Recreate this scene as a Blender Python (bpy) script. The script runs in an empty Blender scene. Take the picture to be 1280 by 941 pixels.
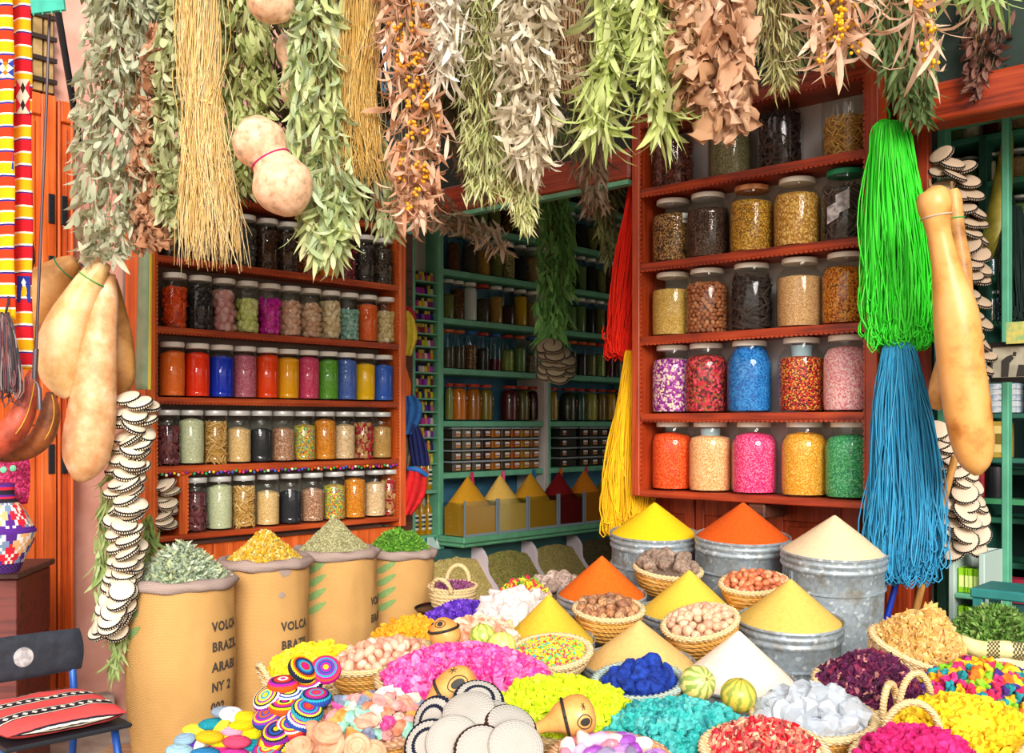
import bpy, math, random
from mathutils import Vector, Matrix, Euler, noise, Quaternion
rnd = random.Random(11)
SC = bpy.context.scene
COL = SC.collection
PI = math.pi
CZ = 1.15      # eye height of the photographer
FPX = 1280.0   # focal length in pixels of the 1280 x 941 frame
HOR = 530.0    # row of the horizon

def P(px, py, Y):
    return Vector(((px - 640) / FPX * Y, Y, CZ - (py - HOR) / FPX * Y))

# ------------------------------------------------------------------ mesh builder
class MB:
    def __init__(s):
        s.v = []; s.f = []; s.m = []
    def add(s, vs, fs, mi=0, M=None):
        b = len(s.v)
        if M is not None:
            vs = [M @ Vector(p) for p in vs]
        s.v.extend(tuple(p) for p in vs)
        s.f.extend(tuple(b + i for i in f) for f in fs)
        s.m.extend([mi] * len(fs))
    def box(s, lo, hi, mi=0, M=None, bev=0.0):
        x0, y0, z0 = lo; x1, y1, z1 = hi
        if bev <= 0:
            vs = [(x0,y0,z0),(x1,y0,z0),(x1,y1,z0),(x0,y1,z0),(x0,y0,z1),(x1,y0,z1),(x1,y1,z1),(x0,y1,z1)]
            fs = [(0,3,2,1),(4,5,6,7),(0,1,5,4),(1,2,6,5),(2,3,7,6),(3,0,4,7)]
            s.add(vs, fs, mi, M); return
        b = min(bev, (x1-x0)*.45, (y1-y0)*.45, (z1-z0)*.45)
        vs = []; idx = {}
        for ix, x in ((0, (x0, x0+b)), (1, (x1, x1-b))):
            for iy, y in ((0, (y0, y0+b)), (1, (y1, y1-b))):
                for iz, z in ((0, (z0, z0+b)), (1, (z1, z1-b))):
                    idx[ix,iy,iz,'x'] = len(vs); vs.append((x[0], y[1], z[1]))
                    idx[ix,iy,iz,'y'] = len(vs); vs.append((x[1], y[0], z[1]))
                    idx[ix,iy,iz,'z'] = len(vs); vs.append((x[1], y[1], z[0]))
        I = lambda a,b_,c,k: idx[a,b_,c,k]
        fs = []
        for t in (0, 1):
            q = [I(t,0,0,'x'), I(t,1,0,'x'), I(t,1,1,'x'), I(t,0,1,'x')]; fs.append(q if t else q[::-1])
            q = [I(0,t,0,'y'), I(1,t,0,'y'), I(1,t,1,'y'), I(0,t,1,'y')]; fs.append(q[::-1] if t else q)
            q = [I(0,0,t,'z'), I(1,0,t,'z'), I(1,1,t,'z'), I(0,1,t,'z')]; fs.append(q if t else q[::-1])
        for a in (0, 1):
            for c in (0, 1):
                fs.append([I(a,c,0,'x'), I(a,c,0,'y'), I(a,c,1,'y'), I(a,c,1,'x')])
                fs.append([I(a,0,c,'x'), I(a,0,c,'z'), I(a,1,c,'z'), I(a,1,c,'x')])
                fs.append([I(0,a,c,'y'), I(0,a,c,'z'), I(1,a,c,'z'), I(1,a,c,'y')])
                for d in (0, 1):
                    fs.append([I(a,c,d,'x'), I(a,c,d,'y'), I(a,c,d,'z')])
        s.add(vs, fs, mi, M)
    def lathe(s, prof, n=24, mi=0, M=None, c0=False, c1=False, rfun=None):
        vs = []; fs = []
        for k, (r, z) in enumerate(prof):
            for i in range(n):
                a = 2*PI*i/n
                rr = r if rfun is None else rfun(r, z, a)
                vs.append((rr*math.cos(a), rr*math.sin(a), z))
        for k in range(len(prof)-1):
            for i in range(n):
                j = (i+1) % n
                fs.append((k*n+i, k*n+j, (k+1)*n+j, (k+1)*n+i))
        if c0: fs.append(tuple(range(n))[::-1])
        if c1: fs.append(tuple((len(prof)-1)*n+i for i in range(n)))
        s.add(vs, fs, mi, M)
    def tube(s, pts, rad, n=6, mi=0, cap=True, M=None):
        pts = [Vector(p) for p in pts]
        if not hasattr(rad, '__len__'): rad = [rad]*len(pts)
        d0 = (pts[1]-pts[0]).normalized()
        a = Vector((0,0,1)) if abs(d0.z) < .9 else Vector((1,0,0))
        u = d0.cross(a).normalized()
        vs = []; fs = []
        for k, p in enumerate(pts):
            d = (pts[min(k+1, len(pts)-1)] - pts[max(k-1, 0)])
            if d.length < 1e-9: d = d0.copy()
            d.normalize()
            u = (u - d*u.dot(d))
            if u.length < 1e-6: u = d.orthogonal()
            u.normalize(); w = d.cross(u)
            for i in range(n):
                t = 2*PI*i/n
                vs.append(p + (u*math.cos(t) + w*math.sin(t))*rad[k])
        for k in range(len(pts)-1):
            for i in range(n):
                j = (i+1) % n
                fs.append((k*n+i, k*n+j, (k+1)*n+j, (k+1)*n+i))
        if cap and n > 2:
            fs.append(tuple(range(n))[::-1]); fs.append(tuple((len(pts)-1)*n+i for i in range(n)))
        s.add(vs, fs, mi, M)
    def leaf(s, p, d, L, W, curl=0.3, mi=0, seg=4, fold=.25, twist=0.0, grav=0.0, r=None):
        """a folded, curling leaf blade starting at p along d"""
        r = r or rnd
        d = d.normalized(); side = d.cross(Vector((r.uniform(-1,1), r.uniform(-1,1), r.uniform(-1,1))))
        if side.length < 1e-4: side = d.orthogonal()
        side.normalize(); nor = side.cross(d)
        vs = []; fs = []; q = Vector(p)
        st = L/seg
        for k in range(seg+1):
            t = k/seg
            w = W*(max(0.0, math.sin(PI*min(1, t*.93+.07)))**.8)*.5 if k < seg else W*.02
            if k == 0: w = W*.06
            vs += [q - side*w + nor*w*fold, q.copy(), q + side*w + nor*w*fold]
            d = (d + nor*curl*st/L*1.6 + Vector((0,0,-grav/seg))).normalized()
            nor = side.cross(d).normalized()
            if twist:
                Q = Quaternion(d, twist/seg); side = (Q @ side).normalized(); nor = side.cross(d).normalized()
            q = q + d*st
        for k in range(seg):
            a = 3*k
            fs += [(a, a+1, a+4, a+3), (a+1, a+2, a+5, a+4)]
        s.add(vs, fs, mi)
    def lump(s, c, rad, jag=.25, sub=1, mi=0, sq=(1,1,1), M=None, r=None, seed=None):
        r = r or rnd
        vs, fs = ICO[sub]
        off = Vector((r.uniform(-50,50), r.uniform(-50,50), r.uniform(-50,50)))
        Q = Euler((r.uniform(0,6.28), r.uniform(0,6.28), r.uniform(0,6.28))).to_matrix()
        c = Vector(c); out = []
        for p in vs:
            k = 1 + jag*noise.noise(p*1.4+off)*1.6
            q = Vector((p.x*sq[0], p.y*sq[1], p.z*sq[2]))*k*rad
            out.append(c + (Q @ q))
        s.add(out, fs, mi, M)
    def mesh(s, name, mats, smooth=True, ang=.7):
        me = bpy.data.meshes.new(name)
        me.from_pydata(s.v, [], s.f)
        for m in (mats if isinstance(mats, (list, tuple)) else [mats]):
            me.materials.append(m)
        if any(s.m): me.polygons.foreach_set('material_index', s.m)
        me.polygons.foreach_set('use_smooth', [bool(smooth)]*len(s.f))
        me.update()
        if smooth and ang: me.set_sharp_from_angle(angle=ang)
        return me
    def obj(s, name, mats, parent=None, smooth=True, ang=.7, M=None):
        return link(name, s.mesh(name, mats, smooth, ang), parent, M)

def _ico(sub):
    t = (1+5**.5)/2
    v = [Vector(p).normalized() for p in [(-1,t,0),(1,t,0),(-1,-t,0),(1,-t,0),(0,-1,t),(0,1,t),(0,-1,-t),(0,1,-t),(t,0,-1),(t,0,1),(-t,0,-1),(-t,0,1)]]
    f = [(0,11,5),(0,5,1),(0,1,7),(0,7,10),(0,10,11),(1,5,9),(5,11,4),(11,10,2),(10,7,6),(7,1,8),(3,9,4),(3,4,2),(3,2,6),(3,6,8),(3,8,9),(4,9,5),(2,4,11),(6,2,10),(8,6,7),(9,8,1)]
    for _ in range(sub):
        c = {}; nf = []
        def mid(a, b):
            k = (min(a,b), max(a,b))
            if k not in c:
                c[k] = len(v); v.append(((v[a]+v[b])/2).normalized())
            return c[k]
        for a, b, d in f:
            x, y, z = mid(a,b), mid(b,d), mid(d,a)
            nf += [(a,x,z),(b,y,x),(d,z,y),(x,y,z)]
        f = nf
    return v, f
ICO = {k: _ico(k) for k in (0, 1, 2, 3)}

def link(name, me, parent=None, M=None):
    o = bpy.data.objects.new(name, me); COL.objects.link(o)
    if parent is not None: o.parent = parent
    if M is not None: o.matrix_local = M
    return o
def empty(name, loc=(0,0,0), rz=0.0, M=None):
    o = bpy.data.objects.new(name, None); COL.objects.link(o)
    o.empty_display_size = .05
    if M is not None: o.matrix_world = M
    else:
        o.location = loc; o.rotation_euler = (0, 0, rz)
    return o
def tag(o, label, cat, group=None, kind=None):
    o['label'] = label; o['category'] = cat
    if group: o['group'] = group
    if kind: o['kind'] = kind
    return o
def struct(o):
    o['kind'] = 'structure'; return o
def TR(loc, rx=0, ry=0, rz=0, s=1.0):
    return Matrix.Translation(Vector(loc)) @ Euler((rx, ry, rz)).to_matrix().to_4x4() @ Matrix.Diagonal((s, s, s, 1))

class Frame:
    """an upright plane: x along it, y away from the street into the wall, z up"""
    def __init__(s, px, Y, u):
        s.o = Vector(((px-640)/FPX*Y, Y, 0)); s.u = Vector((u[0], u[1], 0)).normalized()
        s.y = Vector((-s.u.y, s.u.x, 0)); s.rz = math.atan2(s.u.y, s.u.x)
        s.M = Matrix.Translation(s.o) @ Matrix.Rotation(s.rz, 4, 'Z')
    def ux(s, px, back=0.0):
        k = (px-640)/FPX; q = s.o + s.y*back
        return (k*q.y - q.x)/(s.u.x - k*s.u.y)
    def depth(s, x, back=0.0): return (s.o + s.u*x + s.y*back).y
    def uz(s, px, py, back=0.0):
        x = s.ux(px, back); return x, CZ-(py-HOR)/FPX*s.depth(x, back)
    def pt(s, x, back, z): return s.o + s.u*x + s.y*back + Vector((0, 0, z))
FA = Frame(195, 4.0, (.687, .727))     # the shutter with the small jars
FB = Frame(800, 4.2, (.747, -.664))    # the cabinet with the large jars
FC = Frame(515, 5.8, (.68, .733))      # the wall of shelves inside
# ------------------------------------------------------------------ materials
def lin(c):
    if isinstance(c, str):
        c = c.lstrip('#'); c = [int(c[i:i+2], 16)/255 for i in (0, 2, 4)]
    return tuple((x/12.92 if x <= .04045 else ((x+.055)/1.055)**2.4) for x in c[:3]) + (1.0,)
_mc = {}
def newmat(name):
    m = bpy.data.materials.new(name); m.use_nodes = True
    nt = m.node_tree; b = nt.nodes['Principled BSDF']
    return m, nt, b
def N(nt, t, **kw):
    n = nt.nodes.new(t)
    for k, v in kw.items(): setattr(n, k, v)
    return n
def coords(nt, scale=(1,1,1), kind='Object'):
    tc = N(nt, 'ShaderNodeTexCoord'); mp = N(nt, 'ShaderNodeMapping')
    mp.inputs['Scale'].default_value = scale if hasattr(scale, '__len__') else (scale,)*3
    nt.links.new(tc.outputs[kind], mp.inputs['Vector'])
    return mp.outputs['Vector']
def ramp(nt, fac, cols, interp='CONSTANT', pos=None):
    r = N(nt, 'ShaderNodeValToRGB'); e = r.color_ramp; e.interpolation = interp
    n = len(cols)
    while len(e.elements) < n: e.elements.new(.5)
    for i, c in enumerate(cols):
        e.elements[i].position = pos[i] if pos else (i/n if interp == 'CONSTANT' else i/max(1, n-1))
    for i, c in enumerate(cols): e.elements[i].color = lin(c)
    nt.links.new(fac, r.inputs['Fac'])
    return r.outputs['Color']
def bump(nt, b, h, strength=.4, dist=.01):
    n = N(nt, 'ShaderNodeBump'); n.inputs['Strength'].default_value = strength; n.inputs['Distance'].default_value = dist
    nt.links.new(h, n.inputs['Height']); nt.links.new(n.outputs['Normal'], b.inputs['Normal'])
def memo(fn):
    def w(*a, **k):
        key = (fn.__name__, repr(a), repr(k))
        if key not in _mc: _mc[key] = fn(*a, **k)
        return _mc[key]
    return w
@memo
def m_plain(c, rough=.6, metal=0.0, c2=None, scale=30, bmp=0.0, spec=.4, name='paint'):
    m, nt, b = newmat(name)
    b.inputs['Roughness'].default_value = rough; b.inputs['Metallic'].default_value = metal
    b.inputs['Specular IOR Level'].default_value = spec
    b.inputs['Base Color'].default_value = lin(c)
    if c2 or bmp:
        t = N(nt, 'ShaderNodeTexNoise'); t.inputs['Scale'].default_value = scale; t.inputs['Detail'].default_value = 6
        nt.links.new(coords(nt), t.inputs['Vector'])
        if c2: nt.links.new(ramp(nt, t.outputs['Fac'], [c, c2], 'LINEAR', [.38, .62]), b.inputs['Base Color'])
        if bmp: bump(nt, b, t.outputs['Fac'], bmp, .01)
    return m
@memo
def m_wood(c, dark, along='z', scale=1.0, rough=.42, name='wood', c3=None):
    m, nt, b = newmat(name)
    s = {'z': (60,60,2.2), 'x': (2.2,60,60), 'y': (60,2.2,60)}[along]
    v = coords(nt, [q*scale for q in s])
    t = N(nt, 'ShaderNodeTexNoise'); t.inputs['Scale'].default_value = 1; t.inputs['Detail'].default_value = 5; t.inputs['Distortion'].default_value = .6
    nt.links.new(v, t.inputs['Vector'])
    t2 = N(nt, 'ShaderNodeTexNoise'); t2.inputs['Scale'].default_value = 6; t2.inputs['Detail'].default_value = 4
    nt.links.new(coords(nt), t2.inputs['Vector'])
    a = N(nt, 'ShaderNodeMath', operation='ADD'); nt.links.new(t.outputs['Fac'], a.inputs[0])
    mm = N(nt, 'ShaderNodeMath', operation='MULTIPLY'); mm.inputs[1].default_value = .55; nt.links.new(t2.outputs['Fac'], mm.inputs[0]); nt.links.new(mm.outputs[0], a.inputs[1])
    cols = [dark, c, c3 or c]
    nt.links.new(ramp(nt, a.outputs[0], cols, 'LINEAR', [.52, .78, .98]), b.inputs['Base Color'])
    b.inputs['Roughness'].default_value = rough
    bump(nt, b, t.outputs['Fac'], .15, .004)
    return m
@memo
def m_grain(cols, scale=200, bmp=.6, rough=.75, stretch=(1,1,1), spec=.3, interp='CONSTANT', name='grain', rand=1.0):
    m, nt, b = newmat(name)
    vo = N(nt, 'ShaderNodeTexVoronoi'); vo.inputs['Scale'].default_value = 1; vo.inputs['Randomness'].default_value = rand
    nt.links.new(coords(nt, [scale*q for q in stretch]), vo.inputs['Vector'])
    sp = N(nt, 'ShaderNodeSeparateColor'); nt.links.new(vo.outputs['Color'], sp.inputs[0])
    nt.links.new(ramp(nt, sp.outputs[0], list(cols), interp), b.inputs['Base Color'])
    inv = N(nt, 'ShaderNodeMath', operation='SUBTRACT'); inv.inputs[0].default_value = 1; nt.links.new(vo.outputs['Distance'], inv.inputs[1])
    bump(nt, b, inv.outputs[0], bmp, .9/scale)
    b.inputs['Roughness'].default_value = rough; b.inputs['Specular IOR Level'].default_value = spec
    return m
@memo
def m_powder(c, c2=None, scale=90, rough=.9, name='powder'):
    m, nt, b = newmat(name)
    t = N(nt, 'ShaderNodeTexNoise'); t.inputs['Scale'].default_value = scale; t.inputs['Detail'].default_value = 8; t.inputs['Roughness'].default_value = .75
    nt.links.new(coords(nt), t.inputs['Vector'])
    nt.links.new(ramp(nt, t.outputs['Fac'], [c2 or c, c], 'LINEAR', [.3, .62]), b.inputs['Base Color'])
    bump(nt, b, t.outputs['Fac'], .35, .008)
    b.inputs['Roughness'].default_value = rough; b.inputs['Specular IOR Level'].default_value = .15
    return m
@memo
def m_island(cols, rough=.6, trans=0.0, interp='LINEAR', spec=.3, pos=None, coat=0.0, nz=0.0, name='leaf_tissue'):
    """colour drawn per separate leaf, strand or grain"""
    m, nt, b = newmat(name)
    g = N(nt, 'ShaderNodeNewGeometry')
    fac = g.outputs['Random Per Island']
    if nz:
        t = N(nt, 'ShaderNodeTexNoise'); t.inputs['Scale'].default_value = nz; t.inputs['Detail'].default_value = 4
        nt.links.new(coords(nt), t.inputs['Vector'])
        ma = N(nt, 'ShaderNodeMath', operation='MULTIPLY_ADD'); ma.inputs[1].default_value = .7; nt.links.new(t.outputs['Fac'], ma.inputs[0])
        sb = N(nt, 'ShaderNodeMath', operation='SUBTRACT'); sb.inputs[1].default_value = .35; nt.links.new(fac, sb.inputs[0]); nt.links.new(sb.outputs[0], ma.inputs[2])
        fac = ma.outputs[0]
    col = ramp(nt, fac, list(cols), interp, pos)
    nt.links.new(col, b.inputs['Base Color'])
    b.inputs['Roughness'].default_value = rough; b.inputs['Specular IOR Level'].default_value = spec
    if coat: b.inputs['Coat Weight'].default_value = coat
    if trans:
        tr = N(nt, 'ShaderNodeBsdfTranslucent'); nt.links.new(col, tr.inputs['Color'])
        mx = N(nt, 'ShaderNodeMixShader'); mx.inputs[0].default_value = trans
        out = nt.nodes['Material Output']
        nt.links.new(b.outputs[0], mx.inputs[1]); nt.links.new(tr.outputs[0], mx.inputs[2]); nt.links.new(mx.outputs[0], out.inputs['Surface'])
    return m
@memo
def m_obj(cols, rough=.6, interp='LINEAR', nz=0, c_spot=None, bmp=0.0, spec=.4, name='shell', sss=0.0):
    """colour drawn per object"""
    m, nt, b = newmat(name)
    oi = N(nt, 'ShaderNodeObjectInfo')
    col = ramp(nt, oi.outputs['Random'], list(cols), interp)
    b.inputs['Roughness'].default_value = rough; b.inputs['Specular IOR Level'].default_value = spec
    if nz:
        t = N(nt, 'ShaderNodeTexNoise'); t.inputs['Scale'].default_value = nz; t.inputs['Detail'].default_value = 5
        nt.links.new(coords(nt), t.inputs['Vector'])
        if c_spot:
            mx = N(nt, 'ShaderNodeMix', data_type='RGBA')
            mr = N(nt, 'ShaderNodeMapRange'); mr.inputs[1].default_value = .45; mr.inputs[2].default_value = .65; nt.links.new(t.outputs['Fac'], mr.inputs[0])
            nt.links.new(mr.outputs[0], mx.inputs[0]); nt.links.new(col, mx.inputs[6]); mx.inputs[7].default_value = lin(c_spot); col = mx.outputs[2]
        if bmp: bump(nt, b, t.outputs['Fac'], bmp, .004)
    nt.links.new(col, b.inputs['Base Color'])
    return m
@memo
def m_glass(tint='#f4faf8', base=.02, gain=1.0, name='clear_glass'):
    m, nt, b = newmat(name)
    nt.nodes.remove(b)
    tr = N(nt, 'ShaderNodeBsdfTransparent'); tr.inputs[0].default_value = lin(tint)
    gl = N(nt, 'ShaderNodeBsdfGlossy'); gl.inputs['Roughness'].default_value = .06
    ge = N(nt, 'ShaderNodeNewGeometry'); dt = N(nt, 'ShaderNodeVectorMath', operation='DOT_PRODUCT')
    nt.links.new(ge.outputs['Normal'], dt.inputs[0]); nt.links.new(ge.outputs['Incoming'], dt.inputs[1])
    ab = N(nt, 'ShaderNodeMath', operation='ABSOLUTE'); nt.links.new(dt.outputs['Value'], ab.inputs[0])
    iv = N(nt, 'ShaderNodeMath', operation='SUBTRACT', use_clamp=True); iv.inputs[0].default_value = 1; nt.links.new(ab.outputs[0], iv.inputs[1])
    pw = N(nt, 'ShaderNodeMath', operation='POWER'); pw.inputs[1].default_value = 4; nt.links.new(iv.outputs[0], pw.inputs[0])
    ma = N(nt, 'ShaderNodeMath', operation='MULTIPLY_ADD', use_clamp=True); ma.inputs[1].default_value = .6*gain; ma.inputs[2].default_value = base+.015
    nt.links.new(pw.outputs[0], ma.inputs[0])
    mx = N(nt, 'ShaderNodeMixShader')
    nt.links.new(ma.outputs[0], mx.inputs[0]); nt.links.new(tr.outputs[0], mx.inputs[1]); nt.links.new(gl.outputs[0], mx.inputs[2])
    nt.links.new(mx.outputs[0], nt.nodes['Material Output'].inputs['Surface'])
    return m
@memo
def m_galv(name='galvanised_steel'):
    m, nt, b = newmat(name)
    vo = N(nt, 'ShaderNodeTexVoronoi'); vo.inputs['Scale'].default_value = 90
    nt.links.new(coords(nt, (1,1,1)), vo.inputs['Vector'])
    sp = N(nt, 'ShaderNodeSeparateColor'); nt.links.new(vo.outputs['Color'], sp.inputs[0])
    t = N(nt, 'ShaderNodeTexNoise'); t.inputs['Scale'].default_value = 14; t.inputs['Detail'].default_value = 7
    nt.links.new(coords(nt), t.inputs['Vector'])
    c1 = ramp(nt, sp.outputs[0], ['#a3abb0', '#b4bcc2', '#abb3b8', '#d8dde0'], 'CONSTANT', [0, .35, .7, .93])
    c2 = ramp(nt, t.outputs['Fac'], ['#b8a488', '#dfe6ea'], 'LINEAR', [.34, .46])
    mx = N(nt, 'ShaderNodeMix', data_type='RGBA', blend_type='MULTIPLY'); mx.inputs[0].default_value = .7
    nt.links.new(c1, mx.inputs[6]); nt.links.new(c2, mx.inputs[7]); nt.links.new(mx.outputs[2], b.inputs['Base Color'])
    b.inputs['Metallic'].default_value = .35; b.inputs['Roughness'].default_value = .45
    bump(nt, b, t.outputs['Fac'], .12, .01)
    return m
@memo
def m_weave(c, dark, freq=420, rough=.85, c_stain=None, name='burlap', bmp=.5, kind='Object'):
    m, nt, b = newmat(name)
    v = coords(nt, kind=kind)
    w1 = N(nt, 'ShaderNodeTexWave', wave_type='BANDS', bands_direction='Z'); w1.inputs['Scale'].default_value = freq/6.28; w1.inputs['Distortion'].default_value = 1.2
    w2 = N(nt, 'ShaderNodeTexWave', wave_type='BANDS', bands_direction='DIAGONAL'); w2.inputs['Scale'].default_value = freq/6.28; w2.inputs['Distortion'].default_value = 1.5
    t = N(nt, 'ShaderNodeTexNoise'); t.inputs['Scale'].default_value = 9; t.inputs['Detail'].default_value = 6
    for q in (w1, w2, t): nt.links.new(v, q.inputs['Vector'])
    mu = N(nt, 'ShaderNodeMath', operation='MULTIPLY'); nt.links.new(w1.outputs['Fac'], mu.inputs[0]); nt.links.new(w2.outputs['Fac'], mu.inputs[1])
    c1 = ramp(nt, mu.outputs[0], [dark, c], 'LINEAR', [0, .5])
    if c_stain:
        mx = N(nt, 'ShaderNodeMix', data_type='RGBA')
        mr = N(nt, 'ShaderNodeMapRange'); mr.inputs[1].default_value = .5; mr.inputs[2].default_value = .7; mr.inputs[4].default_value = .55; nt.links.new(t.outputs['Fac'], mr.inputs[0])
        nt.links.new(mr.outputs[0], mx.inputs[0]); nt.links.new(c1, mx.inputs[6]); mx.inputs[7].default_value = lin(c_stain); c1 = mx.outputs[2]
    nt.links.new(c1, b.inputs['Base Color'])
    bump(nt, b, mu.outputs[0], bmp, .003)
    b.inputs['Roughness'].default_value = rough; b.inputs['Specular IOR Level'].default_value = .15
    return m
@memo
def m_rings(cols, pos, knit=True, rough=.9, rscale=1.0, name='crochet_cotton'):
    """concentric colours round the object's own z axis; pos in metres of radius"""
    m, nt, b = newmat(name)
    tc = N(nt, 'ShaderNodeTexCoord'); sp = N(nt, 'ShaderNodeSeparateXYZ'); nt.links.new(tc.outputs['Object'], sp.inputs[0])
    cx = N(nt, 'ShaderNodeCombineXYZ'); nt.links.new(sp.outputs[0], cx.inputs[0]); nt.links.new(sp.outputs[1], cx.inputs[1])
    ln = N(nt, 'ShaderNodeVectorMath', operation='LENGTH'); nt.links.new(cx.outputs[0], ln.inputs[0])
    dv = N(nt, 'ShaderNodeMath', operation='DIVIDE'); dv.inputs[1].default_value = rscale; nt.links.new(ln.outputs['Value'], dv.inputs[0])
    at = N(nt, 'ShaderNodeMath', operation='ARCTAN2'); nt.links.new(sp.outputs[1], at.inputs[0]); nt.links.new(sp.outputs[0], at.inputs[1])
    ml = N(nt, 'ShaderNodeMath', operation='MULTIPLY'); ml.inputs[1].default_value = 34; nt.links.new(at.outputs[0], ml.inputs[0])
    sn = N(nt, 'ShaderNodeMath', operation='SINE'); nt.links.new(ml.outputs[0], sn.inputs[0])
    wob = N(nt, 'ShaderNodeMath', operation='MULTIPLY_ADD'); wob.inputs[1].default_value = .018; nt.links.new(sn.outputs[0], wob.inputs[0]); nt.links.new(dv.outputs[0], wob.inputs[2])
    nt.links.new(ramp(nt, wob.outputs[0], list(cols), 'CONSTANT', list(pos)), b.inputs['Base Color'])
    if knit:
        m2 = N(nt, 'ShaderNodeMath', operation='MULTIPLY'); m2.inputs[1].default_value = 75; nt.links.new(dv.outputs[0], m2.inputs[0])
        s2 = N(nt, 'ShaderNodeMath', operation='SINE'); nt.links.new(m2.outputs[0], s2.inputs[0])
        ad = N(nt, 'ShaderNodeMath', operation='ADD'); nt.links.new(s2.outputs[0], ad.inputs[0]); nt.links.new(sn.outputs[0], ad.inputs[1])
        bump(nt, b, ad.outputs[0], .35, .002)
    b.inputs['Roughness'].default_value = rough; b.inputs['Specular IOR Level'].default_value = .1
    return m
@memo
def m_bands(cols, pos, axis='Z', period=None, rough=.9, wob=0.0, bmp=.4, name='striped_cloth', freq=500):
    """woven stripes along one axis of the object; pos 0..1 over one period in metres"""
    m, nt, b = newmat(name)
    tc = N(nt, 'ShaderNodeTexCoord'); sp = N(nt, 'ShaderNodeSeparateXYZ'); nt.links.new(tc.outputs['Object'], sp.inputs[0])
    dv = N(nt, 'ShaderNodeMath', operation='DIVIDE'); dv.inputs[1].default_value = period or 1.0; nt.links.new(sp.outputs['XYZ'.index(axis)], dv.inputs[0])
    src = dv.outputs[0]
    if wob:
        t = N(nt, 'ShaderNodeTexNoise'); t.inputs['Scale'].default_value = 60; nt.links.new(tc.outputs['Object'], t.inputs['Vector'])
        ma = N(nt, 'ShaderNodeMath', operation='MULTIPLY_ADD'); ma.inputs[1].default_value = wob; nt.links.new(t.outputs['Fac'], ma.inputs[0]); nt.links.new(src, ma.inputs[2]); src = ma.outputs[0]
    fr = N(nt, 'ShaderNodeMath', operation='FRACT'); nt.links.new(src, fr.inputs[0])
    nt.links.new(ramp(nt, fr.outputs[0], list(cols), 'CONSTANT', list(pos)), b.inputs['Base Color'])
    if bmp:
        w = N(nt, 'ShaderNodeTexWave'); w.bands_direction = axis; w.inputs['Scale'].default_value = freq/6.28; w.inputs['Distortion'].default_value = 1
        nt.links.new(tc.outputs['Object'], w.inputs['Vector']); bump(nt, b, w.outputs['Fac'], bmp, .002)
    b.inputs['Roughness'].default_value = rough; b.inputs['Specular IOR Level'].default_value = .15
    return m
@memo
def m_gourd(c, c2, c3, scale=9, rough=.35, name='gourd_skin', bmp=.1, pos=(.35, .55, .72)):
    m, nt, b = newmat(name)
    t = N(nt, 'ShaderNodeTexNoise'); t.inputs['Scale'].default_value = scale; t.inputs['Detail'].default_value = 9; t.inputs['Roughness'].default_value = .62
    nt.links.new(coords(nt), t.inputs['Vector'])
    nt.links.new(ramp(nt, t.outputs['Fac'], [c3, c, c2], 'LINEAR', list(pos)), b.inputs['Base Color'])
    b.inputs['Roughness'].default_value = rough; b.inputs['Specular IOR Level'].default_value = .35
    bump(nt, b, t.outputs['Fac'], bmp, .01)
    return m
W_ORANGE = m_wood('#d25c20', '#a84414', 'z', name='orange_varnished_wood', c3='#de7030')
W_ORANGE_X = m_wood('#ac4218', '#842e10', 'x', name='orange_varnished_board', c3='#c05624')
W_RED = m_wood('#a83c18', '#7a240e', 'z', name='red_brown_varnished_wood', c3='#ba4a20')
W_RED_X = m_wood('#983214', '#501408', 'x', name='red_brown_varnished_board', c3='#b0441c')
W_DARK = m_wood('#5a3020', '#2c150e', 'x', name='old_dark_wood', rough=.6)
GREEN = m_plain('#72bd98', .5, c2='#64ae8a', scale=12, name='green_paint')
GLASS = m_glass()
LIDW = m_plain('#e9e6dc', .4, name='white_metal_lid')
STRAW = m_weave('#ecc888', '#c09048', 260, .8, '#dcb068', name='palm_straw', bmp=.8)
# ------------------------------------------------------------------ the setting
def slab(name, fr, x0, x1, y0, y1, z0, z1, mat, bev=0.0):
    b = MB(); b.box((x0, y0, z0), (x1, y1, z1), 0, None, bev)
    return struct(b.obj(name, mat, None, smooth=False, M=fr.M))
b = MB(); b.box((-6, -3, -.1), (7, 12, 0)); struct(b.obj('floor', m_plain('#b5a89a', .8, c2='#958779', scale=8, bmp=.3, name='street_paving'), smooth=False))
PINK = m_plain('#dea998', .85, c2='#d09684', scale=7, bmp=.5, name='pink_plaster')
slab('wall_left', FA, -4.2, 1.27, .17, .32, 0, 3.6, PINK)
slab('trim_1', FA, -1.7, -.12, .10, .1695, 0, .10, m_plain('#b9a79a', .85, c2='#8f8378', scale=14, bmp=.5, name='worn_plinth'))
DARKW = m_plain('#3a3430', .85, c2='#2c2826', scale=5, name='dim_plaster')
# the shop inside: its left wall carries the shelves
slab('wall_interior', FC, -.9, 4.2, .24, .36, 0, 3.2, m_plain('#4a86a8', .7, c2='#3c7090', scale=4, name='blue_wall_paint'))
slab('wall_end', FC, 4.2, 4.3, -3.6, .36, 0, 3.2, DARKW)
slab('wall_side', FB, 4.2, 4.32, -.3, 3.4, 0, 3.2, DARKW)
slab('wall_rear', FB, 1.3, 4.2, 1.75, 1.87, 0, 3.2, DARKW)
slab('ceiling', FB, -2.3, 4.32, .05, 4.6, 2.72, 2.84, DARKW)
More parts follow.
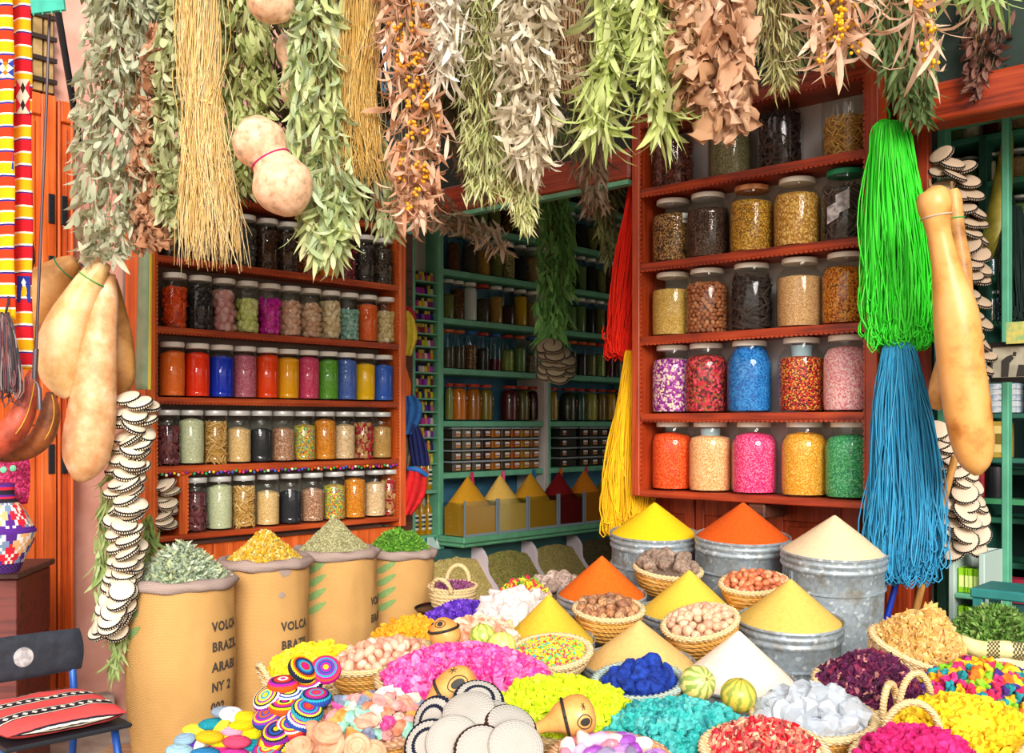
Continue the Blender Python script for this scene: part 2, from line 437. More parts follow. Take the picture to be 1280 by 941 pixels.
# lintel over the shop front
b = MB(); b.box((-1.62, .01, 2.165), (-.06, .13, 2.30), 0, None, .012); b.box((1.04, .03, 2.165), (4.0, .15, 2.30), 0, None, .012)
b.box((-1.62, .0, 2.145), (-.06, .04, 2.164), 1); 
struct(b.obj('beam', [W_RED_X, GREEN], smooth=False, M=FB.M))
_bt = FB.uz(1083, 84)[1] + .04; _bw = FB.ux(1083) + .06
b = MB(); b.box((-1.62, .05, 2.301), (-.05, .12, 3.5)); b.box((_bw, .05, 2.301), (4.2, .12, 3.5)); b.box((-.05, .05, _bt), (_bw, .12, 3.5))
struct(b.obj('wall_front', m_plain('#2a3b33', .6, c2='#1f2c26', scale=6, name='dark_green_fretwork'), None, smooth=False, M=FB.M))
# awning: canvas on a steel frame over the street side
CANVAS = m_plain('#3fae97', .8, c2='#379a86', scale=20, name='teal_canvas')
aw = empty('awning', FB.pt(.3, 0, 2.90), FB.rz)
b = MB(); pts = []
nx, ny = 24, 6
for j in range(ny+1):
    for i in range(nx+1):
        x = -1.5 + 2.9*i/nx; y = -1.25 + 1.05*j/ny
        pts.append((x, y, .02*math.sin(i*1.3) + .12*(y+.95)*1.0))
vs = pts + [(p[0], p[1], p[2]+.008) for p in pts]; n0 = len(pts); fs = []
for j in range(ny):
    for i in range(nx):
        a = j*(nx+1)+i; q = (a, a+1, a+nx+2, a+nx+1)
        fs.append(q[::-1]); fs.append(tuple(n0+k for k in q))
b.add(vs, fs); b.obj('canvas', CANVAS, aw)
STEEL = m_plain('#23262b', .45, metal=.3, name='black_steel')
for x in (-1.4, -.5, .45, 1.35):
    b = MB(); b.tube([(x, -1.2, -.07), (x, -.16, .06)], .014, 8); b.obj('rafter', STEEL, aw)
tag(aw, 'teal canvas awning on a black steel frame over the stall', 'awning')
# rails the dried plants hang from
def rail(name, a, b_, r, lab):
    m = MB(); m.tube([a, (Vector(a)+Vector(b_))/2, b_], r, 10); o = m.obj(name, STEEL); tag(o, lab, 'rail'); return o
rail('hanging_rail', P(-40, -60, 3.15), P(1330, -60, 2.75), .012, 'black steel rail above the frontmost dried bunches')
rail('hanging_rail', P(480, 70, 4.1), P(1330, -20, 3.55), .012, 'black steel rail above the shaded bunches by the cabinet of large jars')

# ------------------------------------------------------------------ shutter with small jars, left
def scallop(b, x0, x1, y, z, r, mi=0, vertical=False):
    n = int(abs(x1-x0)/(r*2.1))
    for i in range(n):
        t = x0 + (i+.5)*(x1-x0)/n
        c = (y[0], y[1], t) if vertical else (t, y, z)
        s_ = []; f_ = []
        for k in range(7):
            a = PI*k/6
            if vertical: s_ += [(y[0]+r*math.sin(a)*y[2], y[1]-.004, t+r*math.cos(a)), (y[0]+r*math.sin(a)*y[2], y[1]+.006, t+r*math.cos(a))]
            else: s_ += [(t+r*math.cos(a), y-.004, z-r*math.sin(a)), (t+r*math.cos(a), y+.006, z-r*math.sin(a))]
        for k in range(6): f_.append((2*k, 2*k+1, 2*k+3, 2*k+2))
        f_.append(tuple(range(0, 14, 2))); f_.append(tuple(range(13, 0, -2)))
        b.add(s_, f_, mi)
AB = [.710, .984, 1.256, 1.533, 1.812, 2.09]    # board tops
AW = FA.ux(497)
cab = empty('jar_shelf', FA.o, FA.rz)
b = MB(); b.box((-.055, .150, .66), (AW+.04, .165, 2.16)); b.obj('back_panel', m_plain('#8d8078', .8, c2='#6f635c', scale=4, name='greyish_board'), cab, smooth=False)
for nm, x0, x1 in (('side_panel', -.055, -.004), ('side_panel', AW+.004, AW+.045)):
    b = MB(); b.box((x0, -.012, .66), (x1, .149, 2.16), 0, None, .004); b.obj(nm, W_ORANGE, cab, smooth=False)
for x, sg in ((-.004, 1), (AW+.004, -1)):
    b = MB(); scallop(b, .70, 2.12, (x, -.006, sg), 0, .0075, 0, True); b.obj('carved_edge', W_ORANGE, cab, smooth=False)
for k, z in enumerate(AB + [2.15]):
    if k == 6: continue
    b = MB(); b.box((-.003, -.010, z-.022), (AW+.003, .149, z), 0, None, .003)
    if k: scallop(b, 0.0, AW, -.004, z-.021, .0075)
    b.obj('shelf', W_ORANGE_X, cab, smooth=False)
b = MB(); b.box((-.055, -.012, 2.161), (AW+.045, .15, 2.19)); b.obj('top_board', W_ORANGE_X, cab, smooth=False)
x1 = FA.ux(225)
b = MB(); b.box((x1-.004, -.004, AB[0]+.001), (x1+.03, .149, AB[1]-.024)); scallop(b, AB[0]+.01, AB[1]-.03, (x1+.03, -.0, 1), 0, .007, 0, True); b.obj('divider', W_ORANGE, cab, smooth=False)
tag(cab, 'orange varnished wall shelf with carved edges above the burlap sacks', 'shelf', None)
# little pompom garland under the second board
gb = MB()
for i in range(70):
    x = .02 + (AW-.04)*i/69; gb.lump((x, -.012, AB[1]-.031-.004*math.sin(i*1.9)), .006, .2, 1)
tag(gb.obj('pompom_garland', m_island(['#d43a8a','#f2c81c','#3a66c8','#3aa85a','#e0521c','#7a2c9a','#f4e8d0'], .9, interp='CONSTANT', name='wool_pompoms'), None, M=FA.M), 'multicoloured pompom garland along the lowest compartment of the orange wall shelf', 'garland')
# panelled doors below the shelf
def panel_door(name, fr, x0, x1, y, z0, z1, mat, lab, th=.04, rows=1, cat='door', hinges=()):
    d = empty(name, fr.pt(x0, y, 0), fr.rz); w = x1-x0
    b = MB(); fw = min(.07, w*.2)
    b.box((0, 0, z0), (fw, th, z1), 0, None, .004); b.box((w-fw, 0, z0), (w, th, z1), 0, None, .004)
    zs = [z0 + (z1-z0)*i/rows for i in range(rows+1)]
    for i, z in enumerate(zs):
        h = .08; a = z0 if i == 0 else (z1-h if i == rows else z-h/2)
        b.box((fw, .001, a), (w-fw, th-.001, a+h), 0, None, .004)
    b.obj('door_frame', mat, d, smooth=False)
    for i in range(rows):
        p = MB(); p.box((fw-.004, .014, zs[i]+.04), (w-fw+.004, th-.006, zs[i+1]-.04))
        p.box((fw+.02, .006, zs[i]+.10), (w-fw-.02, .0139, zs[i+1]-.10), 0, None, .008)
        p.obj('door_panel', mat, d, smooth=False)
    for (hx, hz) in hinges:
        h = MB(); h.box((hx-.012, -.005, hz-.055), (hx+.012, 0, hz+.055), 0, None, .002)
        for q in (-.04, -.015, .015, .04): h.lathe([(.004, 0), (.003, .003)], 8, 0, TR((hx, -.005, hz+q), PI/2), c1=True)
        h.obj('hinge', STEEL, d, smooth=False)
    if lab: tag(d, lab, cat)
    return d
n_ = 4
for i in range(n_):
    w = (AW+.09)/n_
    panel_door('wooden_shutter', FA, -.05+w*i+.002, -.05+w*(i+1)-.002, .05, .02, .655, W_ORANGE, ['orange wooden shutter panel below the wall shelf, behind the silvery-leaf sack','orange wooden shutter panel below the wall shelf, behind the yellow-flower sack','orange wooden shutter panel below the wall shelf, behind the grey-green herb sack','orange wooden shutter panel below the wall shelf, behind the bright green herb sack'][i], cat='shutter')
# folded shutters against the pink wall
xa, xb = FA.ux(28, .1), FA.ux(71, .1)
zt = FA.uz(60, 118, .1)[1]
panel_door('wooden_shutter', FA, xa-.15, xb, .10, .0, zt, W_ORANGE, 'tall orange wooden shutter behind the hanging gourds and thin iron rod', rows=2, cat='shutter', hinges=[(xb-xa+.15-.02, 1.95), (xb-xa+.15-.02, 1.72), (xb-xa+.15-.02, 1.02)])
panel_door('wooden_shutter', FA, xb+.006, FA.ux(93, .1), .10, .0, zt-.01, W_ORANGE, 'narrow folded leaf of the tall orange shutter beside pink plaster', rows=1, cat='shutter', hinges=[(.022, 1.95), (.022, 1.72), (.022, 1.02)])
# ------------------------------------------------------------------ cabinet with large jars
BB = [.881, 1.193, 1.506, 1.806, 2.110]
BW = FB.ux(1083); BT = FB.uz(1083, 84)[1]
cab = empty('display_cabinet', FB.o, FB.rz); BD = .20
b = MB(); b.box((-.03, BD-.012, .86), (BW+.03, BD, BT+.03)); b.obj('back_panel', m_plain('#cfc4c2', .75, c2='#b9aca8', scale=3, name='whitewashed_board'), cab, smooth=False)
for x0, x1 in ((-.034, .004), (BW-.001, BW+.045)):
    b = MB(); b.box((x0, -.012, .855), (x1, BD-.013, BT+.03), 0, None, .004); b.obj('side_panel', W_RED, cab, smooth=False)
for x, sg in ((.004, 1), (BW, -1)):
    b = MB(); scallop(b, .9, BT, (x, -.006, sg), 0, .009, 0, True); b.obj('carved_edge', W_RED, cab, smooth=False)
for k, z in enumerate(BB):
    b = MB(); b.box((.004, -.010, z-.028), (BW, BD-.013, z), 0, None, .003)
    if k: scallop(b, .01, BW, -.004, z-.027, .009)
    b.obj('shelf', W_RED_X, cab, smooth=False)
b = MB(); b.box((.004, -.011, BT-.03), (BW, BD-.013, BT+.028), 0, None, .003); scallop(b, .01, BW, -.004, BT-.029, .009); b.obj('top_board', W_RED_X, cab, smooth=False)
xm = FB.ux(945)
b = MB(); b.box((xm-.035, .0, .795), (xm+.035, .19, .852), 0, None, .006); b.obj('bracket', W_DARK, cab, smooth=False)
tag(cab, 'tall red-brown cabinet with carved shelves of large jars above the steel bins', 'cabinet')
for i, (a, c, lab) in enumerate(((810, 868, 'red-brown panelled door below the cabinet, behind the bright yellow cone'), (869, 925, 'red-brown panelled door below the cabinet, behind the brick-red powder cone'), (958, 1075, 'red-brown panelled door below the cabinet, behind the pale beige cone'))):
    panel_door('cabinet_door', FB, FB.ux(a, .22), FB.ux(c, .22)-.004, .22, .02, .85, W_RED, lab, rows=1)
panel_door('cabinet_door', FB, FB.ux(927, .22), FB.ux(956, .22), .24, .02, .85, W_DARK, 'dark wooden strip between the red-brown doors behind the brick-red powder cone', rows=1)
# tall red-brown door leaf on the far side of the cabinet
xr0, xr1 = FB.ux(1112, .24), FB.ux(1160, .24)
panel_door('door_leaf', FB, xr0-.08, xr1, .24, .0, FB.uz(1135, 122, .24)[1], W_RED, 'tall red-brown door leaf behind the green and turquoise yarn skeins', rows=3, hinges=[(.10, 1.95), (.10, 1.05)])
# ------------------------------------------------------------------ jars
_jm = {}
def prof_jar(style, r, h):
    if style == 'wide':
        body = [(r*.86, 0), (r*.97, .004), (r, .012), (r, .12*h), (r*.965, .135*h), (r, .15*h), (r, .70*h), (r*.965, .715*h), (r, .73*h), (r, .79*h), (r*.93, .855*h), (r*.84, .885*h), (r*.84, .93*h)]
        lid = [(r*.90, .905*h), (r*.92, .912*h), (r*.92, .985*h), (r*.89, h), (0.001, h)]; top = .82
    elif style == 'shoulder':
        body = [(r*.8, 0), (r*.96, .006), (r, .02), (r, .66*h), (r*.985, .71*h), (r*.93, .765*h), (r*.83, .81*h), (r*.73, .84*h), (r*.70, .86*h), (r*.70, .93*h)]
        lid = [(r*.745, .925*h), (r*.76, .932*h), (r*.76, .99*h), (r*.73, h), (.001, h)]; top = .8
    elif style == 'belly':
        body = [(r*.8, 0), (r*.93, .01*h), (r*.98, .12*h), (r, .35*h), (r*.98, .62*h), (r*.9, .76*h), (r*.77, .85*h), (r*.72, .88*h), (r*.72, .93*h)]
        lid = [(r*.78, .92*h), (r*.8, .93*h), (r*.8, .985*h), (r*.77, h), (.001, h)]; top = .85
    else:   # slim
        body = [(r*.88, 0), (r, .01*h), (r, .76*h), (r*.95, .82*h), (r*.8, .87*h), (r*.8, .93*h)]
        lid = [(r*.86, .91*h), (r*.88, .92*h), (r*.88, .985*h), (r*.85, h), (.001, h)]; top = .82
    return body, lid, top
def rad_at(body, z):
    for (r0, z0), (r1, z1) in zip(body, body[1:]):
        if z0 <= z <= z1 and z1 > z0: return r0 + (r1-r0)*(z-z0)/(z1-z0)
    return body[-1][0]
def jar_meshes(style, r, h, n):
    k = (style, r, h, n)
    if k not in _jm:
        body, lid, top = prof_jar(style, r, h)
        b = MB(); b.lathe(body, n, c0=True); bm = b.mesh('glass_jar', GLASS)
        l = MB(); l.lathe(lid, n, rfun=(lambda R, z, a: R + (.0009*math.cos(a*n/2) if .93*h < z < .99*h else 0)), c0=True); lm = l.mesh('lid', LIDW)
        _jm[k] = (bm, lm)
    return _jm[k]
def fill_mesh(style, r, h, fill, n, slope=0.0):
    k = ('f', style, r, h, round(fill, 2), n, round(slope, 2))
    if k not in _jm:
        body, lid, top = prof_jar(style, r, h)
        zt = fill*h; pr = [(.001, .006)]
        for i in range(9):
            z = .008 + (zt-.008)*i/8; pr.append((rad_at(body, z)*.945, z))
        q = pr[-1][0]
        pr += [(q*.8, zt+.004), (q*.4, zt+.010), (.001, zt+.012)]
        b = MB(); b.lathe(pr, n)
        if slope: b.v = [(x, y, z + (slope*x if z > zt*.85 else 0)) for x, y, z in b.v]
        _jm[k] = b.mesh('contents', LIDW, True, 1.2)
    return _jm[k]
def chunk_mesh(style, r, h, fill, kind, size, seed):
    k = ('c', style, r, h, round(fill, 2), kind, size, seed)
    if k not in _jm:
        R = random.Random(seed); body, lid, top = prof_jar(style, r, h); b = MB(); zt = fill*h
        z = size*1.0
        rows = 0
        while z < zt:
            rr = rad_at(body, z)*.95 - size*.75; m = max(5, int(2*PI*rr/(size*1.55)))
            for i in range(m):
                a = 2*PI*(i+.5*(rows % 2)+R.uniform(-.2, .2))/m; q = rr + R.uniform(-.15, .1)*size
                c = (q*math.cos(a), q*math.sin(a), z+R.uniform(-.25, .25)*size)
                if kind == 'chip': b.lump(c, size*.95, .35, 0, 0, (1, .9, .35), r=R)
                elif kind == 'lump': b.lump(c, size*.92, .22, 1, 0, (1, .85, .75), r=R)
                elif kind == 'leafy': b.lump(c, size*1.05, .6, 0, 0, (1.1, .6, .25), r=R)
                elif kind == 'stick':
                    d = Vector((-math.sin(a), math.cos(a), R.uniform(-1.6, 1.6))).normalized()*size*1.7
                    c = Vector(c); mid = c + Vector((R.uniform(-.3, .3), R.uniform(-.3, .3), R.uniform(-.3, .3)))*size*.6
                    b.tube([c-d, mid, c+d], [size*.28, size*.36, size*.22], 5)
            z += size*(1.25 if kind != 'chip' else .85); rows += 1
        for i in range(int(10*(r/size)**1.5)):
            a = R.uniform(0, 6.28); q = R.uniform(0, .75)*r
            b.lump((q*math.cos(a), q*math.sin(a), zt-size*.2), size*.95, .3, 0 if kind != 'lump' else 1, 0, (1, .85, .5), r=R)
        pr = [(.001, .006), (r*.7, .008), (r*.7, max(.02, zt-size*.6)), (.001, max(.02, zt-size*.5))]
        b.lathe(pr, 12)
        _jm[k] = b.mesh('contents', LIDW, kind in ('lump', 'stick'), .9)
    return _jm[k]
def slot(o, mat):
    o.material_slots[0].link = 'OBJECT'; o.material_slots[0].material = mat
def jar(M, style, r, h, fill, content, label, group, n=28, lid=None, name='glass_jar', slope=0.0, label_sticker=None, chunk=None, seed=1):
    bm, lm = jar_meshes(style, r, h, n)
    o = link(name, bm, None, M)
    tag(o, label, 'jar', group)
    l = link('lid', lm, o)
    if lid is not None and lid is not LIDW: slot(l, lid)
    if content is not None:
        me = chunk_mesh(style, r, h, fill, chunk[0], chunk[1], seed) if chunk else fill_mesh(style, r, h, fill, n, slope)
        c = link('contents', me, o); slot(c, content)
    if label_sticker:
        link('sticker', label_sticker, o)
    return o
# contents ------------------------------------------------------------
def G(*cols, scale=230, **k): return m_grain(tuple(cols), scale*1.7, **k)
ORD = ['first', 'second', 'third', 'fourth', 'fifth', 'sixth', 'seventh', 'eighth', 'ninth', 'tenth', 'eleventh', 'twelfth']
def I(*cols, **k): return m_island(tuple(cols), k.pop('rough', .7), **k)
row3 = [('orange powder', m_powder('#ff7a2e', '#f2681e')), ('scarlet powder', m_powder('#ff3a12', '#f02c08')), ('cobalt blue powder', m_powder('#1636c4', '#1230b0')), ('dusty rose granules', G('#c85f78','#b54a66','#d98a98','#a83c55')), ('vermilion powder', m_powder('#ff4a12', '#f53e0a')),
        ('amber yellow powder', m_powder('#ffae10', '#f59d08')), ('raspberry pink powder', G('#e23a6a','#d22a5a','#f05a84')), ('leaf green powder', G('#5fa52a','#4f9420','#78b83c')), ('slate blue powder', G('#4866b8','#3c58a8','#5a78c8')), ('golden yellow powder', m_powder('#ffc312', '#f5b408')), ('mid blue powder', m_powder('#3a66c8', '#2f58b8'))]
row2 = [('orange-red chips', I('#e0410f','#f05a1a','#c23208'), ('chip', .016), .72), ('charcoal pieces', I('#2a2626','#3a3434','#1c1918'), ('lump', .013), .75), ('dusty pink lumps', I('#d89a94','#c8807e','#e6b3aa'), ('lump', .024), .72), ('pale lime lumps', I('#dfe08a','#cdd070','#eceaa8'), ('lump', .019), .62), ('magenta lumps', I('#d818a0','#c00f8e','#e838b4'), ('lump', .021), .66),
        ('peach pink lumps', I('#e6b396','#d89f80','#f0c8ae'), ('lump', .019), .66), ('sandy pink lumps', I('#deb08e','#cf9a78','#ecc6a6'), ('lump', .018), .66), ('cream lumps', I('#e8cda0','#dab886','#f3e0bc'), ('lump', .020), .74), ('sea-green lumps', I('#8fb8a8','#79a596','#a8ccbc'), ('lump', .016), .62), ('orange granules', None, None, .78), ('pale tan lumps', I('#e2c890','#d0b274','#eedcb0'), ('lump', .018), .66)]
row4 = [('dark red petals', I('#5e2a34','#7a3a40','#46202a','#8a4a4c'), ('leafy', .015), .68), ('pale green grain', G('#c6c59a','#d6d4ae','#aeb080','#e0dcbc', scale=260), None, .80), ('ginger sticks', I('#d4a25a','#b8843c','#e8c080'), ('stick', .012), .76), ('beige grain', G('#dcae72','#cf9a5c','#e8c48c', scale=200), None, .64), ('black seed', G('#222226','#18181c','#303036', scale=280), None, .62),
        ('brown lentils', G('#a5694c','#8e5238','#bc8464','#d8b090', scale=190), None, .64), ('rainbow candy beads', G('#e8d21c','#d83a2a','#48a83a','#2a9ab0','#e8d21c','#d83a2a', scale=150, interp='CONSTANT'), None, .70), ('orange split lentils', G('#e58a1c','#d67410','#f2a838','#c9620c', scale=210), None, .80), ('pale chickpeas', G('#e8bc8c','#dca874','#f2d0a8', scale=130), None, .70), ('crimson petals', I('#a81828','#c82838','#7e0f1c','#e0b06a'), ('leafy', .013), .74), ('tan wheat grain', G('#c8924c','#b47c38','#d8a860', scale=220), None, .66)]
row1 = [('dark root pieces', I('#4a3020','#5e3e28','#33211a'), ('chip', .016), .7), ('brown bark', I('#553018','#6a4022','#3a2010'), ('leafy', .016), .7), ('umber powder', m_powder('#4a3426'), None, .7), ('grey lumps', I('#4f4a46','#625c56','#3a3632'), ('lump', .018), .7), ('dark bark curls', I('#4a2a18','#5c3620','#301a0e'), ('stick', .012), .75),
        ('chocolate bark', I('#43291c','#583a28','#2c1a12'), ('chip', .016), .75), ('rust-brown twigs', I('#9a4a20','#b35c2c','#7a3816'), ('stick', .011), .8), ('saffron orange powder', m_powder('#e07a10'), None, .9), ('garnet petals', I('#7a1820','#5a1016','#9a2a30'), ('leafy', .014), .7), ('blackish leaves', I('#3a302c','#4a3e38','#2a2320'), ('leafy', .015), .75), ('dark seed pods', I('#46352a','#5a4638','#302620'), ('lump', .012), .75)]
PX3 = [215.5, 247, 277, 306, 334, 360, 385.5, 409.7, 433, 456, 478.6]
PX4 = [210, 239.5, 270, 299, 326.5, 354, 380.5, 406, 430.6, 454, 477]
PX5 = [244.5, 275, 305, 335, 363.4, 391, 418, 443.4, 469, 486.6]
LIDG = m_plain('#cfd0cc', .35, metal=.2, name='pale_grey_lid')
def left_row(k, pxs, items, names):
    for i, (px, it) in enumerate(zip(pxs, items)):
        x = FA.ux(px, .06); 
        if len(it) == 2: lab, mat, ch, fl = it[0], it[1], None, rnd.choice([.76, .8, .83])
        else: lab, mat, ch, fl = it
        if mat is None: mat = G('#ee5a14','#e04a0c','#f57a30', scale=220)
        M = FA.M @ TR((x, .062, AB[k]+.0006), 0, 0, rnd.uniform(-1, 1))
        jar(M, 'wide', .0515, .222, fl, mat, f'clear jar of {lab}, {ORD[i]} along the {names} board above the burlap sacks', 'jars on the orange wall shelf', slope=rnd.choice([0, 0, .08, -.06]), chunk=ch, seed=100*k+i, lid=LIDG if k in (0, 1) else LIDW)
left_row(4, PX3, row1, 'topmost')
left_row(3, [PX3[i]+3 for i in range(11)], row2, 'second-highest')
left_row(2, PX3, row3, 'middle')
left_row(1, PX4, row4, 'second-lowest')
left_row(0, PX5, row4[:10], 'lowest')
# large jars
big = [
 [(834, 'dark red bark chips', I('#5a241c','#7a3a2c','#431812','#8a4c38'), ('chip', .013), .66), (911.5, 'olive brown seed', G('#6e6040','#574a2e','#837452', scale=190), None, .70), (974, 'near-black bark strips', I('#2a1a18','#3e2622','#1a100f'), ('stick', .016), .74), (1057, 'tan pods', I('#c48a3c','#a8702a','#dca858','#8a5a22'), ('stick', .010), .52)],
 [(833, 'mixed brown seed and spice', G('#7a4a24','#5a3218','#a8703a','#3a2214','#c89a5a', scale=130), None, .74), (884, 'dark brown kernels', G('#4e3228','#3c241c','#6a4838','#2c1a14', scale=130), None, .74), (939, 'golden mixed spice', G('#c88a26','#a86c18','#e0aa44','#7e5418', scale=120), None, .76), (995.5, 'golden flakes', G('#d89c44','#c08030','#ecbc6c','#a86c28', scale=95), None, .76), (1056, 'dark twiggy leaves', I('#4a3a34','#62504a','#34282a','#7a685e'), ('stick', .012), .74)],
 [(832, 'pale mustard grain', G('#d2a04a','#b8862f','#e2bc6c', scale=190), None, .72), (883, 'shiny brown almonds', I('#a8603a','#8e4c2a','#c07a50'), ('lump', .0125), .76), (938.6, 'black vanilla bark', I('#2a1e1c','#3c2c28','#1a1210'), ('stick', .018), .76), (999, 'light brown grain', G('#c8905c','#b07a48','#dcae7c', scale=200), None, .72), (1057, 'orange marigold shreds', G('#d87a1c','#c0600e','#e89a38','#7a3a0c', scale=110), None, .78)],
 [(832, 'violet and cream flowers', G('#a8329a','#8a2488','#c85ab4','#f2d8b0','#7a1a70','#e8b8d0', scale=75), None, .78), (882, 'deep red potpourri', G('#c81e34','#8a1426','#4a1c20','#e04a5c','#a0522a', scale=65), None, .80), (936, 'bright blue crystals', G('#1a6ab8','#0f5298','#3a8cd0','#2474c0', scale=110), None, .90), (1001, 'red and black seed', G('#c0181c','#8a1014','#2a1012','#d83a2c','#e8a83a', scale=130), None, .72), (1058, 'pale pink crystals', G('#f49aa4','#f8b8b8','#e8788a','#ffd8d0', scale=120), None, .82)],
 [(832, 'orange-red crystals', G('#f03c0c','#e03006','#f8541c','#fc7434', scale=170), None, .80), (887, 'peach crystals', G('#f8a264','#f28c48','#ffbe8a','#ffd0a0', scale=170), None, .77), (942, 'hot pink crystals', G('#f5186a','#e00c58','#ff4a8c','#ff88b0', scale=170), None, .81), (1005, 'amber crystals', G('#ee961c','#e2860c','#f8ac34','#f8c868', scale=170), None, .82), (1061, 'emerald crystals', G('#3cac62','#58c47c','#2a9450','#86d49c','#2c8a6a', scale=150), None, .79)]]
NM = ['topmost', 'second-highest', 'middle', 'second-lowest', 'lowest']
LIDGR = m_plain('#1f9a6a', .4, name='green_lid'); LIDOR = m_plain('#d89a6a', .5, c2='#c07a48', scale=40, name='rusty_lid')
for rI, row in enumerate(big):
    z = BB[4-rI]
    for i, (px, lab, mat, ch, fl) in enumerate(row):
        x = max(.096, min(BW-.092, FB.ux(px, .09))); M = FB.M @ TR((x, .096, z+.0006), 0, 0, rnd.uniform(-1, 1))
        lid = LIDGR if (rI == 1 and i == 4) else LIDOR if (rI == 1 and i == 2) else LIDW
        o = jar(M, 'shoulder', .087, (.262 if rI in (1, 2) else .278), fl, mat, f'large jar of {lab} on the {NM[rI]} shelf of the red-brown cabinet', 'large jars in the red-brown cabinet', n=40, lid=lid, slope=rnd.choice([0, .05, -.05]), chunk=ch, seed=900+rI*10+i)
        if (rI, i) in ((3, 3), (4, 1)):
            cpm = MB(); cpm.lathe([(.034, .20), (.040, .25), (.041, .25), (.036, .199), (.001, .199)], 20); cpm.obj('measuring_cup', m_plain('#9fb8c4', .25, spec=.6, name='cloudy_plastic'), o)
        if (rI, i) == (1, 4):
            s = MB()
            for a0, z0, z1 in ((-2.5, .06, .12), (-2.1, .09, .16)):
                vs = []; fs = []
                for k in range(7):
                    a = a0+.55*k/6; vs += [(.0877*math.cos(a), .0877*math.sin(a), z0+.02*(k/6)), (.0877*math.cos(a), .0877*math.sin(a), z1+.02*(k/6))]
                for k in range(6): fs.append((2*k, 2*k+2, 2*k+3, 2*k+1))
                s.add(vs, fs)
            o.rotation_euler.z += 0
            s.obj('torn_sticker', m_plain('#d8d4d4', .8, c2='#8d8688', scale=40, name='torn_paper'), o, M=Matrix.Rotation(-o.matrix_world.to_euler().z+FB.rz*0, 4, 'Z'))
# ------------------------------------------------------------------ the shop inside
GW = m_plain('#d8d2cc', .6, c2='#c4bcb6', scale=6, name='white_paint')
CBZ = [FC.uz(558, y)[1] for y in (275, 336, 397, 460, 526, 591)]      # board tops, top to bottom
XL0, XL1, XR1 = FC.ux(553), FC.ux(683), FC.ux(800)
SD = .235
sh = empty('shelving', FC.o, FC.rz)
for x0, x1, m in ((FC.ux(514), FC.ux(518), GREEN), (FC.ux(547), XL0, GREEN), (FC.ux(679), FC.ux(684), GW), (FC.ux(684), FC.ux(687), GREEN), (XR1, XR1+.05, GREEN)):
    b = MB(); b.box((x0, -.012, .25), (x1, SD-.001, 2.62), 0, None, .003); b.obj('upright', m, sh, smooth=False)
top2 = CBZ[0] + .29
for z in [top2] + CBZ:
    for x0, x1 in ((XL0, FC.ux(679)), (FC.ux(687), XR1)):
        b = MB(); b.box((x0+.001, -.004, z-.035), (x1-.001, SD-.001, z), 0, None, .004); b.obj('shelf', GREEN, sh, smooth=False)
tag(sh, 'green painted shelving with white uprights along the inside of the shop', 'shelving')
# jars inside
dark = {'seed': G('#4a4030','#38301f','#5c5240'), 'olive': G('#7a7a3a','#62622a','#90904e'), 'twig': I('#7a4a24','#5c3618','#94602f'), 'green': G('#6a8a4a','#587a3a','#82a060'), 'salt': m_powder('#e8e6e2'), 'ochre': G('#b88a3a','#9c722a','#cca054'), 'yellow': m_powder('#d8a81c'), 'choc': m_powder('#4a3026'),
        'tan': G('#b08a5c','#967244','#c6a276'), 'peas': G('#8fa040','#7a8c30','#a6b656', scale=110), 'black': G('#26221f','#1a1715','#332e2a'), 'mixed': G('#c8b878','#5a6a3a','#e0d29a','#8a7a44', scale=130), 'nuts': G('#7a6a50','#94826a','#5c4e3a', scale=90), 'wine': m_powder('#5a1424'), 'cream': m_powder('#e0d8b8'), 'blue': m_powder('#8aa4b8')}
LR = m_plain('#c8381c', .45, c2='#a82c14', scale=40, name='red_lid'); LB = m_plain('#2a5aa0', .45, name='blue_lid'); LO = m_plain('#c8602c', .5, name='orange_lid')
nmc = {'seed': 'brown seed', 'olive': 'olive-green herb', 'twig': 'cinnamon-brown twigs', 'green': 'green herb', 'salt': 'white salt', 'ochre': 'ochre seed', 'yellow': 'yellow powder', 'choc': 'dark brown powder', 'tan': 'tan grain', 'peas': 'split peas', 'black': 'black seed', 'mixed': 'mixed pulses', 'nuts': 'small nuts', 'wine': 'wine-red powder', 'cream': 'cream powder', 'blue': 'pale blue powder'}
stk = MB()
def sticker_mesh(r, z0, z1, a0, a1, cols, name='sticker'):
    b = MB(); n = 6
    for k in range(len(cols)):
        za, zb = z0+(z1-z0)*k/len(cols), z0+(z1-z0)*(k+1)/len(cols); vs = []; fs = []
        for i in range(n+1):
            a = a0+(a1-a0)*i/n; vs += [(r*math.cos(a), r*math.sin(a), za), (r*math.cos(a), r*math.sin(a), zb)]
        for i in range(n): fs.append((2*i, 2*i+2, 2*i+3, 2*i+1))
        b.add(vs, fs, k)
    return b.mesh(name, [m_plain(c, .6, name='label_print') for c in cols])
def irow(k, bay, px_list, kinds, lids, style='slim', r=.046, h=.235, fills=(.7,), back=.07, stick=None):
    z = ([top2] + CBZ)[k]
    for i, (px, kd) in enumerate(zip(px_list, kinds)):
        x = FC.ux(px, back); lid = lids[i % len(lids)]
        M = FC.M @ TR((x, back, z+.0006))
        ch = ('stick', .014) if kd == 'twig' else None
        jar(M, style, r, h, fills[i % len(fills)], dark[kd], f'{["slim","slim","slim","slim","slim","plump","slim"][k]} jar of {nmc[kd]}, {ORD[i]} on the {["uppermost","second","third","fourth","fifth"][k]} green shelf {bay}', 'spice jars on the green shelves', n=18, lid=lid, chunk=ch, seed=50+i+k*12, label_sticker=stick)
n1, n2 = 'beside the tiny bottles', 'beside the red yarn'
irow(1, n1, [568, 585, 601, 617, 633, 648, 663], ['olive','seed','green','olive','twig','olive','tan'], [LIDG, LIDW], fills=(.75, .6, .8))
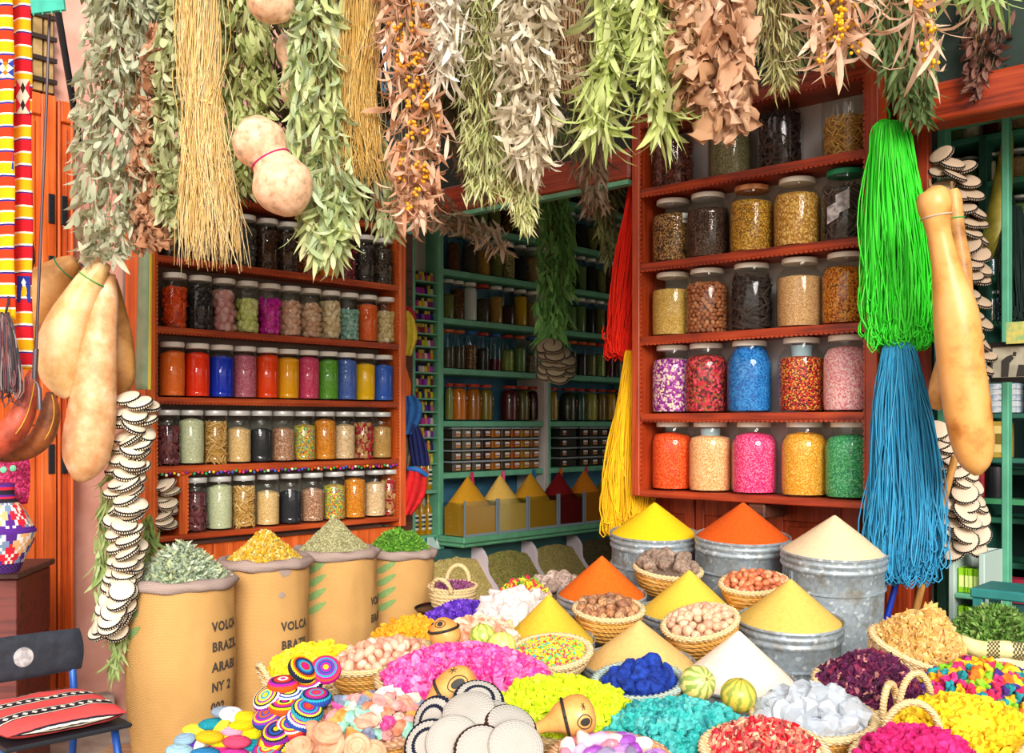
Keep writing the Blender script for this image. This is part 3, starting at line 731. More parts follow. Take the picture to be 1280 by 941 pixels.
irow(2, n1, [567, 587, 603.5, 619.5, 635, 650, 664.5], ['twig','seed','ochre','olive','mixed','black','tan'], [LIDG, LIDG, LIDW], fills=(.7, .75, .65))
irow(3, n1, [558.5, 571.5, 587, 603, 619.5, 635, 650, 664.5], ['olive','twig','salt','seed','ochre','choc','yellow','tan'], [LIDG, LIDW, LIDW, LR, LIDW, LIDG, LIDW, LIDW], fills=(.6, .75, .85, .6, .7, .5, .8, .65))
irow(4, n1, [560, 573.5, 588, 604, 619, 634, 649.5, 664.5], ['seed','seed','twig','black','wine','peas','green','nuts'], [LO, LO, LB, LR, LB, LR, LO, LB], style='belly', r=.045, fills=(.5, .55, .6, .55, .3, .55, .65, .5))
irow(1, n2, [697, 712, 725, 738, 750, 761.5, 773], ['seed','green','black','olive','seed','tan','olive'], [LIDG], fills=(.7,))
irow(2, n2, [699, 712.5, 725, 737.5, 749.5, 761, 772], ['seed','seed','green','black','olive','twig','black'], [LIDG, LIDW], fills=(.7, .75))
irow(3, n2, [700, 712.5, 724.5, 736.5, 748.5, 760, 771], ['olive','green','green','black','olive','seed','tan'], [LIDG, LIDG, LIDW, LIDW, LIDW], fills=(.75, .7))
irow(4, n2, [702, 713.5, 726, 737.5, 749, 760.5, 771], ['twig','seed','black','olive','peas','wine','seed'], [LO, LO, LO, LO, LR, LO], style='slim', fills=(.6, .65, .6))
# big preserve jars on the fifth board
pres = [(561.5, '#8a8a30', .028), (573.5, '#e8780c', .052), (591.5, '#b5640c', .052), (607.5, '#8a6f14', .047), (636.5, '#5e1216', .058), (653.5, '#6a5a14', .044), (667, '#4a0c16', .050)]
pres2 = [(690.5, '#c8941c', .04), (710, '#3a3a20', .062), (725, '#3f5f50', .042), (738, '#b8ac4a', .052), (751, '#8a6a1c', .042), (763, '#d8a010', .046), (774, '#7a1c4a', .04)]
nmp = {'#8a8a30': 'olive', '#e8780c': 'bright orange', '#b5640c': 'amber', '#8a6f14': 'mustard', '#5e1216': 'dark cherry', '#6a5a14': 'olive brown', '#4a0c16': 'burgundy', '#c8941c': 'golden', '#3a3a20': 'murky olive', '#3f5f50': 'grey-green', '#b8ac4a': 'pale lime', '#8a6a1c': 'tobacco', '#d8a010': 'bright yellow', '#7a1c4a': 'magenta'}
for i, (px, c, r) in enumerate(pres + pres2):
    x = FC.ux(px, .09); h = .225
    M = FC.M @ TR((x, .09, CBZ[4]+.0006), 0, 0, 0)
    jar(M, 'belly', r, h, .84, m_plain(c, .35, spec=.5, name='preserve'), f'big preserve jar of {nmp[c]} liquid with a red lid on the green shelf', 'preserve jars', n=24, lid=LR, label_sticker=sticker_mesh(r*1.006, .10, .145, -1.25, -.55, ['#e8b83c', '#b53a3a', '#f2eee6']))
# stacks of small plastic spice boxes
BOXG = m_glass('#dfe4e6', .05, 1.2, name='clear_plastic'); BLID = m_glass('#c4cacd', .12, 1.4, name='frosted_plastic')
def small_box(M, w, d, h, mat, label, group, stick):
    b = MB(); b.box((-w/2, -d/2, 0), (w/2, d/2, h*.80), 0, None, .004); o = b.obj('spice_box', BOXG, None, smooth=False, M=M); tag(o, label, 'box', group)
    c = MB(); c.box((-w/2+.003, -d/2+.003, .003), (w/2-.003, d/2-.003, h*.72), 0, None, .003); c.obj('contents', mat, o, smooth=False)
    l = MB(); l.box((-w/2-.003, -d/2-.003, h*.80), (w/2+.003, d/2+.003, h*.985), 0, None, .003); l.obj('lid', m_plain('#98a0a4', .4, name='grey_plastic'), o, smooth=False)
    if stick:
        s = MB(); cs = ['#e0b03a', '#a8486a', '#f0ece6', '#e8e4da']
        for k in range(4): s.box((-w*.1, -d/2-.0012, h*(.18+.11*k)), (w*.40, -d/2-.0003, h*(.29+.11*k)), k)
        for q in range(3): s.box((-w*.05+q*w*.14, -d/2-.0018, h*.43), (-w*.05+q*w*.14+w*.09, -d/2-.0012, h*.47), 4)
        s.obj('sticker', [m_plain(cc, .6, name='label_print') for cc in cs + ['#5a3a5a']], o, smooth=False)
    return o
bc = ['#4a4030', '#5a5024', '#4a4238', '#4a1c20', '#e07a0c', '#6a4c30', '#d8600c', '#e0900c', '#b56a1c']
bn = ['dark seed', 'olive herb', 'grey-brown seed', 'wine-red spice', 'bright orange spice', 'brown spice', 'deep orange spice', 'amber spice', 'caramel spice']
px9 = [564.5, 577, 589.5, 601.5, 614, 626, 638.5, 650.5, 662.5]
cz = FC.uz(558, 591)[1]
rowh = .066
for c_ in range(9):
    for r_ in range(4):
        x = FC.ux(px9[c_], .06); w = (FC.ux(px9[min(c_+1, 8)], .06)-FC.ux(px9[min(c_, 7)], .06))*.93
        small_box(FC.M @ TR((x, .06, cz+.0006+r_*(rowh+.001))), w-.006, .09, rowh, m_plain(bc[(c_ + (r_ == 1 and c_ == 2)) % 9] , .6, name='boxed_spice'), f'clear box of {bn[c_]} beside the counter upright, {["bottom","second","third","top"][r_]} of its stack', 'small spice boxes beside the tiny bottles', True)
px6 = [694, 704, 720, 732, 744, 757, 770]
for c_ in range(6):
    for r_ in range(4):
        x = FC.ux(px6[c_]+4, .06); w = (FC.ux(px6[c_+1], .06)-FC.ux(px6[c_], .06))*.90
        small_box(FC.M @ TR((x, .06, cz+.0006+r_*(rowh+.001))), w-.006, .09, rowh, m_plain(['#3a332a', '#4a4436', '#3f392c', '#5a4a2a', '#4c4638', '#56502c'][c_], .6, name='boxed_spice'), f'small clear box by the yellow yarn, {ORD[c_]} stack from the upright, {["bottom","second","third","top"][r_]} of stack', 'small spice boxes near the yellow yarn', c_ != 1)
# narrow rack of tiny bottles
rk = empty('bottle_rack', FC.o, FC.rz)
X0, X1 = FC.ux(518.5), FC.ux(546.5)
b = MB(); b.box((X0, .10, .30), (X1, .112, 2.3)); b.obj('back_panel', m_plain('#cfc6bd', .7, name='cream_board'), rk, smooth=False)
tz = [FC.uz(530, y, .03)[1] for y in [340+16.2*i for i in range(15)]]
TCOL = ['#c83a9a', '#7a2c9a', '#d8d01c', '#e0a01c', '#2a2a7a', '#d86a8a', '#a84ac0', '#c8d84a', '#e8d8d0', '#8a2c4a']
tb = MB(); tb.lathe([(.0112, 0), (.0116, .031), (.008, .038), (.008, .041)], 8, c0=True); tb.lathe([(.0084, .0415), (.0084, .058), (.0066, .060)], 8, 1, c1=True)
for i, z in enumerate(tz):
    m = MB(); m.box((X0+.001, .0, z-.064), (X1-.001, .0995, z-.060)); m.box((X0+.001, -.002, z-.064), (X1-.001, .002, z-.055)); m.obj('shelf', GREEN, rk, smooth=False)
tag(rk, 'narrow green-edged rack holding rows of tiny bright bottles', 'rack')
tmesh = {}
for i, z in enumerate(tz):
    for j in range(7):
        c = TCOL[(i*3 + (j*5) // 2 + (i*j) % 3) % 10]
        if c not in tmesh: tmesh[c] = tb.mesh('tiny_bottle', [m_plain(c, .25, spec=.6, name='bottle_dye'), m_plain('#d8b84a' if TCOL.index(c) % 2 else '#2a2430', .3, name='bottle_cap')])
        o = link('tiny_bottle', tmesh[c], None, FC.M @ TR((X0+.018+(X1-X0-.036)*j/6, .03, z-.0595)))
        tag(o, 'tiny brightly coloured bottle in a packed row on the narrow green rack', 'bottle', 'tiny bottles on the narrow rack')
# oil bottles under it
for rI, (yb, cnt) in enumerate(((612, 3), (668, 3))):
    z = FC.uz(530, yb, .04)[1]
    m = MB(); m.box((X0+.001, -.004, z-.02), (X1-.001, .0985, z)); o = m.obj('shelf', GREEN, rk, smooth=False)
    for j in range(cnt):
        x = X0+.035+(X1-X0-.07)*j/(cnt-1)
        e = MB(); e.lathe([(.022, 0), (.024, .008), (.024, .135), (.018, .16), (.009, .178), (.008, .215)], 14, c0=True)
        o = e.obj('oil_bottle', m_plain('#b8860c', .08, spec=.7, name='golden_oil'), None, M=FC.M @ TR((x, .04, z+.0006)))
        tag(o, f'slim bottle of golden oil, {ORD[j]} on the {["upper","lower"][rI]} shelf under the tiny bottles', 'bottle', 'oil bottles under the tiny bottles')
        q = MB(); q.lathe([(.0095, .212), (.0095, .24), (.001, .241)], 12); q.obj('cap', m_plain('#c89a1c', .3, metal=.5, name='gold_cap'), o)
        link('label', sticker_mesh(.0245, .03, .12, -2.2, -.9, ['#e6e2d2', '#2a3a4a', '#c8b86a', '#3a5a6a', '#e6e2d2', '#2a2a30', '#e6e2d2']), o)
# printed panel under the rack
b = MB(); b.box((X0-.02, -.012, .10), (XL0, -.002, FC.uz(530, 672)[1])); 
o = b.obj('printed_panel', m_grain(('#bcd8d0', '#8fc4b8', '#2f8a7c', '#d8e6e0'), 40, bmp=.05, stretch=(1,1,.4), name='teal_print'), None, smooth=False, M=FC.M); tag(o, 'teal and white printed panel under the oil bottles, behind the bright green herb sack', 'panel')
# counter with cone-topped boxes and herb bins
cu = empty('spice_counter', FC.o, FC.rz)
cy = -.21
cz0 = FC.uz(574, 671, cy)[1]
# depth chosen so the box fronts stand proud of the shelves
xs = [FC.ux(p, cy) for p in (576, 619, 656.6, 694.7, 727, 758.6, 790)]
b = MB(); b.box((FC.ux(577, cy)-.01, cy-.03, cz0-.04), (xs[-1]+.2, -.016, cz0-.004), 0, None, .006); b.box((FC.ux(577, cy), cy-.01, cz0-.065), (xs[-1]+.2, -.02, cz0-.041), 0, None, .006); b.obj('ledge', m_plain('#5a9a74', .5, c2='#4e8a66', scale=12, name='green_paint_dark'), cu, smooth=False)
b = MB(); b.box((FC.ux(566, cy)-.01, -.06, .02), (xs[-1]+.2, -.02, cz0-.086)); b.obj('back_panel', m_plain('#2f5a58', .7, name='dark_teal_paint'), cu, smooth=False)
fz = FC.uz(560, 785, cy-.12)[1]
b = MB(); b.box((FC.ux(566, cy)-.01, cy-.14, fz-.02), (xs[-1]+.2, cy-.12, fz+.055), 0, None, .004); b.obj('front_board', GREEN, cu, smooth=False)
b = MB(); b.box((FC.ux(566, cy)-.01, cy-.12, .0), (xs[-1]+.2, cy-.10, fz-.021)); b.obj('base_board', m_plain('#c9b4bc', .6, name='pale_mauve_paint'), cu, smooth=False)
bx = [FC.ux(p, cy-.08) for p in (556, 626, 688, 744, 800)]
for x in bx[1:4]:
    m = MB(); vs = []; n = 14
    for k in range(n+1):
        t = k/n; z = fz-.0+(cz0-.09-fz)*t; yy = cy-.118+.20*t+.018*math.sin(t*PI*4)
        vs += [(x-.012, yy, z), (x+.012, yy, z), (x+.012, -.061, z), (x-.012, -.061, z)]
    fs = []
    for k in range(n):
        a = 4*k
        for q in range(4): fs.append((a+q, a+(q+1) % 4, a+4+(q+1) % 4, a+4+q))
    fs += [(0,3,2,1), (4*n, 4*n+1, 4*n+2, 4*n+3)]
    m.add(vs, fs); m.obj('divider', m_plain('#d4c4cc', .6, name='pale_mauve_paint'), cu, smooth=True)
tag(cu, 'green counter with scalloped bins of dried herbs and a ledge of cone-topped boxes', 'counter')
for i, (cols, lab) in enumerate(((('#b8a25c','#a08c4a','#ccb878'), 'greenish-brown dried herb heaped in the counter bin next to the printed panel'), (('#8a7640','#66562e','#a89450','#748a40'), 'dark twiggy herb heaped in the second counter bin'), (('#98884e','#80723e','#ac9c62'), 'olive-brown herb heaped in the third counter bin'), (('#4a4026','#3a321c','#5c5232'), 'dark herb heaped in the counter bin behind the yellow yarn'))):
    x0, x1 = bx[i]+.013, bx[i+1]-.013; m = MB(); vs = []; n = 26
    z0, z1 = fz+.02, cz0-.13
    for j in range(n+1):
        for k in range(n+1):
            t = k/n; u = j/n; y = cy-.117 + (.22)*t
            vs.append((x0+(x1-x0)*u, y, z0+(z1-z0)*t**.85*(.9+.1*math.sin(u*PI)) + .012*noise.noise(Vector((u*9, t*9, i))) ))
    fs = [(j*(n+1)+k, (j+1)*(n+1)+k, (j+1)*(n+1)+k+1, j*(n+1)+k+1) for j in range(n) for k in range(n)]
    m.add(vs, fs)
    for _ in range(350):
        j, k = rnd.randrange(n), rnd.randrange(n); c = vs[j*(n+1)+k]
        m.lump((c[0]+rnd.uniform(-.008, .008), c[1]-.002, c[2]+.002), .006, .5, 0, 0, (1.6, .5, .4))
    o = m.obj('herb_heap', m_grain(cols, 240, name='dried_herb'), None, M=FC.M); tag(o, lab, 'herbs', 'herb heaps in the counter bins', 'stuff')
bcol = [('ochre', '#cf9424', '#bf841a', '#d8285a'), ('pale yellow', '#dfb45a', '#d2a548', '#e85a8a'), ('dark mustard', '#c48c22', '#b57e18', '#1a6a9a'), ('deep red', '#7a1418', '#6a0e12', '#d8601c'), ('orange', '#d07a1c', '#c06c12', '#d8285a'), ('brown ochre', '#b0801e', '#a07216', '#c81c6a'), ('dull ochre', '#a8781e', '#9a6c16', '#c8501c')]
CLEAR = m_glass('#eef2f0', .03, 1.0, name='clear_acrylic'); EDGE = m_plain('#7f8f9a', .35, metal=.3, name='grey_edge')
for i in range(6):
    x0, x1 = xs[i]+.004, xs[i+1]-.004; w = x1-x0; nm, c1, c2, sc_ = bcol[i]; xc = (x0+x1)/2; d = .17
    h = .20
    bxo = empty('spice_bin', FC.pt(xc, cy+d/2-.02, cz0-.0034), FC.rz)
    m = MB(); m.box((-w/2, -d/2, 0), (w/2, -d/2+.004, h)); m.obj('front_pane', CLEAR, bxo, smooth=False)
    m = MB(); m.box((-w/2-.001, -d/2-.004, 0), (-w/2+.012, -d/2+.0, h+.006)); m.box((w/2-.012, -d/2-.004, 0), (w/2+.001, -d/2+.0, h+.006)); m.box((-w/2+.012, -d/2-.004, 0), (w/2-.012, -d/2, .014))
    m.obj('edge_trim', EDGE, bxo, smooth=False)
    for sx in (-1, 1): m = MB(); m.box((sx*w/2-.002, -d/2+.005, 0), (sx*w/2+.002, d/2, h*.96)); m.obj('side_pane', CLEAR, bxo, smooth=False)
    m = MB(); n = 24; vs = []; rr = min(w, d)/2
    for a in range(n+1):
        for k in range(n+1):
            X = -w/2+.006+(w-.012)*a/n; Yy = -d/2+.006+(d-.012)*k/n; q = math.hypot(X/(w/2), (Yy-.02)/(d/2))
            vs.append((X, Yy, h*.93 + max(-.02, .155*(1-q)) + .002*noise.noise(Vector((X*60, Yy*60, i)))))
    fs = [(a*(n+1)+k, (a+1)*(n+1)+k, (a+1)*(n+1)+k+1, a*(n+1)+k+1) for a in range(n) for k in range(n)]
    col = lambda a, k: a*(n+1)+k
    m.add(vs, fs); vs = [Vector(q) for q in vs]
    for edge in ([(a, 0) for a in range(n+1)], [(a, n) for a in range(n+1)], [(0, k) for k in range(n+1)], [(n, k) for k in range(n+1)]):
        e = []
        for (a, k) in edge:
            q = vs[col(a, k)]; e += [q, Vector((q.x, q.y, .004))]
        m.add(e, [(2*t, 2*t+2, 2*t+3, 2*t+1) for t in range(n)])
    m.obj('spice_cone', m_powder(c1, c2), bxo, ang=1.0)
    tag(bxo, f'clear-fronted bin heaped with a cone of {nm} powder on the green counter', 'bin', 'cone-topped bins on the counter')
    sc = MB(); ang = .35
    p0 = Vector((w*.32, .06, h*.93+.05)); dv = Vector((-.25, -.12, 1)).normalized()
    sc.tube([p0+dv*.02, p0+dv*.06, p0+dv*.12], [.008, .009, .011], 8)
    sc.lathe([(.004, .0), (.020, .012), (.024, .05), (.022, .05), (.018, .014), (.001, .004)], 12, 0, TR(p0-dv*.03, .2, -.2, 0))
    o = sc.obj('scoop', m_plain(sc_, .3, spec=.6, name='scoop_plastic'), None, M=bxo.matrix_world if False else Matrix.Translation(FC.pt(xc, cy+d/2-.02, cz0)) @ Matrix.Rotation(FC.rz, 4, 'Z'))
    tag(o, f'{ {"#d8285a":"pink","#e85a8a":"rose pink","#1a6a9a":"blue","#d8601c":"orange","#c81c6a":"magenta","#c8501c":"rust"}[sc_] } plastic scoop standing in the {nm} powder', 'scoop')
# red kerb strip in front of the counter
b = MB(); b.box((FC.ux(560, -.55), -.56, .0), (FC.ux(700, -.55), -.50, FC.uz(600, 752, -.55)[1])); o = b.obj('trim_2', m_plain('#b01430', .5, name='red_paint'), None, smooth=False, M=FC.M); struct(o)
# ------------------------------------------------------------------ sacks
def text_mesh(body, size, bold=.0019):
    cu_ = bpy.data.curves.new('t', 'FONT'); cu_.body = body; cu_.size = size; cu_.offset = bold; cu_.space_character = 1.12
    cu_.resolution_u = 3; o = bpy.data.objects.new('t', cu_); COL.objects.link(o)
    dg = bpy.context.evaluated_depsgraph_get(); me = bpy.data.meshes.new_from_object(o.evaluated_get(dg))
    vs = [v.co.copy() for v in me.vertices]; fs = [tuple(p.vertices) for p in me.polygons]
    bpy.data.objects.remove(o); bpy.data.meshes.remove(me); bpy.data.curves.remove(cu_)
    return vs, fs
INK = m_plain('#3a3430', .9, c2='#5a4a3a', scale=160, name='black_stencil_ink')
GINK = m_plain('#6f9656', .95, c2='#88a064', scale=160, name='green_stencil_ink')
BURLAP = m_weave('#e4b878', '#be8c4e', 560, .9, '#d8a868', name='burlap', bmp=.6)
MAUVE = m_weave('#b8a49a', '#968078', 500, .9, name='mauve_lining', bmp=.4)
def sack(px, py_top, Y, r, z0, label, seed, text=None, t_ang=.6, leaf_ang=None, tz=None, leafz=None, patch=None):
    R = random.Random(seed); c = P(px, py_top, Y); H = c.z - z0
    o = empty('burlap_sack', (c.x, c.y, z0)); fa = math.atan2(-c.y, -c.x)
    def prof(t):   # radius along the height
        return r*(.86 + .16*math.sin(min(1, t*1.5)*PI/2) - .05*max(0, t-.55) + (.10*0))
    def rad(a, z):
        t = max(0, min(1, z/H)); v = Vector((math.cos(a)*1.2, math.sin(a)*1.2, z*3+seed))
        return prof(t)*(1 + .045*noise.noise(v*1.1) + .016*noise.noise(v*4) + .010*noise.noise(Vector((v.x*6, v.y*6, v.z*1.2)))) 
    b = MB(); n = 72; K = 44; vs = []; fs = []
    for k in range(K+1):
        z = H*k/K
        if k == 0: z = .0
        for i in range(n):
            a = 2*PI*i/n; q = rad(a, z)*(1 if k else .93)
            vs.append((q*math.cos(a), q*math.sin(a), z))
    for k in range(K):
        for i in range(n):
            j = (i+1) % n; fs.append((k*n+i, k*n+j, (k+1)*n+j, (k+1)*n+i))
    fs.append(tuple(range(n))[::-1])
    b.add(vs, fs); b.obj('sack_body', BURLAP, o, ang=None)
    # rolled lining at the mouth
    b = MB(); vs = []; fs = []; m = 12
    for i in range(n):
        a = 2*PI*i/n; R0 = rad(a, H)*.965; w = .019*(1+.25*noise.noise(Vector((math.cos(a)*3, math.sin(a)*3, seed))))
        for j in range(m):
            f = 2*PI*j/m; ww = w*(1+.14*math.sin(3*f+a*5))
            vs.append(((R0+ww*1.15*math.cos(f))*math.cos(a), (R0+ww*1.15*math.cos(f))*math.sin(a), H+.006+ww*math.sin(f)+.007*noise.noise(Vector((math.cos(a)*2, math.sin(a)*2, seed+5)))))
    for i in range(n):
        for j in range(m):
            fs.append((i*m+j, ((i+1) % n)*m+j, ((i+1) % n)*m+(j+1) % m, i*m+(j+1) % m))
    b.add(vs, fs); b.obj('rolled_lining', MAUVE, o, ang=None)
    def wrap(s, z, off=.0022):
        a = fa + s/r; q = rad(a, z)+off; return Vector((q*math.cos(a), q*math.sin(a), z))
    if text:
        b = MB()
        for i, line in enumerate(text):
            vs, fs = text_mesh(line, .042)
            b.add([wrap(t_ang*r+v.x*.82, tz-i*.066+v.y) for v in vs], fs)
        lo = b.obj('lettering', INK, o, smooth=False); lo['label'] = 'black stencilled lettering'
    if leaf_ang is not None:
        b = MB()
        for k in range(4):
            vs = []; n_ = 14; zc = leafz-.052*k
            for i in range(n_+1):
                t = i/n_; s_ = leaf_ang*r + (-.06+.105*t); up = .045*t**1.6; th = .038*math.sin(PI*(t*.92+.04))**.8*(.55+.45*t)
                vs += [wrap(s_, zc+up-th*.5, .0018), wrap(s_, zc+up+th*.5, .0018)]
            b.add(vs, [(2*i, 2*i+2, 2*i+3, 2*i+1) for i in range(n_)])
        lo = b.obj('leaf_print', GINK, o, smooth=False); lo['label'] = 'faded green leaf print'
    for (a_, z_, w_, h_) in (patch or ()):
        b = MB(); vs = []; n_ = 8
        for j in range(n_+1):
            for i in range(n_+1):
                u, v = i/n_-.5, j/n_-.5; k = 1+.18*noise.noise(Vector((u*5, v*5, w_*90)))
                vs.append(wrap(a_*r+u*w_*k*1.2*math.sqrt(1-2.4*v*v), z_+v*h_*k*1.2*math.sqrt(1-2.4*u*u), .0026))
        b.add(vs, [(j*(n_+1)+i, j*(n_+1)+i+1, (j+1)*(n_+1)+i+1, (j+1)*(n_+1)+i) for j in range(n_) for i in range(n_)])
        b.obj('patch', MAUVE, o, ang=None)['label'] = 'mauve cloth patch'
    tag(o, label, 'sack', 'burlap sacks')
    return o, Vector((c.x, c.y, z0+H)), r
def mound(name, c, rx, ry, h, mat, label, cat, n=900, piece=(.012, 'leaf'), kind='stuff', seed=1, M=None, pw=1.0, ripple=.02, basemat=None, group=None, sq=(1, .7, .5)):
    """a loose heap: a core plus its separate leaves, petals or grains"""
    R = random.Random(seed); b = MB(); N_, K = 40, 14; vs = []; fs = []
    def zz(q, a): return h*((1-q**pw) if pw <= 1.2 else (1-q*q)) + ripple*noise.noise(Vector((q*math.cos(a)*3, q*math.sin(a)*3, seed)))*(1-q)
    for k in range(K+1):
        q = k/K
        for i in range(N_):
            a = 2*PI*i/N_; vs.append((rx*q*math.cos(a), ry*q*math.sin(a), zz(q, a)-.004))
    for k in range(K):
        for i in range(N_):
            j = (i+1) % N_; fs.append((k*N_+i, (k+1)*N_+i, (k+1)*N_+j, k*N_+j))
    b.add(vs, fs, 1 if basemat else 0)
    for _ in range(n):
        q = math.sqrt(R.random())*.98; a = R.uniform(0, 6.2832); p = Vector((rx*q*math.cos(a), ry*q*math.sin(a), zz(q, a)+R.uniform(-.3, .5)*piece[0]*.5))
        s = piece[0]*R.uniform(.7, 1.3)
        if piece[1] == 'leaf':
            d = Vector((math.cos(a)*.5+R.uniform(-1, 1), math.sin(a)*.5+R.uniform(-1, 1), R.uniform(-.15, .8)))
            b.leaf(p, d, s*2.6, s*.9, R.uniform(-.8, .8), seg=3, fold=.35, r=R)
        elif piece[1] == 'grain': b.lump(p, s*.5, .2, 0, 0, sq, r=R)
        elif piece[1] == 'petal': b.lump(p, s*.6, .7, 0, 0, (1.1, .8, .3), r=R)
        elif piece[1] == 'twig':
            d = Vector((R.uniform(-1, 1), R.uniform(-1, 1), R.uniform(-.3, .5))).normalized()*s; b.tube([p-d, p+Vector((R.uniform(-1, 1), R.uniform(-1, 1), R.uniform(0, 1)))*s*.3, p+d], s*.10, 3, cap=False)
    mats = [mat] + ([basemat] if basemat else [])
    o = b.obj(name, mats, None, smooth=piece[1] in ('leaf', 'twig'), ang=1.0, M=M if M is not None else Matrix.Translation(Vector(c)))
    tag(o, label, cat, group, kind)
    return o
TX = ['VOLCA', 'BRAZIL', 'ARABI', 'NY 2', '002']
SZ = .02
s1 = sack(226, 728, 3.45, .176, SZ, 'burlap sack of silvery green leaves with VOLC BRAZ lettering, beside the disc strings', 3, TX, .56, -1.05, P(258, 800, 3.3).z, P(170, 742, 3.4).z)
s2 = sack(331, 704, 3.75, .158, SZ, 'burlap sack heaped with yellow chamomile, patched below its mouth', 8, TX[:2], .36, None, P(352, 797, 3.6).z, patch=((.46, P(357, 721, 3.6).z, .042, .042), (.38, P(351, 752, 3.6).z, .022, .018)))
s3 = sack(418, 692, 4.05, .165, SZ, 'burlap sack heaped with grey-green herb and a green leaf print near its mouth', 13, TX[:2], .98, -.46, P(458, 768, 3.9).z, P(378, 722, 3.9).z)
s4 = sack(499, 692, 4.35, .145, SZ, 'burlap sack of bright green herb, nearest the shop opening', 21, TX[:2], 1.2, -.40, P(536, 768, 4.2).z, P(478, 722, 4.2).z)
mound('herb_heap', s1[1], .155, .155, .13, m_island(('#9aaa92','#b9c6ac','#7d8f76','#d3dbbc','#8c9c80','#c9cf94'), .8, name='silvery_leaf'), 'silvery green dried leaves heaped in the frontmost sack', 'herbs', 2600, (.0095, 'leaf'), seed=4, pw=1.15)
mound('herb_heap', s2[1], .142, .142, .12, m_island(('#d8a81c','#c08a1c','#e8c23c','#a8801c','#e6d28a','#8a7a2c'), .8, name='chamomile'), 'yellow chamomile flowers heaped in the patched sack', 'flowers', 2600, (.011, 'petal'), seed=5, pw=1.15, basemat=m_grain(('#c8982c','#a87c1c','#dcb84a'), 120))
mound('herb_heap', s3[1], .150, .150, .145, m_island(('#a8a478','#8f8c60','#bdb88e','#787648','#c8c49c'), .85, name='dry_herb'), 'grey-green dried herb heaped in a steep cone in the third sack', 'herbs', 3200, (.009, 'grain'), seed=6, pw=1.05, basemat=m_grain(('#a8a478','#8f8c60','#bdb88e'), 170))
mound('herb_heap', s4[1], .128, .128, .095, m_island(('#5f9a2c','#4a8420','#7ab43c','#3c6e1c','#8cba50'), .8, name='green_herb'), 'bright green dried leaves heaped in the sack by the shop opening', 'herbs', 2600, (.0075, 'leaf'), seed=7, pw=1.3)
pt = MB(); 
b = MB(); b.box((-1.42, 3.12, .0), (-.95, 3.62, .0195), 0, TR((0, 0, 0)), .004); tag(b.obj('plank', m_wood('#c8a47c', '#8a6a48', 'x', name='bare_plank'), smooth=False), 'bare wooden plank under the frontmost burlap sack', 'plank')

# ------------------------------------------------------------------ display stand: stepped table under everything
def stand_z(y): return .17 if y < 2.45 else .22 if y < 2.95 else .24
TABLE = []   # (x, y, r, top z) pedestals
def pedestal(c, r, z): TABLE.append((c.x, c.y, r, z))
# ------------------------------------------------------------------ steel bins with cones
GALV = m_galv()
def steel_bin(px, py, Y, r, H, cone_h, c1, c2, blab, clab, tilt=.09, sink=.004, colscale=90, cr=.95):
    c = P(px, py, Y); H = min(H, c.z - stand_z(c.y) - .03) if c.y < 3.62 else H
    M = Matrix.Translation(c) @ Matrix.Rotation(tilt, 4, 'X') @ Matrix.Rotation(rnd.uniform(2.2, 4.0), 4, 'Z')
    b = MB()
    b.lathe([(r*.93, -H), (r*.94, -.115), (r*.975, -.112), (r*.975, -.108), (r*.94, -.105), (r*.94, -.05), (r*.955, -.047), (r*.985, -.040), (r*.985, -.034), (r*.955, -.028), (r*.96, -.024), (r*.99, -.018), (r*.99, -.010), (r*.965, -.006), (r*.97, 0), (r*1.0, .003), (r*1.0, .008), (r*.985, .010), (r*.965, .004), (r*.95, -.01), (r*.93, -.03), (.001, -.032)], 72, c0=True)
    o = b.obj('galvanised_bin', GALV, None, M=M, ang=.9); tag(o, blab, 'bin', 'galvanised bins')
    s = MB(); s.box((r*.935, -.006, -H), (r*.965, .006, -.05)); s.obj('seam', GALV, o, smooth=False)
    m = MB(); K = 34; pr = []
    for k in range(K+1):
        t = k/K; q = r*cr*(1-t); tip = .022
        z = cone_h*(1 - math.sqrt((q/(r*cr))**2 + tip**2) + tip*.8)
        pr.append((max(q, .0004), z+sink-.004))
    sd = rnd.uniform(0, 99)
    m.lathe(pr, 72, rfun=lambda R, z, a: R*(1+.012*noise.noise(Vector((math.cos(a)*2.5, math.sin(a)*2.5, z*14+sd)))))
    cn = m.obj('powder_cone', m_powder(c1, c2, colscale), None, M=M, ang=None); tag(cn, clab, 'spice', 'powder cones')
    pedestal(c, r*.8, c.z-H-.03)
    return M
steel_bin(818, 668, 3.92, .172, .34, .125, '#f0c41c', '#e4b614', 'galvanised bin under the bright yellow cone, beside the yellow yarn', 'bright yellow powder cone in the bin beside the yellow yarn')
steel_bin(928, 672, 3.70, .172, .34, .130, '#da5a1a', '#c24a10', 'galvanised bin under the tall brick-red cone, below the cabinet bracket', 'tall brick-red paprika cone below the bracket of the jar cabinet')
steel_bin(1042, 690, 3.40, .174, .42, .125, '#e6cba6', '#d9bb92', 'tallest galvanised bin, beside the turquoise yarn', 'pale beige powder cone in the tallest bin, beside the turquoise yarn')
steel_bin(752, 744, 3.42, .150, .26, .135, '#de681c', '#c85610', 'low galvanised bin under the orange cone behind the nutmeg basket', 'deep orange powder cone behind the nutmeg basket', tilt=.10)
steel_bin(861, 766, 3.28, .158, .26, .140, '#e6c046', '#d8b038', 'galvanised bin under the lemon-yellow cone behind the basket of pale nuts', 'lemon-yellow powder cone behind the basket of pale round nuts')
steel_bin(987, 777, 3.05, .158, .30, .130, '#e0ba60', '#d2a84c', 'galvanised bin under the mustard cone, in front of the tallest bin', 'mustard powder cone in front of the tallest bin')
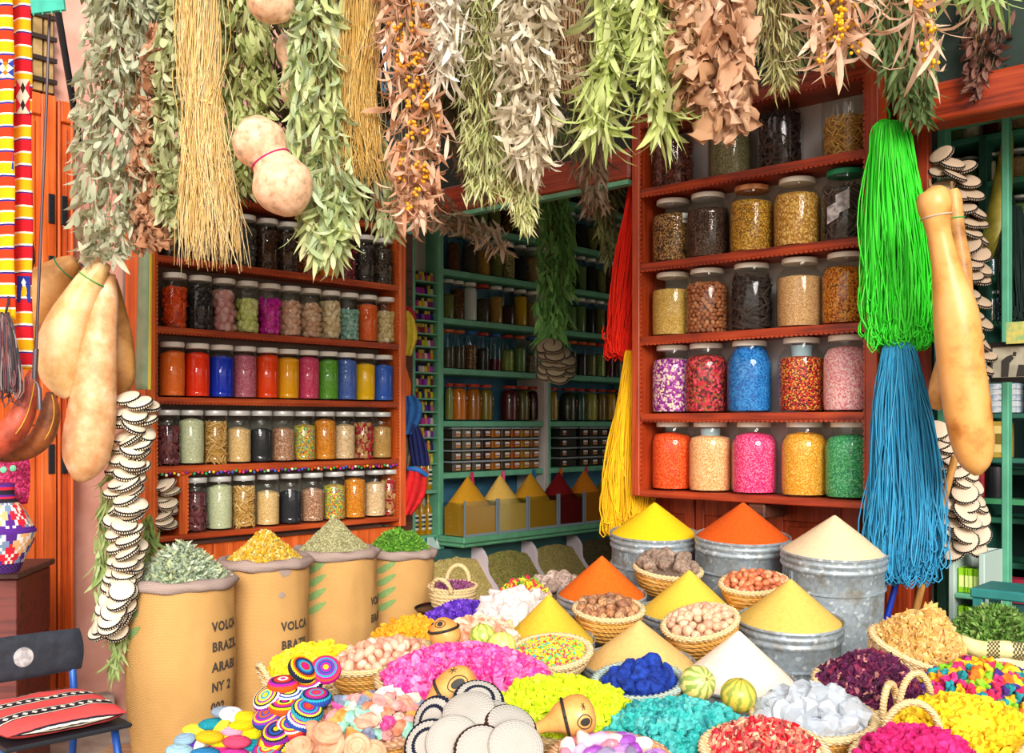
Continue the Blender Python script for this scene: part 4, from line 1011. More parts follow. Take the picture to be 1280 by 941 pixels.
steel_bin(686, 801, 3.0, .137, .24, .140, '#dab238', '#cca22a', 'galvanised bin under the turmeric cone behind the candy-bead basket', 'turmeric-yellow powder cone behind the basket of candy beads')
steel_bin(799, 830, 2.78, .156, .22, .122, '#dfb672', '#d2a660', 'low galvanised bin under the sandy cone behind the indigo basket', 'sandy tan powder cone behind the basket of indigo lumps')
steel_bin(922, 851, 2.68, .152, .20, .135, '#f4e2d0', '#e8d2bc', 'low galvanised bin under the white cone, behind two striped melons', 'creamy white powder cone behind two striped melons')

# ------------------------------------------------------------------ straw baskets
STRAWD = m_weave('#ecb464', '#c08434', 300, .8, '#f2c684', name='golden_straw', bmp=.8)
STRAWL = m_weave('#f2deb4', '#cba46a', 300, .8, '#e6c890', name='pale_straw', bmp=.8)
def braid_ring(b, rx, ry, z, a, twists=46, n=240, m=8, mi=0):
    vs = []; fs = []
    for i in range(n):
        t = 2*PI*i/n
        for j in range(m):
            f = 2*PI*j/m; q = a*(1+.22*math.cos(2*f-twists*t))
            k = (1 + q*math.cos(f)/((rx+ry)/2))
            vs.append((rx*k*math.cos(t), ry*k*math.sin(t), z+q*.9*math.sin(f)))
    for i in range(n):
        for j in range(m): fs.append((i*m+j, ((i+1) % n)*m+j, ((i+1) % n)*m+(j+1) % m, i*m+(j+1) % m))
    b.add(vs, fs, mi)
def basket(px, py, Y, rx, ry, dep, label, tilt=.15, roll=0.0, coils=6, mat=None, flare=.66, rim=.010, handles=(), name='straw_basket', rimmat=None, ped=True, hr=.05):
    c = P(px, py, Y); M = Matrix.Translation(c) @ Matrix.Rotation(roll, 4, 'Y') @ Matrix.Rotation(tilt, 4, 'X')
    mat = mat or STRAWD; b = MB(); pr = []
    for k in range(coils):
        for j in range(5):
            t = (k + j/5)/coils; w = 1-(1-flare)*(t**1.8); bulge = .004*math.sin(PI*j/5)
            pr.append((rx*w+bulge, -dep*t))
    pr = pr + [(rx*flare, -dep), (.001, -dep)]
    inner = [(rx*.96, .002), (rx*.9, -.02), (.001, -.024)]
    sy = ry/rx
    b.lathe(pr[::-1], 56, rfun=None, M=Matrix.Diagonal((1, sy, 1, 1))); b.lathe(inner[::-1], 56, M=Matrix.Diagonal((1, sy, 1, 1)))
    o = b.obj(name, mat, None, M=M, ang=None); tag(o, label, 'basket', 'straw baskets')
    r_ = MB(); braid_ring(r_, rx*.985, ry*.985, .002, rim); r_.obj('rim', rimmat or STRAWL, o, ang=None)
    for (a, hw, hh) in handles:
        h = MB(); base = Vector((rx*math.cos(a), ry*math.sin(a), 0)); tan = Vector((-math.sin(a), math.cos(a), 0)); out = Vector((math.cos(a), math.sin(a), 0))
        pts = []; rr = []
        for i in range(61):
            f = PI*i/60; pts.append(base + tan*hw*math.cos(f) + Vector((0, 0, 1))*hh*math.sin(f) + out*.012*math.sin(f)); rr.append(.0085*(1+.16*math.cos(i*PI*.9)))
        h.tube(pts, rr, 8); h.obj('handle', STRAWL, o, ang=None)
    if ped: pedestal(c, min(rx, ry)*flare*.75, c.z-dep-.035)
    return M, o
def scatter(M, rx, ry, h, size, meshes, mats, name, label, cat, group, seed, gap=1.7, layers=1, jitter=.3, zoff=.2, lim=400, orient='any', pw=2.0, shuffle_mats=None, edge=.93, scale=(.85, 1.2)):
    """countable things resting on a mound: every one an object of its own"""
    R = random.Random(seed); pts = []; tries = 0; out = []
    while tries < 6000 and len(pts) < lim:
        tries += 1; q = math.sqrt(R.random())*edge; a = R.uniform(0, 6.2832); x, y = rx*q*math.cos(a), ry*q*math.sin(a)
        if all((x-u)**2+(y-v)**2 > (gap*size)**2 for u, v, _ in pts): pts.append((x, y, q))
    for x, y, q in pts:
        z = h*(1-q**pw) + size*zoff + R.uniform(-jitter, jitter)*size
        s = R.uniform(*scale)
        if orient == 'any': E = Euler((R.uniform(0, 6.28), R.uniform(0, 6.28), R.uniform(0, 6.28)))
        else: E = Euler((R.uniform(-.5, .5), R.uniform(-.5, .5), R.uniform(0, 6.28)))
        L = Matrix.Translation((x, y, z)) @ E.to_matrix().to_4x4() @ Matrix.Diagonal((s, s, s, 1))
        o = link(name, R.choice(meshes), None, M @ L)
        if mats: slot(o, R.choice(mats))
        tag(o, label, cat, group); out.append(o)
    return out
def bed(M, rx, ry, h, mat, label, name='packed_layer', pw=2.0, cat='filling', kind='stuff'):
    b = MB(); vs = []; fs = []; N_, K = 36, 10
    for k in range(K+1):
        q = k/K
        for i in range(N_):
            a = 2*PI*i/N_; vs.append((rx*q*math.cos(a), ry*q*math.sin(a), h*(1-q**pw)-.002))
    for k in range(K):
        for i in range(N_):
            j = (i+1) % N_; fs.append((k*N_+i, (k+1)*N_+i, (k+1)*N_+j, k*N_+j))
    b.add(vs, fs); o = b.obj(name, mat, None, M=M); tag(o, label, cat, None, kind); return o
def lumps(name, rad, jag, sub, sq, mat, nvar=4, seed=1, smooth=True, ang=.9):
    R = random.Random(seed); out = []
    for _ in range(nvar):
        b = MB(); b.lump((0, 0, 0), rad, jag, sub, 0, sq, r=R); out.append(b.mesh(name, mat, smooth, ang))
    return out
# five small baskets
M, _ = basket(761, 762, 3.12, .103, .103, .085, 'round straw basket of brown nutmegs in front of the deep orange cone', tilt=.17)
bed(M, .095, .095, .02, m_plain('#8a5a3a', .8), 'nutmegs lying deeper in the nutmeg basket', 'nutmeg_layer')
scatter(M, .095, .095, .026, .0125, lumps('nutmeg', .0135, .1, 2, (1.2, 1, 1), m_obj(('#b5794c','#d89c6a','#8a5a40','#c98a58','#7a5648','#e0ae7c'), .55, nz=160, c_spot='#6e4a38', bmp=.3, name='nutmeg_shell')), None, 'nutmeg', 'brown nutmeg among others in the basket before the deep orange cone', 'nut', 'nutmegs in the basket', 5, gap=1.75)
M, _ = basket(835, 712, 3.58, .115, .115, .085, 'straw basket of knobbly grey-brown balls under the bright yellow cone', tilt=.15, roll=.06)
bed(M, .10, .10, .03, m_plain('#6a5648', .9), 'knobbly balls lying deeper in their basket', 'ball_layer')
scatter(M, .092, .092, .042, .026, lumps('dried_ball', .0285, .22, 3, (1, 1, .95), m_obj(('#a38a78','#8f7868','#b39a88'), .95, nz=120, c_spot='#6f5c50', bmp=.8, name='knobbly_husk')), None, 'dried_ball', 'knobbly grey-brown dried ball in the basket under the bright yellow cone', 'seed ball', 'knobbly balls', 6, gap=1.55, zoff=.4)
M, _ = basket(942, 729, 3.30, .105, .105, .085, 'straw basket of reddish peanuts between the brick-red and beige cones', tilt=.17, roll=-.1)
bed(M, .097, .097, .02, m_plain('#9a5030', .8), 'peanuts lying deeper in the reddish peanut basket', 'peanut_layer')
scatter(M, .097, .097, .026, .0105, lumps('peanut', .0108, .05, 2, (1.45, .95, .95), m_obj(('#c0623c','#d87c50','#a84e30','#e09a70','#c87048'), .35, name='peanut_skin')), None, 'peanut', 'red-skinned peanut in the basket between brick-red and beige cones', 'nut', 'red-skinned peanuts', 7, gap=1.75)
M, _ = basket(875, 778, 2.96, .107, .107, .10, 'straw basket of pale round nuts, tilted, behind the white cone', tilt=.24, roll=-.22, coils=7)
bed(M, .098, .098, .02, m_plain('#a8745a', .8), 'pale nuts lying deeper in the tilted basket', 'nut_layer')
scatter(M, .097, .097, .030, .0125, lumps('pale_nut', .0135, .05, 2, (1, 1, 1.05), m_obj(('#e2b894','#d6a884','#ecd0ac','#c8967a','#e8c4a4'), .5, nz=130, c_spot='#c08f74', name='pale_nut_shell')), None, 'pale_nut', 'pale round nut in the tilted basket behind the white cone', 'nut', 'pale round nuts', 8, gap=1.75)
M, _ = basket(687, 816, 2.72, .108, .108, .07, 'pale straw bowl of rainbow candy beads in front of the turmeric cone', tilt=.20, roll=-.08, mat=STRAWL, coils=5, flare=.5)
b = mound('candy_beads', (0,0,0), .098, .098, .030, m_island(('#f0d81c','#e8432c','#38b0b8','#f5e04a','#e8506a','#5ab848','#f2c81c'), .4, interp='CONSTANT', name='candy'), 'rainbow candy beads filling the pale straw bowl', 'candy', 2200, (.0085, 'grain'), seed=9, M=M, pw=2.0, ripple=.004, basemat=m_grain(('#f0d81c','#e8432c','#38b0b8'), 180), sq=(1, .8, .8))
M, _ = basket(798, 852, 2.50, .108, .100, .075, 'straw bowl of deep indigo lumps with a blue-stained rim', tilt=.20, roll=-.06, mat=m_weave('#d8c898', '#94845a', 300, .8, '#8fa6a0', name='blue_dusted_straw', bmp=.8), coils=5, flare=.5, rimmat=m_weave('#c9d0b8', '#8fa09a', 300, .8, '#7f9aa8', name='blue_dusted_rim', bmp=.8))
bed(M, .092, .085, .010, m_plain('#0c2a7a', .9), 'indigo powder under the lumps in the blue-stained bowl', 'indigo_dust')
IND = m_obj(('#0c3290','#123ca2','#0a2a80'), .85, nz=60, c_spot='#0a2470', bmp=.5, name='indigo')
scatter(M, .075, .068, .020, .019, lumps('indigo_lump', .0205, .35, 2, (1.2, 1, .8), IND, 5, ang=.4), None, 'indigo_lump', 'deep blue indigo lump in the blue-stained straw bowl', 'dye lump', 'indigo lumps', 10, gap=1.35, zoff=.3)
o = link('indigo_lump', lumps('indigo_lump', .024, .25, 2, (1, .9, 1), IND, 1, 44)[0], None, M @ TR((.04, .028, .036))); tag(o, 'largest deep blue indigo lump, perched highest in the straw bowl', 'dye lump', None)

# ------------------------------------------------------------------ large heaps in shallow baskets
FLW = {}
def flower_meshes(name, rad, mat, seed, jag=.45, sub=1, sq=(1, 1, .8), nv=5):
    return lumps(name, rad, jag, sub, sq, mat, nv, seed, True, .5)
def big_heap(px, py, Y, rx, ry, h, tilt, blabel, roll=0.0, handles=(), mat=None, dep=.07, rim=.011, name='straw_basket', rimmat=None):
    return basket(px, py, Y, rx, ry, dep, blabel, tilt=tilt, roll=roll, coils=5, mat=mat, flare=.7, rim=rim, handles=handles, name=name, rimmat=rimmat)[0]
STRAWR = m_weave('#d8bc90', '#ac8a5c', 260, .85, '#c4a274', name='rough_straw', bmp=.9)
# pink rosebuds
M = big_heap(582, 850, 2.50, .215, .145, .07, .24, 'broad shallow straw tray of dyed pink buds between gourd rattles', mat=STRAWR, rimmat=STRAWR)
PINKB = m_obj(('#cc1074','#dc2a8a','#b40a60','#e85aa4','#d41c80','#ec90bc'), .75, nz=110, c_spot='#e878b0', bmp=.4, name='pink_bud')
bed(M, .21, .14, .062, m_plain('#b01468', .9), 'dyed pink buds lying deeper in the broad tray', 'bud_layer')
scatter(M, .208, .138, .066, .0104, flower_meshes('pink_bud', .0136, PINKB, 3, .38, 2, (1,1,.95)), None, 'pink_bud', 'dyed pink flower bud in the broad tray between the gourd rattles', 'flower bud', 'pink buds', 12, gap=1.55, lim=300, zoff=.3)
# chartreuse
M = big_heap(700, 893, 2.35, .175, .125, .06, .24, 'shallow straw tray of chartreuse flowers in front of the candy bowl', mat=STRAWR, rimmat=STRAWR)
CHB = m_obj(('#c8de0c','#d8ec1c','#b4cc08','#e4f23c'), .8, nz=90, c_spot='#aec008', bmp=.5, name='chartreuse_flower')
bed(M, .17, .12, .060, m_plain('#a8bc08', .9), 'chartreuse flowers lying deeper in the tray', 'flower_layer')
scatter(M, .17, .12, .064, .0098, flower_meshes('chartreuse_flower', .0136, CHB, 5, .75, 2), None, 'chartreuse_flower', 'chartreuse dyed flower in the tray before the candy bowl', 'flower', 'chartreuse flowers', 13, gap=1.5, lim=300, zoff=.3)
# teal
M = big_heap(848, 925, 2.26, .185, .125, .065, .26, 'shallow straw tray of teal buds in front of the indigo bowl', mat=STRAWR, rimmat=STRAWR)
TLB = m_obj(('#0f8a8a','#1aa8a0','#0a6a72','#44b8b0','#0e7c84','#6cc4bc'), .75, nz=110, c_spot='#4ab4ae', bmp=.5, name='teal_bud')
bed(M, .18, .12, .066, m_plain('#0a5a60', .9), 'teal buds lying deeper in the tray', 'bud_layer')
scatter(M, .182, .122, .07, .0100, flower_meshes('teal_bud', .0132, TLB, 6, .55, 2, (1,1,.95)), None, 'teal_bud', 'teal dyed bud in the tray in front of the indigo bowl', 'flower bud', 'teal buds', 14, gap=1.5, lim=300, zoff=.3)
# red petals, gems, magenta in front
M = big_heap(955, 938, 2.12, .125, .10, .05, .26, 'straw bowl of scarlet potpourri petals at the front, beside the teal buds', mat=STRAWL)
mound('petal_heap', (0,0,0), .115, .092, .05, m_island(('#d01428','#b01024','#e83a4c','#d88a6a','#7e1a2c','#eec09a','#c82c3c'), .7, name='red_petal'), 'scarlet and pink potpourri petals in the front straw bowl', 'petals', 1100, (.017, 'petal'), seed=15, M=M, pw=2.0, basemat=m_grain(('#c01428','#8a1020','#e8a07a'), 90))
M = big_heap(762, 950, 2.08, .118, .09, .03, .24, 'straw bowl of polished gemstones at the front edge', mat=STRAWL, rimmat=m_weave('#e2b08a', '#b07a50', 300, .8, name='peach_straw', bmp=.8))
bed(M, .11, .085, .015, m_plain('#d8b8a8', .8), 'small stones under the polished gemstones', 'stone_layer')
GEM = [m_plain(c, .12, spec=.8, name='polished_gem') for c in ('#f0ecea', '#b07ac8', '#d8a8d0', '#e8c8c0', '#d87a8a', '#8a7a9a', '#f2dcd0', '#9a4ab0')]
scatter(M, .105, .08, .022, .016, lumps('gemstone', .0185, .15, 2, (1.4, .85, .8), GEM[0], 4, 4, ang=None), GEM, 'gemstone', 'smooth polished gemstone in the front straw bowl', 'gemstone', 'polished gemstones', 16, gap=1.6)
M = big_heap(1148, 955, 2.16, .135, .115, .06, .24, 'handled straw basket of magenta buds at the front edge', handles=((1.35, .058, .075),(4.4, .05, .07)), mat=STRAWL)
MGB = m_obj(('#d80c6a','#c00858','#e82c84','#a8064c'), .75, nz=100, c_spot='#b00858', bmp=.5, name='magenta_bud')
bed(M, .13, .11, .055, m_plain('#9a064a', .9), 'magenta buds lying deeper in the handled basket', 'bud_layer')
scatter(M, .128, .108, .06, .0105, flower_meshes('magenta_bud', .0142, MGB, 8, .6, 2), None, 'magenta_bud', 'magenta dyed bud in the handled basket at the front edge', 'flower bud', 'magenta buds', 17, gap=1.5, lim=250, zoff=.3)
# crystals
M = big_heap(1017, 897, 2.36, .138, .105, .05, .24, 'straw basket of clear white crystal chunks beside the dark hibiscus', mat=STRAWD)
bed(M, .125, .095, .03, m_plain('#c8ccd4', .7), 'crystal chips under the clear white chunks', 'chip_layer')
def m_crystal():
    m, nt, b = newmat('alum_crystal'); b.inputs['Base Color'].default_value = lin('#cfd6de'); b.inputs['Roughness'].default_value = .25
    b.inputs['Transmission Weight'].default_value = .35; b.inputs['IOR'].default_value = 1.35; b.inputs['Subsurface Weight'].default_value = 0.0
    return m
CRY = m_crystal()
scatter(M, .115, .085, .045, .023, lumps('crystal', .0275, .4, 1, (1.3, .95, .8), CRY, 6, 5, ang=.2), None, 'crystal', 'clear white crystal chunk in the straw basket beside the dark hibiscus', 'crystal', 'white crystals', 18, gap=1.15, zoff=.2)
# hibiscus
M = big_heap(1088, 862, 2.62, .140, .120, .08, .30, 'deep straw basket heaped with dark purple hibiscus petals', mat=STRAWD, roll=.12, dep=.09)
mound('hibiscus_heap', (0,0,0), .135, .115, .085, m_island(('#3c0f2e','#561640','#2a0820','#6c204e','#481238','#8a2848','#b88074'), .7, name='hibiscus', pos=(0,.2,.4,.6,.8,.92,1)), 'dark purple dried hibiscus petals heaped in the deep basket', 'petals', 1700, (.019, 'petal'), seed=19, M=M, pw=1.6, basemat=m_plain('#3a0a22', .8))
# straw moss basket
M = big_heap(1150, 812, 2.78, .135, .105, .09, .30, 'straw basket of crinkly golden moss below the turquoise yarn', mat=STRAWL, roll=.28, dep=.10)
mound('moss_heap', (0,0,0), .125, .095, .10, m_island(('#d8ac60','#c4944a','#e6c284','#b4843c'), .85, name='golden_moss'), 'crinkly golden dried moss heaped in the basket below the turquoise yarn', 'moss', 1500, (.019, 'petal'), seed=20, M=M, pw=2.0, ripple=.05, basemat=m_grain(('#d8ac60','#b88a44','#e6c284','#9a6f30'), 110, bmp=1.0))
# yellow heap on the front corner
M = big_heap(1206, 922, 2.33, .175, .135, .07, .24, 'broad handled straw tray of yellow flowers at the front corner', handles=((2.5, .055, .085), (1.95, .05, .09), (5.2, .05, .07)), mat=STRAWL)
YLB = m_obj(('#f0c80c','#e8b808','#f8d830','#dca808'), .8, nz=80, c_spot='#e0b010', bmp=.5, name='yellow_flower')
bed(M, .17, .13, .066, m_plain('#c89808', .9), 'yellow flowers lying deeper in the corner tray', 'flower_layer')
scatter(M, .172, .132, .07, .0115, flower_meshes('yellow_flower', .0162, YLB, 9, .75, 2), None, 'yellow_flower', 'yellow dyed flower in the broad tray at the front corner', 'flower', 'yellow flowers, front corner', 21, gap=1.5, lim=300, zoff=.3)
# mixed colours
M = big_heap(1232, 868, 2.60, .165, .14, .06, .24, 'broad straw tray of many-coloured dyed flowers behind the yellow ones', mat=STRAWL)
MIX = [m_plain(c, .8, c2=d, scale=100, bmp=.4, name='dyed_flower') for c, d in (('#e8b81c','#d8a00c'), ('#c81464','#e03c84'), ('#3a1c6a','#4a2c84'), ('#0f7a80','#1c949a'), ('#e8761c','#d86410'), ('#7ab81c','#8acc2c'), ('#e0b414','#f0cc34'), ('#d02858','#b81848'))]
bed(M, .16, .135, .06, m_plain('#5a3050', .9), 'mixed dyed flowers lying deeper in the tray', 'flower_layer')
scatter(M, .162, .137, .064, .0118, flower_meshes('dyed_flower', .0150, MIX[0], 10, .5, 2), MIX, 'dyed_flower', 'dyed flower head in the many-coloured tray behind the yellow flowers', 'flower', 'many-coloured flowers', 22, gap=1.4, lim=300, zoff=.3)
# green herb in the rolled plastic sack
c = P(1245, 800, 2.95); M = Matrix.Translation(c) @ Matrix.Rotation(.2, 4, 'X')
o = empty('woven_sack', c)
b = MB(); b.lathe([(.12, -.28), (.135, -.2), (.14, -.08), (.142, 0), (.136, .0), (.13, -.03), (.001, -.035)], 40, c0=True, rfun=lambda R, z, a: R*(1+.04*math.sin(a*5+z*20))); b.obj('sack_body', m_bands(('#e2d8a0','#ece4b8','#d8cc8a'), (0, .4, .8), 'Z', .05, name='cream_polypropylene'), o)
b = MB(); vs = []; fs = []; n, m = 60, 10
for i in range(n):
    a = 2*PI*i/n
    for j in range(m):
        f = 2*PI*j/m; q = .024*(1+.15*math.sin(a*7+f)); vs.append(((.138+q*math.cos(f))*math.cos(a), (.138+q*math.cos(f))*math.sin(a), .0+q*math.sin(f)))
for i in range(n):
    for j in range(m): fs.append((i*m+j, ((i+1) % n)*m+j, ((i+1) % n)*m+(j+1) % m, i*m+(j+1) % m))
b.add(vs, fs); rl = b.obj('rolled_rim', m_plain('#efe4a4', .5, c2='#e2d48a', scale=30, name='cream_polypropylene'), o)
rl['label'] = 'cream rolled rim with black checked bands'
b = MB()
for a0 in (-2.15, -1.75):
    for u in range(7):
        for v in range(9):
            if (u+v) % 2: continue
            a1, a2 = a0+.022*u*1.3, a0+.022*(u+1)*1.3; f1, f2 = -1.2+.28*v, -1.2+.28*(v+1); vs = []
            for (aa, ff) in ((a1, f1), (a2, f1), (a2, f2), (a1, f2)):
                q = .0258*(1+.15*math.sin(aa*7+ff)); vs.append(((.138+q*math.cos(ff))*math.cos(aa), (.138+q*math.cos(ff))*math.sin(aa), q*math.sin(ff)))
            b.add(vs, [(0, 1, 2, 3)])
b.obj('checked_print', INK, o, smooth=False)
tag(o, 'cream woven plastic sack with rolled checked rim, holding green herb', 'sack'); pedestal(c, .1, c.z-.30)
mound('herb_heap', c+Vector((0,0,.0)), .125, .125, .085, m_island(('#5f9032','#4a7824','#82a850','#6a8a44','#3c621c','#94a860'), .8, name='green_leaf'), 'green dried leaves heaped in the cream plastic sack', 'herbs', 2400, (.0095, 'leaf'), seed=23, pw=1.5)
# coloured mineral chunks
M = big_heap(472, 903, 2.32, .135, .105, .05, .24, 'straw basket of pastel mineral chunks in front of the pink buds', mat=STRAWD, rimmat=m_weave('#d8a888', '#a87a58', 200, .8, name='cloth_bound_rim', bmp=.6))
bed(M, .125, .095, .03, m_plain('#c89880', .8), 'mineral chips under the pastel chunks', 'chip_layer')
STN = [m_plain(c, .55, c2=d, scale=60, bmp=.2, name='mineral') for c, d in (('#d8b8a4','#c8a08c'), ('#d49a92','#c07c78'), ('#e0d0bc','#ceb89c'), ('#b8664a','#cc8a68'), ('#7cbca4','#a4d0bc'), ('#c03480','#d4609c'), ('#66708a','#8a94a8'), ('#d4842c','#e0a458'), ('#c8846c','#d8a48c'), ('#e2d6ce','#d0c0b8'))]
scatter(M, .122, .092, .042, .0145, lumps('mineral_chunk', .0185, .4, 1, (1.25, .95, .75), STN[0], 7, 6, smooth=False), STN, 'mineral_chunk', 'pastel mineral chunk in the straw basket in front of the pink buds', 'stone', 'pastel mineral chunks', 24, gap=1.35, zoff=.2, lim=150, scale=(.7, 1.45))
# hazelnuts oval basket and marigolds behind
M = big_heap(474, 822, 2.78, .140, .095, .04, .20, 'deep oval straw basket of pinkish nuts beside the burlap sacks', mat=STRAWD, roll=-.16, dep=.10)
bed(M, .13, .088, .03, m_plain('#a86a4a', .8), 'pinkish nuts lying deeper in the oval basket', 'nut_layer')
scatter(M, .13, .088, .034, .0120, lumps('pink_nut', .0125, .05, 2, (1.4, .95, .9), m_obj(('#d89a7a','#e8b498','#c8826a','#f0c8b0'), .4, name='nut_skin')), None, 'pink_nut', 'pinkish oval nut in the deep basket beside the burlap sacks', 'nut', 'pinkish nuts', 25, gap=1.7)
M = big_heap(512, 800, 3.0, .12, .08, .05, .20, 'straw tray of orange marigold heads behind the pinkish nuts', mat=STRAWD, roll=-.1)
ORB = m_obj(('#f0a00c','#e88c08','#f8b830','#d87c08'), .85, nz=90, c_spot='#d88a0c', bmp=.5, name='marigold')
bed(M, .115, .075, .045, m_plain('#b8700a', .9), 'orange marigold heads lying deeper in the tray', 'flower_layer')
scatter(M, .115, .075, .05, .0105, flower_meshes('marigold', .0142, ORB, 11, .7, 2), None, 'marigold', 'orange marigold head behind the basket of pinkish nuts', 'flower', 'orange marigolds', 26, gap=1.5, zoff=.3)
M = big_heap(392, 840, 2.85, .135, .10, .06, .22, 'handled straw basket of yellow flowers against the burlap sacks', mat=STRAWL, roll=-.14, handles=((3.7, .042, .07),))
bed(M, .13, .095, .06, m_plain('#d0a808', .9), 'yellow flowers lying deeper beside the burlap sacks', 'flower_layer')
YL2 = m_obj(('#f4d414','#e8c40c','#fae040','#e0b808'), .8, nz=80, c_spot='#e4bc10', bmp=.5, name='yellow_flower')
scatter(M, .132, .097, .064, .0105, flower_meshes('yellow_blossom', .0146, YL2, 12, .75, 2), None, 'yellow_blossom', 'yellow dyed flower in the handled basket against the burlap sacks', 'flower', 'yellow flowers by the sacks', 27, gap=1.5, lim=250, zoff=.3)
# purple flowers, white rocks, salmon salt, husk balls at the back
M = big_heap(583, 776, 3.2, .13, .10, .04, .2, 'straw tray of violet flowers in front of the printed panel', mat=STRAWR)
mound('flower_heap', (0,0,0), .128, .098, .05, m_island(('#4a1ca0','#5a2cb4','#3a1484','#7a4ac8','#2c0f6a'), .75, name='violet_petal'), 'violet dyed flowers heaped in front of the counter', 'flowers', 1100, (.019, 'petal'), seed=28, M=M, pw=1.8, basemat=m_plain('#2c1068', .9))
M = big_heap(648, 775, 3.2, .13, .11, .04, .2, 'straw tray of chalky white rocks behind the turmeric cone', mat=STRAWL)
WRK = m_obj(('#d8cec8','#c8bcb6','#e4dad4'), .6, nz=40, c_spot='#c8b8b4', bmp=.3, name='alum_rock')
bed(M, .12, .1, .03, m_plain('#d0c4c0', .8), 'small rock chips under the chalky white rocks', 'chip_layer')
scatter(M, .11, .09, .055, .03, lumps('white_rock', .036, .4, 2, (1.3, 1, .8), WRK, 5, 13, ang=.25), None, 'white_rock', 'chalky white rock in the heap behind the turmeric cone', 'rock', 'chalky white rocks', 29, gap=1.1, zoff=.2)
M = big_heap(598, 797, 2.92, .105, .08, .03, .2, 'shallow straw tray of salmon salt rocks behind the melons', mat=STRAWL)
SAL = m_obj(('#e8b090','#f0c8a8','#d8927a','#f4d8c0','#e0a060'), .5, nz=50, c_spot='#d8866a', bmp=.3, name='salmon_salt')
bed(M, .1, .075, .02, m_plain('#d8a080', .8), 'salt chips under the salmon salt rocks', 'chip_layer')
scatter(M, .095, .07, .035, .02, lumps('salt_rock', .024, .4, 2, (1.3, 1, .8), SAL, 5, 14, ang=.3), None, 'salt_rock', 'salmon pink salt rock in the tray behind the melons', 'rock', 'salmon salt rocks', 30, gap=1.2, zoff=.2)
M = big_heap(700, 742, 3.70, .13, .10, .04, .2, 'straw tray of grey-brown husk balls against the counter base', mat=STRAWR)
bed(M, .12, .09, .02, m_plain('#6a5648', .9), 'husks lying under the husk balls', 'husk_layer')
scatter(M, .115, .085, .05, .026, lumps('husk_ball', .029, .2, 3, (1, 1, .95), m_obj(('#b39a8c','#9c8578','#c4ada0'), .95, nz=110, c_spot='#7c685e', bmp=.8, name='knobbly_husk')), None, 'husk_ball', 'grey-brown husk ball in the tray against the counter base', 'seed ball', 'husk balls by the counter', 31, gap=1.5, zoff=.3)
M = big_heap(655, 745, 3.5, .085, .07, .03, .2, 'small straw tray of red, yellow and green straw flowers', mat=STRAWR)
mound('flower_heap', (0,0,0), .085, .07, .05, m_island(('#d8283c','#e8c41c','#6aa02c','#c81c50','#e0d040','#4a8424','#e04a2c'), .8, interp='CONSTANT', name='straw_flower'), 'red, yellow and green straw flowers by the counter base', 'flowers', 420, (.020, 'petal'), seed=32, M=M, pw=1.8, basemat=m_plain('#5a6a24', .9))
# purple-flower basket on the tray by the counter
tc_ = P(566, 757, 3.95); tr = MB(); tr.lathe([(.001, -.006), (.14, -.006), (.15, .006), (.146, .008), (.138, 0), (.001, 0)], 40)
tag(tr.obj('round_tray', m_plain('#1f1a1c', .35, c2='#3a1418', scale=20, name='black_lacquer'), None, M=Matrix.Translation(tc_+Vector((0, 0, -.012)))), 'black round tray under the handled basket of mauve buds', 'tray')
TABLE.append((tc_.x, tc_.y, .13, tc_.z-.019))
M, _ = basket(566, 733, 3.95, .093, .080, .078, 'small handled straw basket of mauve buds by the counter', tilt=.10, mat=STRAWL, coils=5, flare=.82, rim=.007, handles=((1.4, .045, .062), (4.3, .04, .05)), ped=False)
mound('bud_heap', (0,0,0), .085, .072, .012, m_island(('#7a2a6a','#94487e','#5a1c50','#a86a8a','#6a4a3a'), .8, name='mauve_bud'), 'mauve dried buds in the small handled basket', 'flower buds', 420, (.011, 'petal'), seed=33, M=M, pw=2.0, basemat=m_plain('#4a2040', .9))
# the stand itself
b = MB()
for (y0, y1, z) in ((1.72, 2.45, .17), (2.451, 2.95, .22), (2.951, 3.62, .24)):
    for k in range(4):
        ya, yb = y0+(y1-y0)*k/4, y0+(y1-y0)*(k+1)/4-.004; ym = (ya+yb)/2
        xa = (250-640)/FPX*ym; xb = (1330-640)/FPX*ym
        if y0 > 2.9: xa = (535-640)/FPX*ym; xb = (1130-640)/FPX*ym
        b.box((xa, ya, z-.03), (xb, yb, z), 0)
    xa = (270-640)/FPX*y0 if y0 < 2.9 else (540-640)/FPX*y0; xb = (1300-640)/FPX*y0 if y0 < 2.9 else (1110-640)/FPX*y0
    for x in (xa, (xa+xb)/2, xb): b.box((x-.03, y0+.05, 0), (x+.03, y0+.11, z-.031), 0); b.box((x-.03, y1-.11, 0), (x+.03, y1-.05, z-.031), 0)
st = b.obj('display_stand', m_wood('#7a5a40', '#4a3424', 'x', name='weathered_wood', rough=.7), None, smooth=False)
tag(st, 'low stepped wooden stand under the baskets and bins', 'stand')
b = MB()
for (x, y, r, z) in TABLE:
    z0 = stand_z(y)
    if y > 3.62 or z < z0+.012: z0 = 0
    if z > z0+.012: b.lathe([(r, z0+.001), (r, z)], 24, 0, Matrix.Translation((x, y, 0)), True, True)
b.obj('support_block', m_wood('#6a4c34', '#3e2c1e', 'z', name='weathered_wood', rough=.7), st, smooth=True, ang=.6)
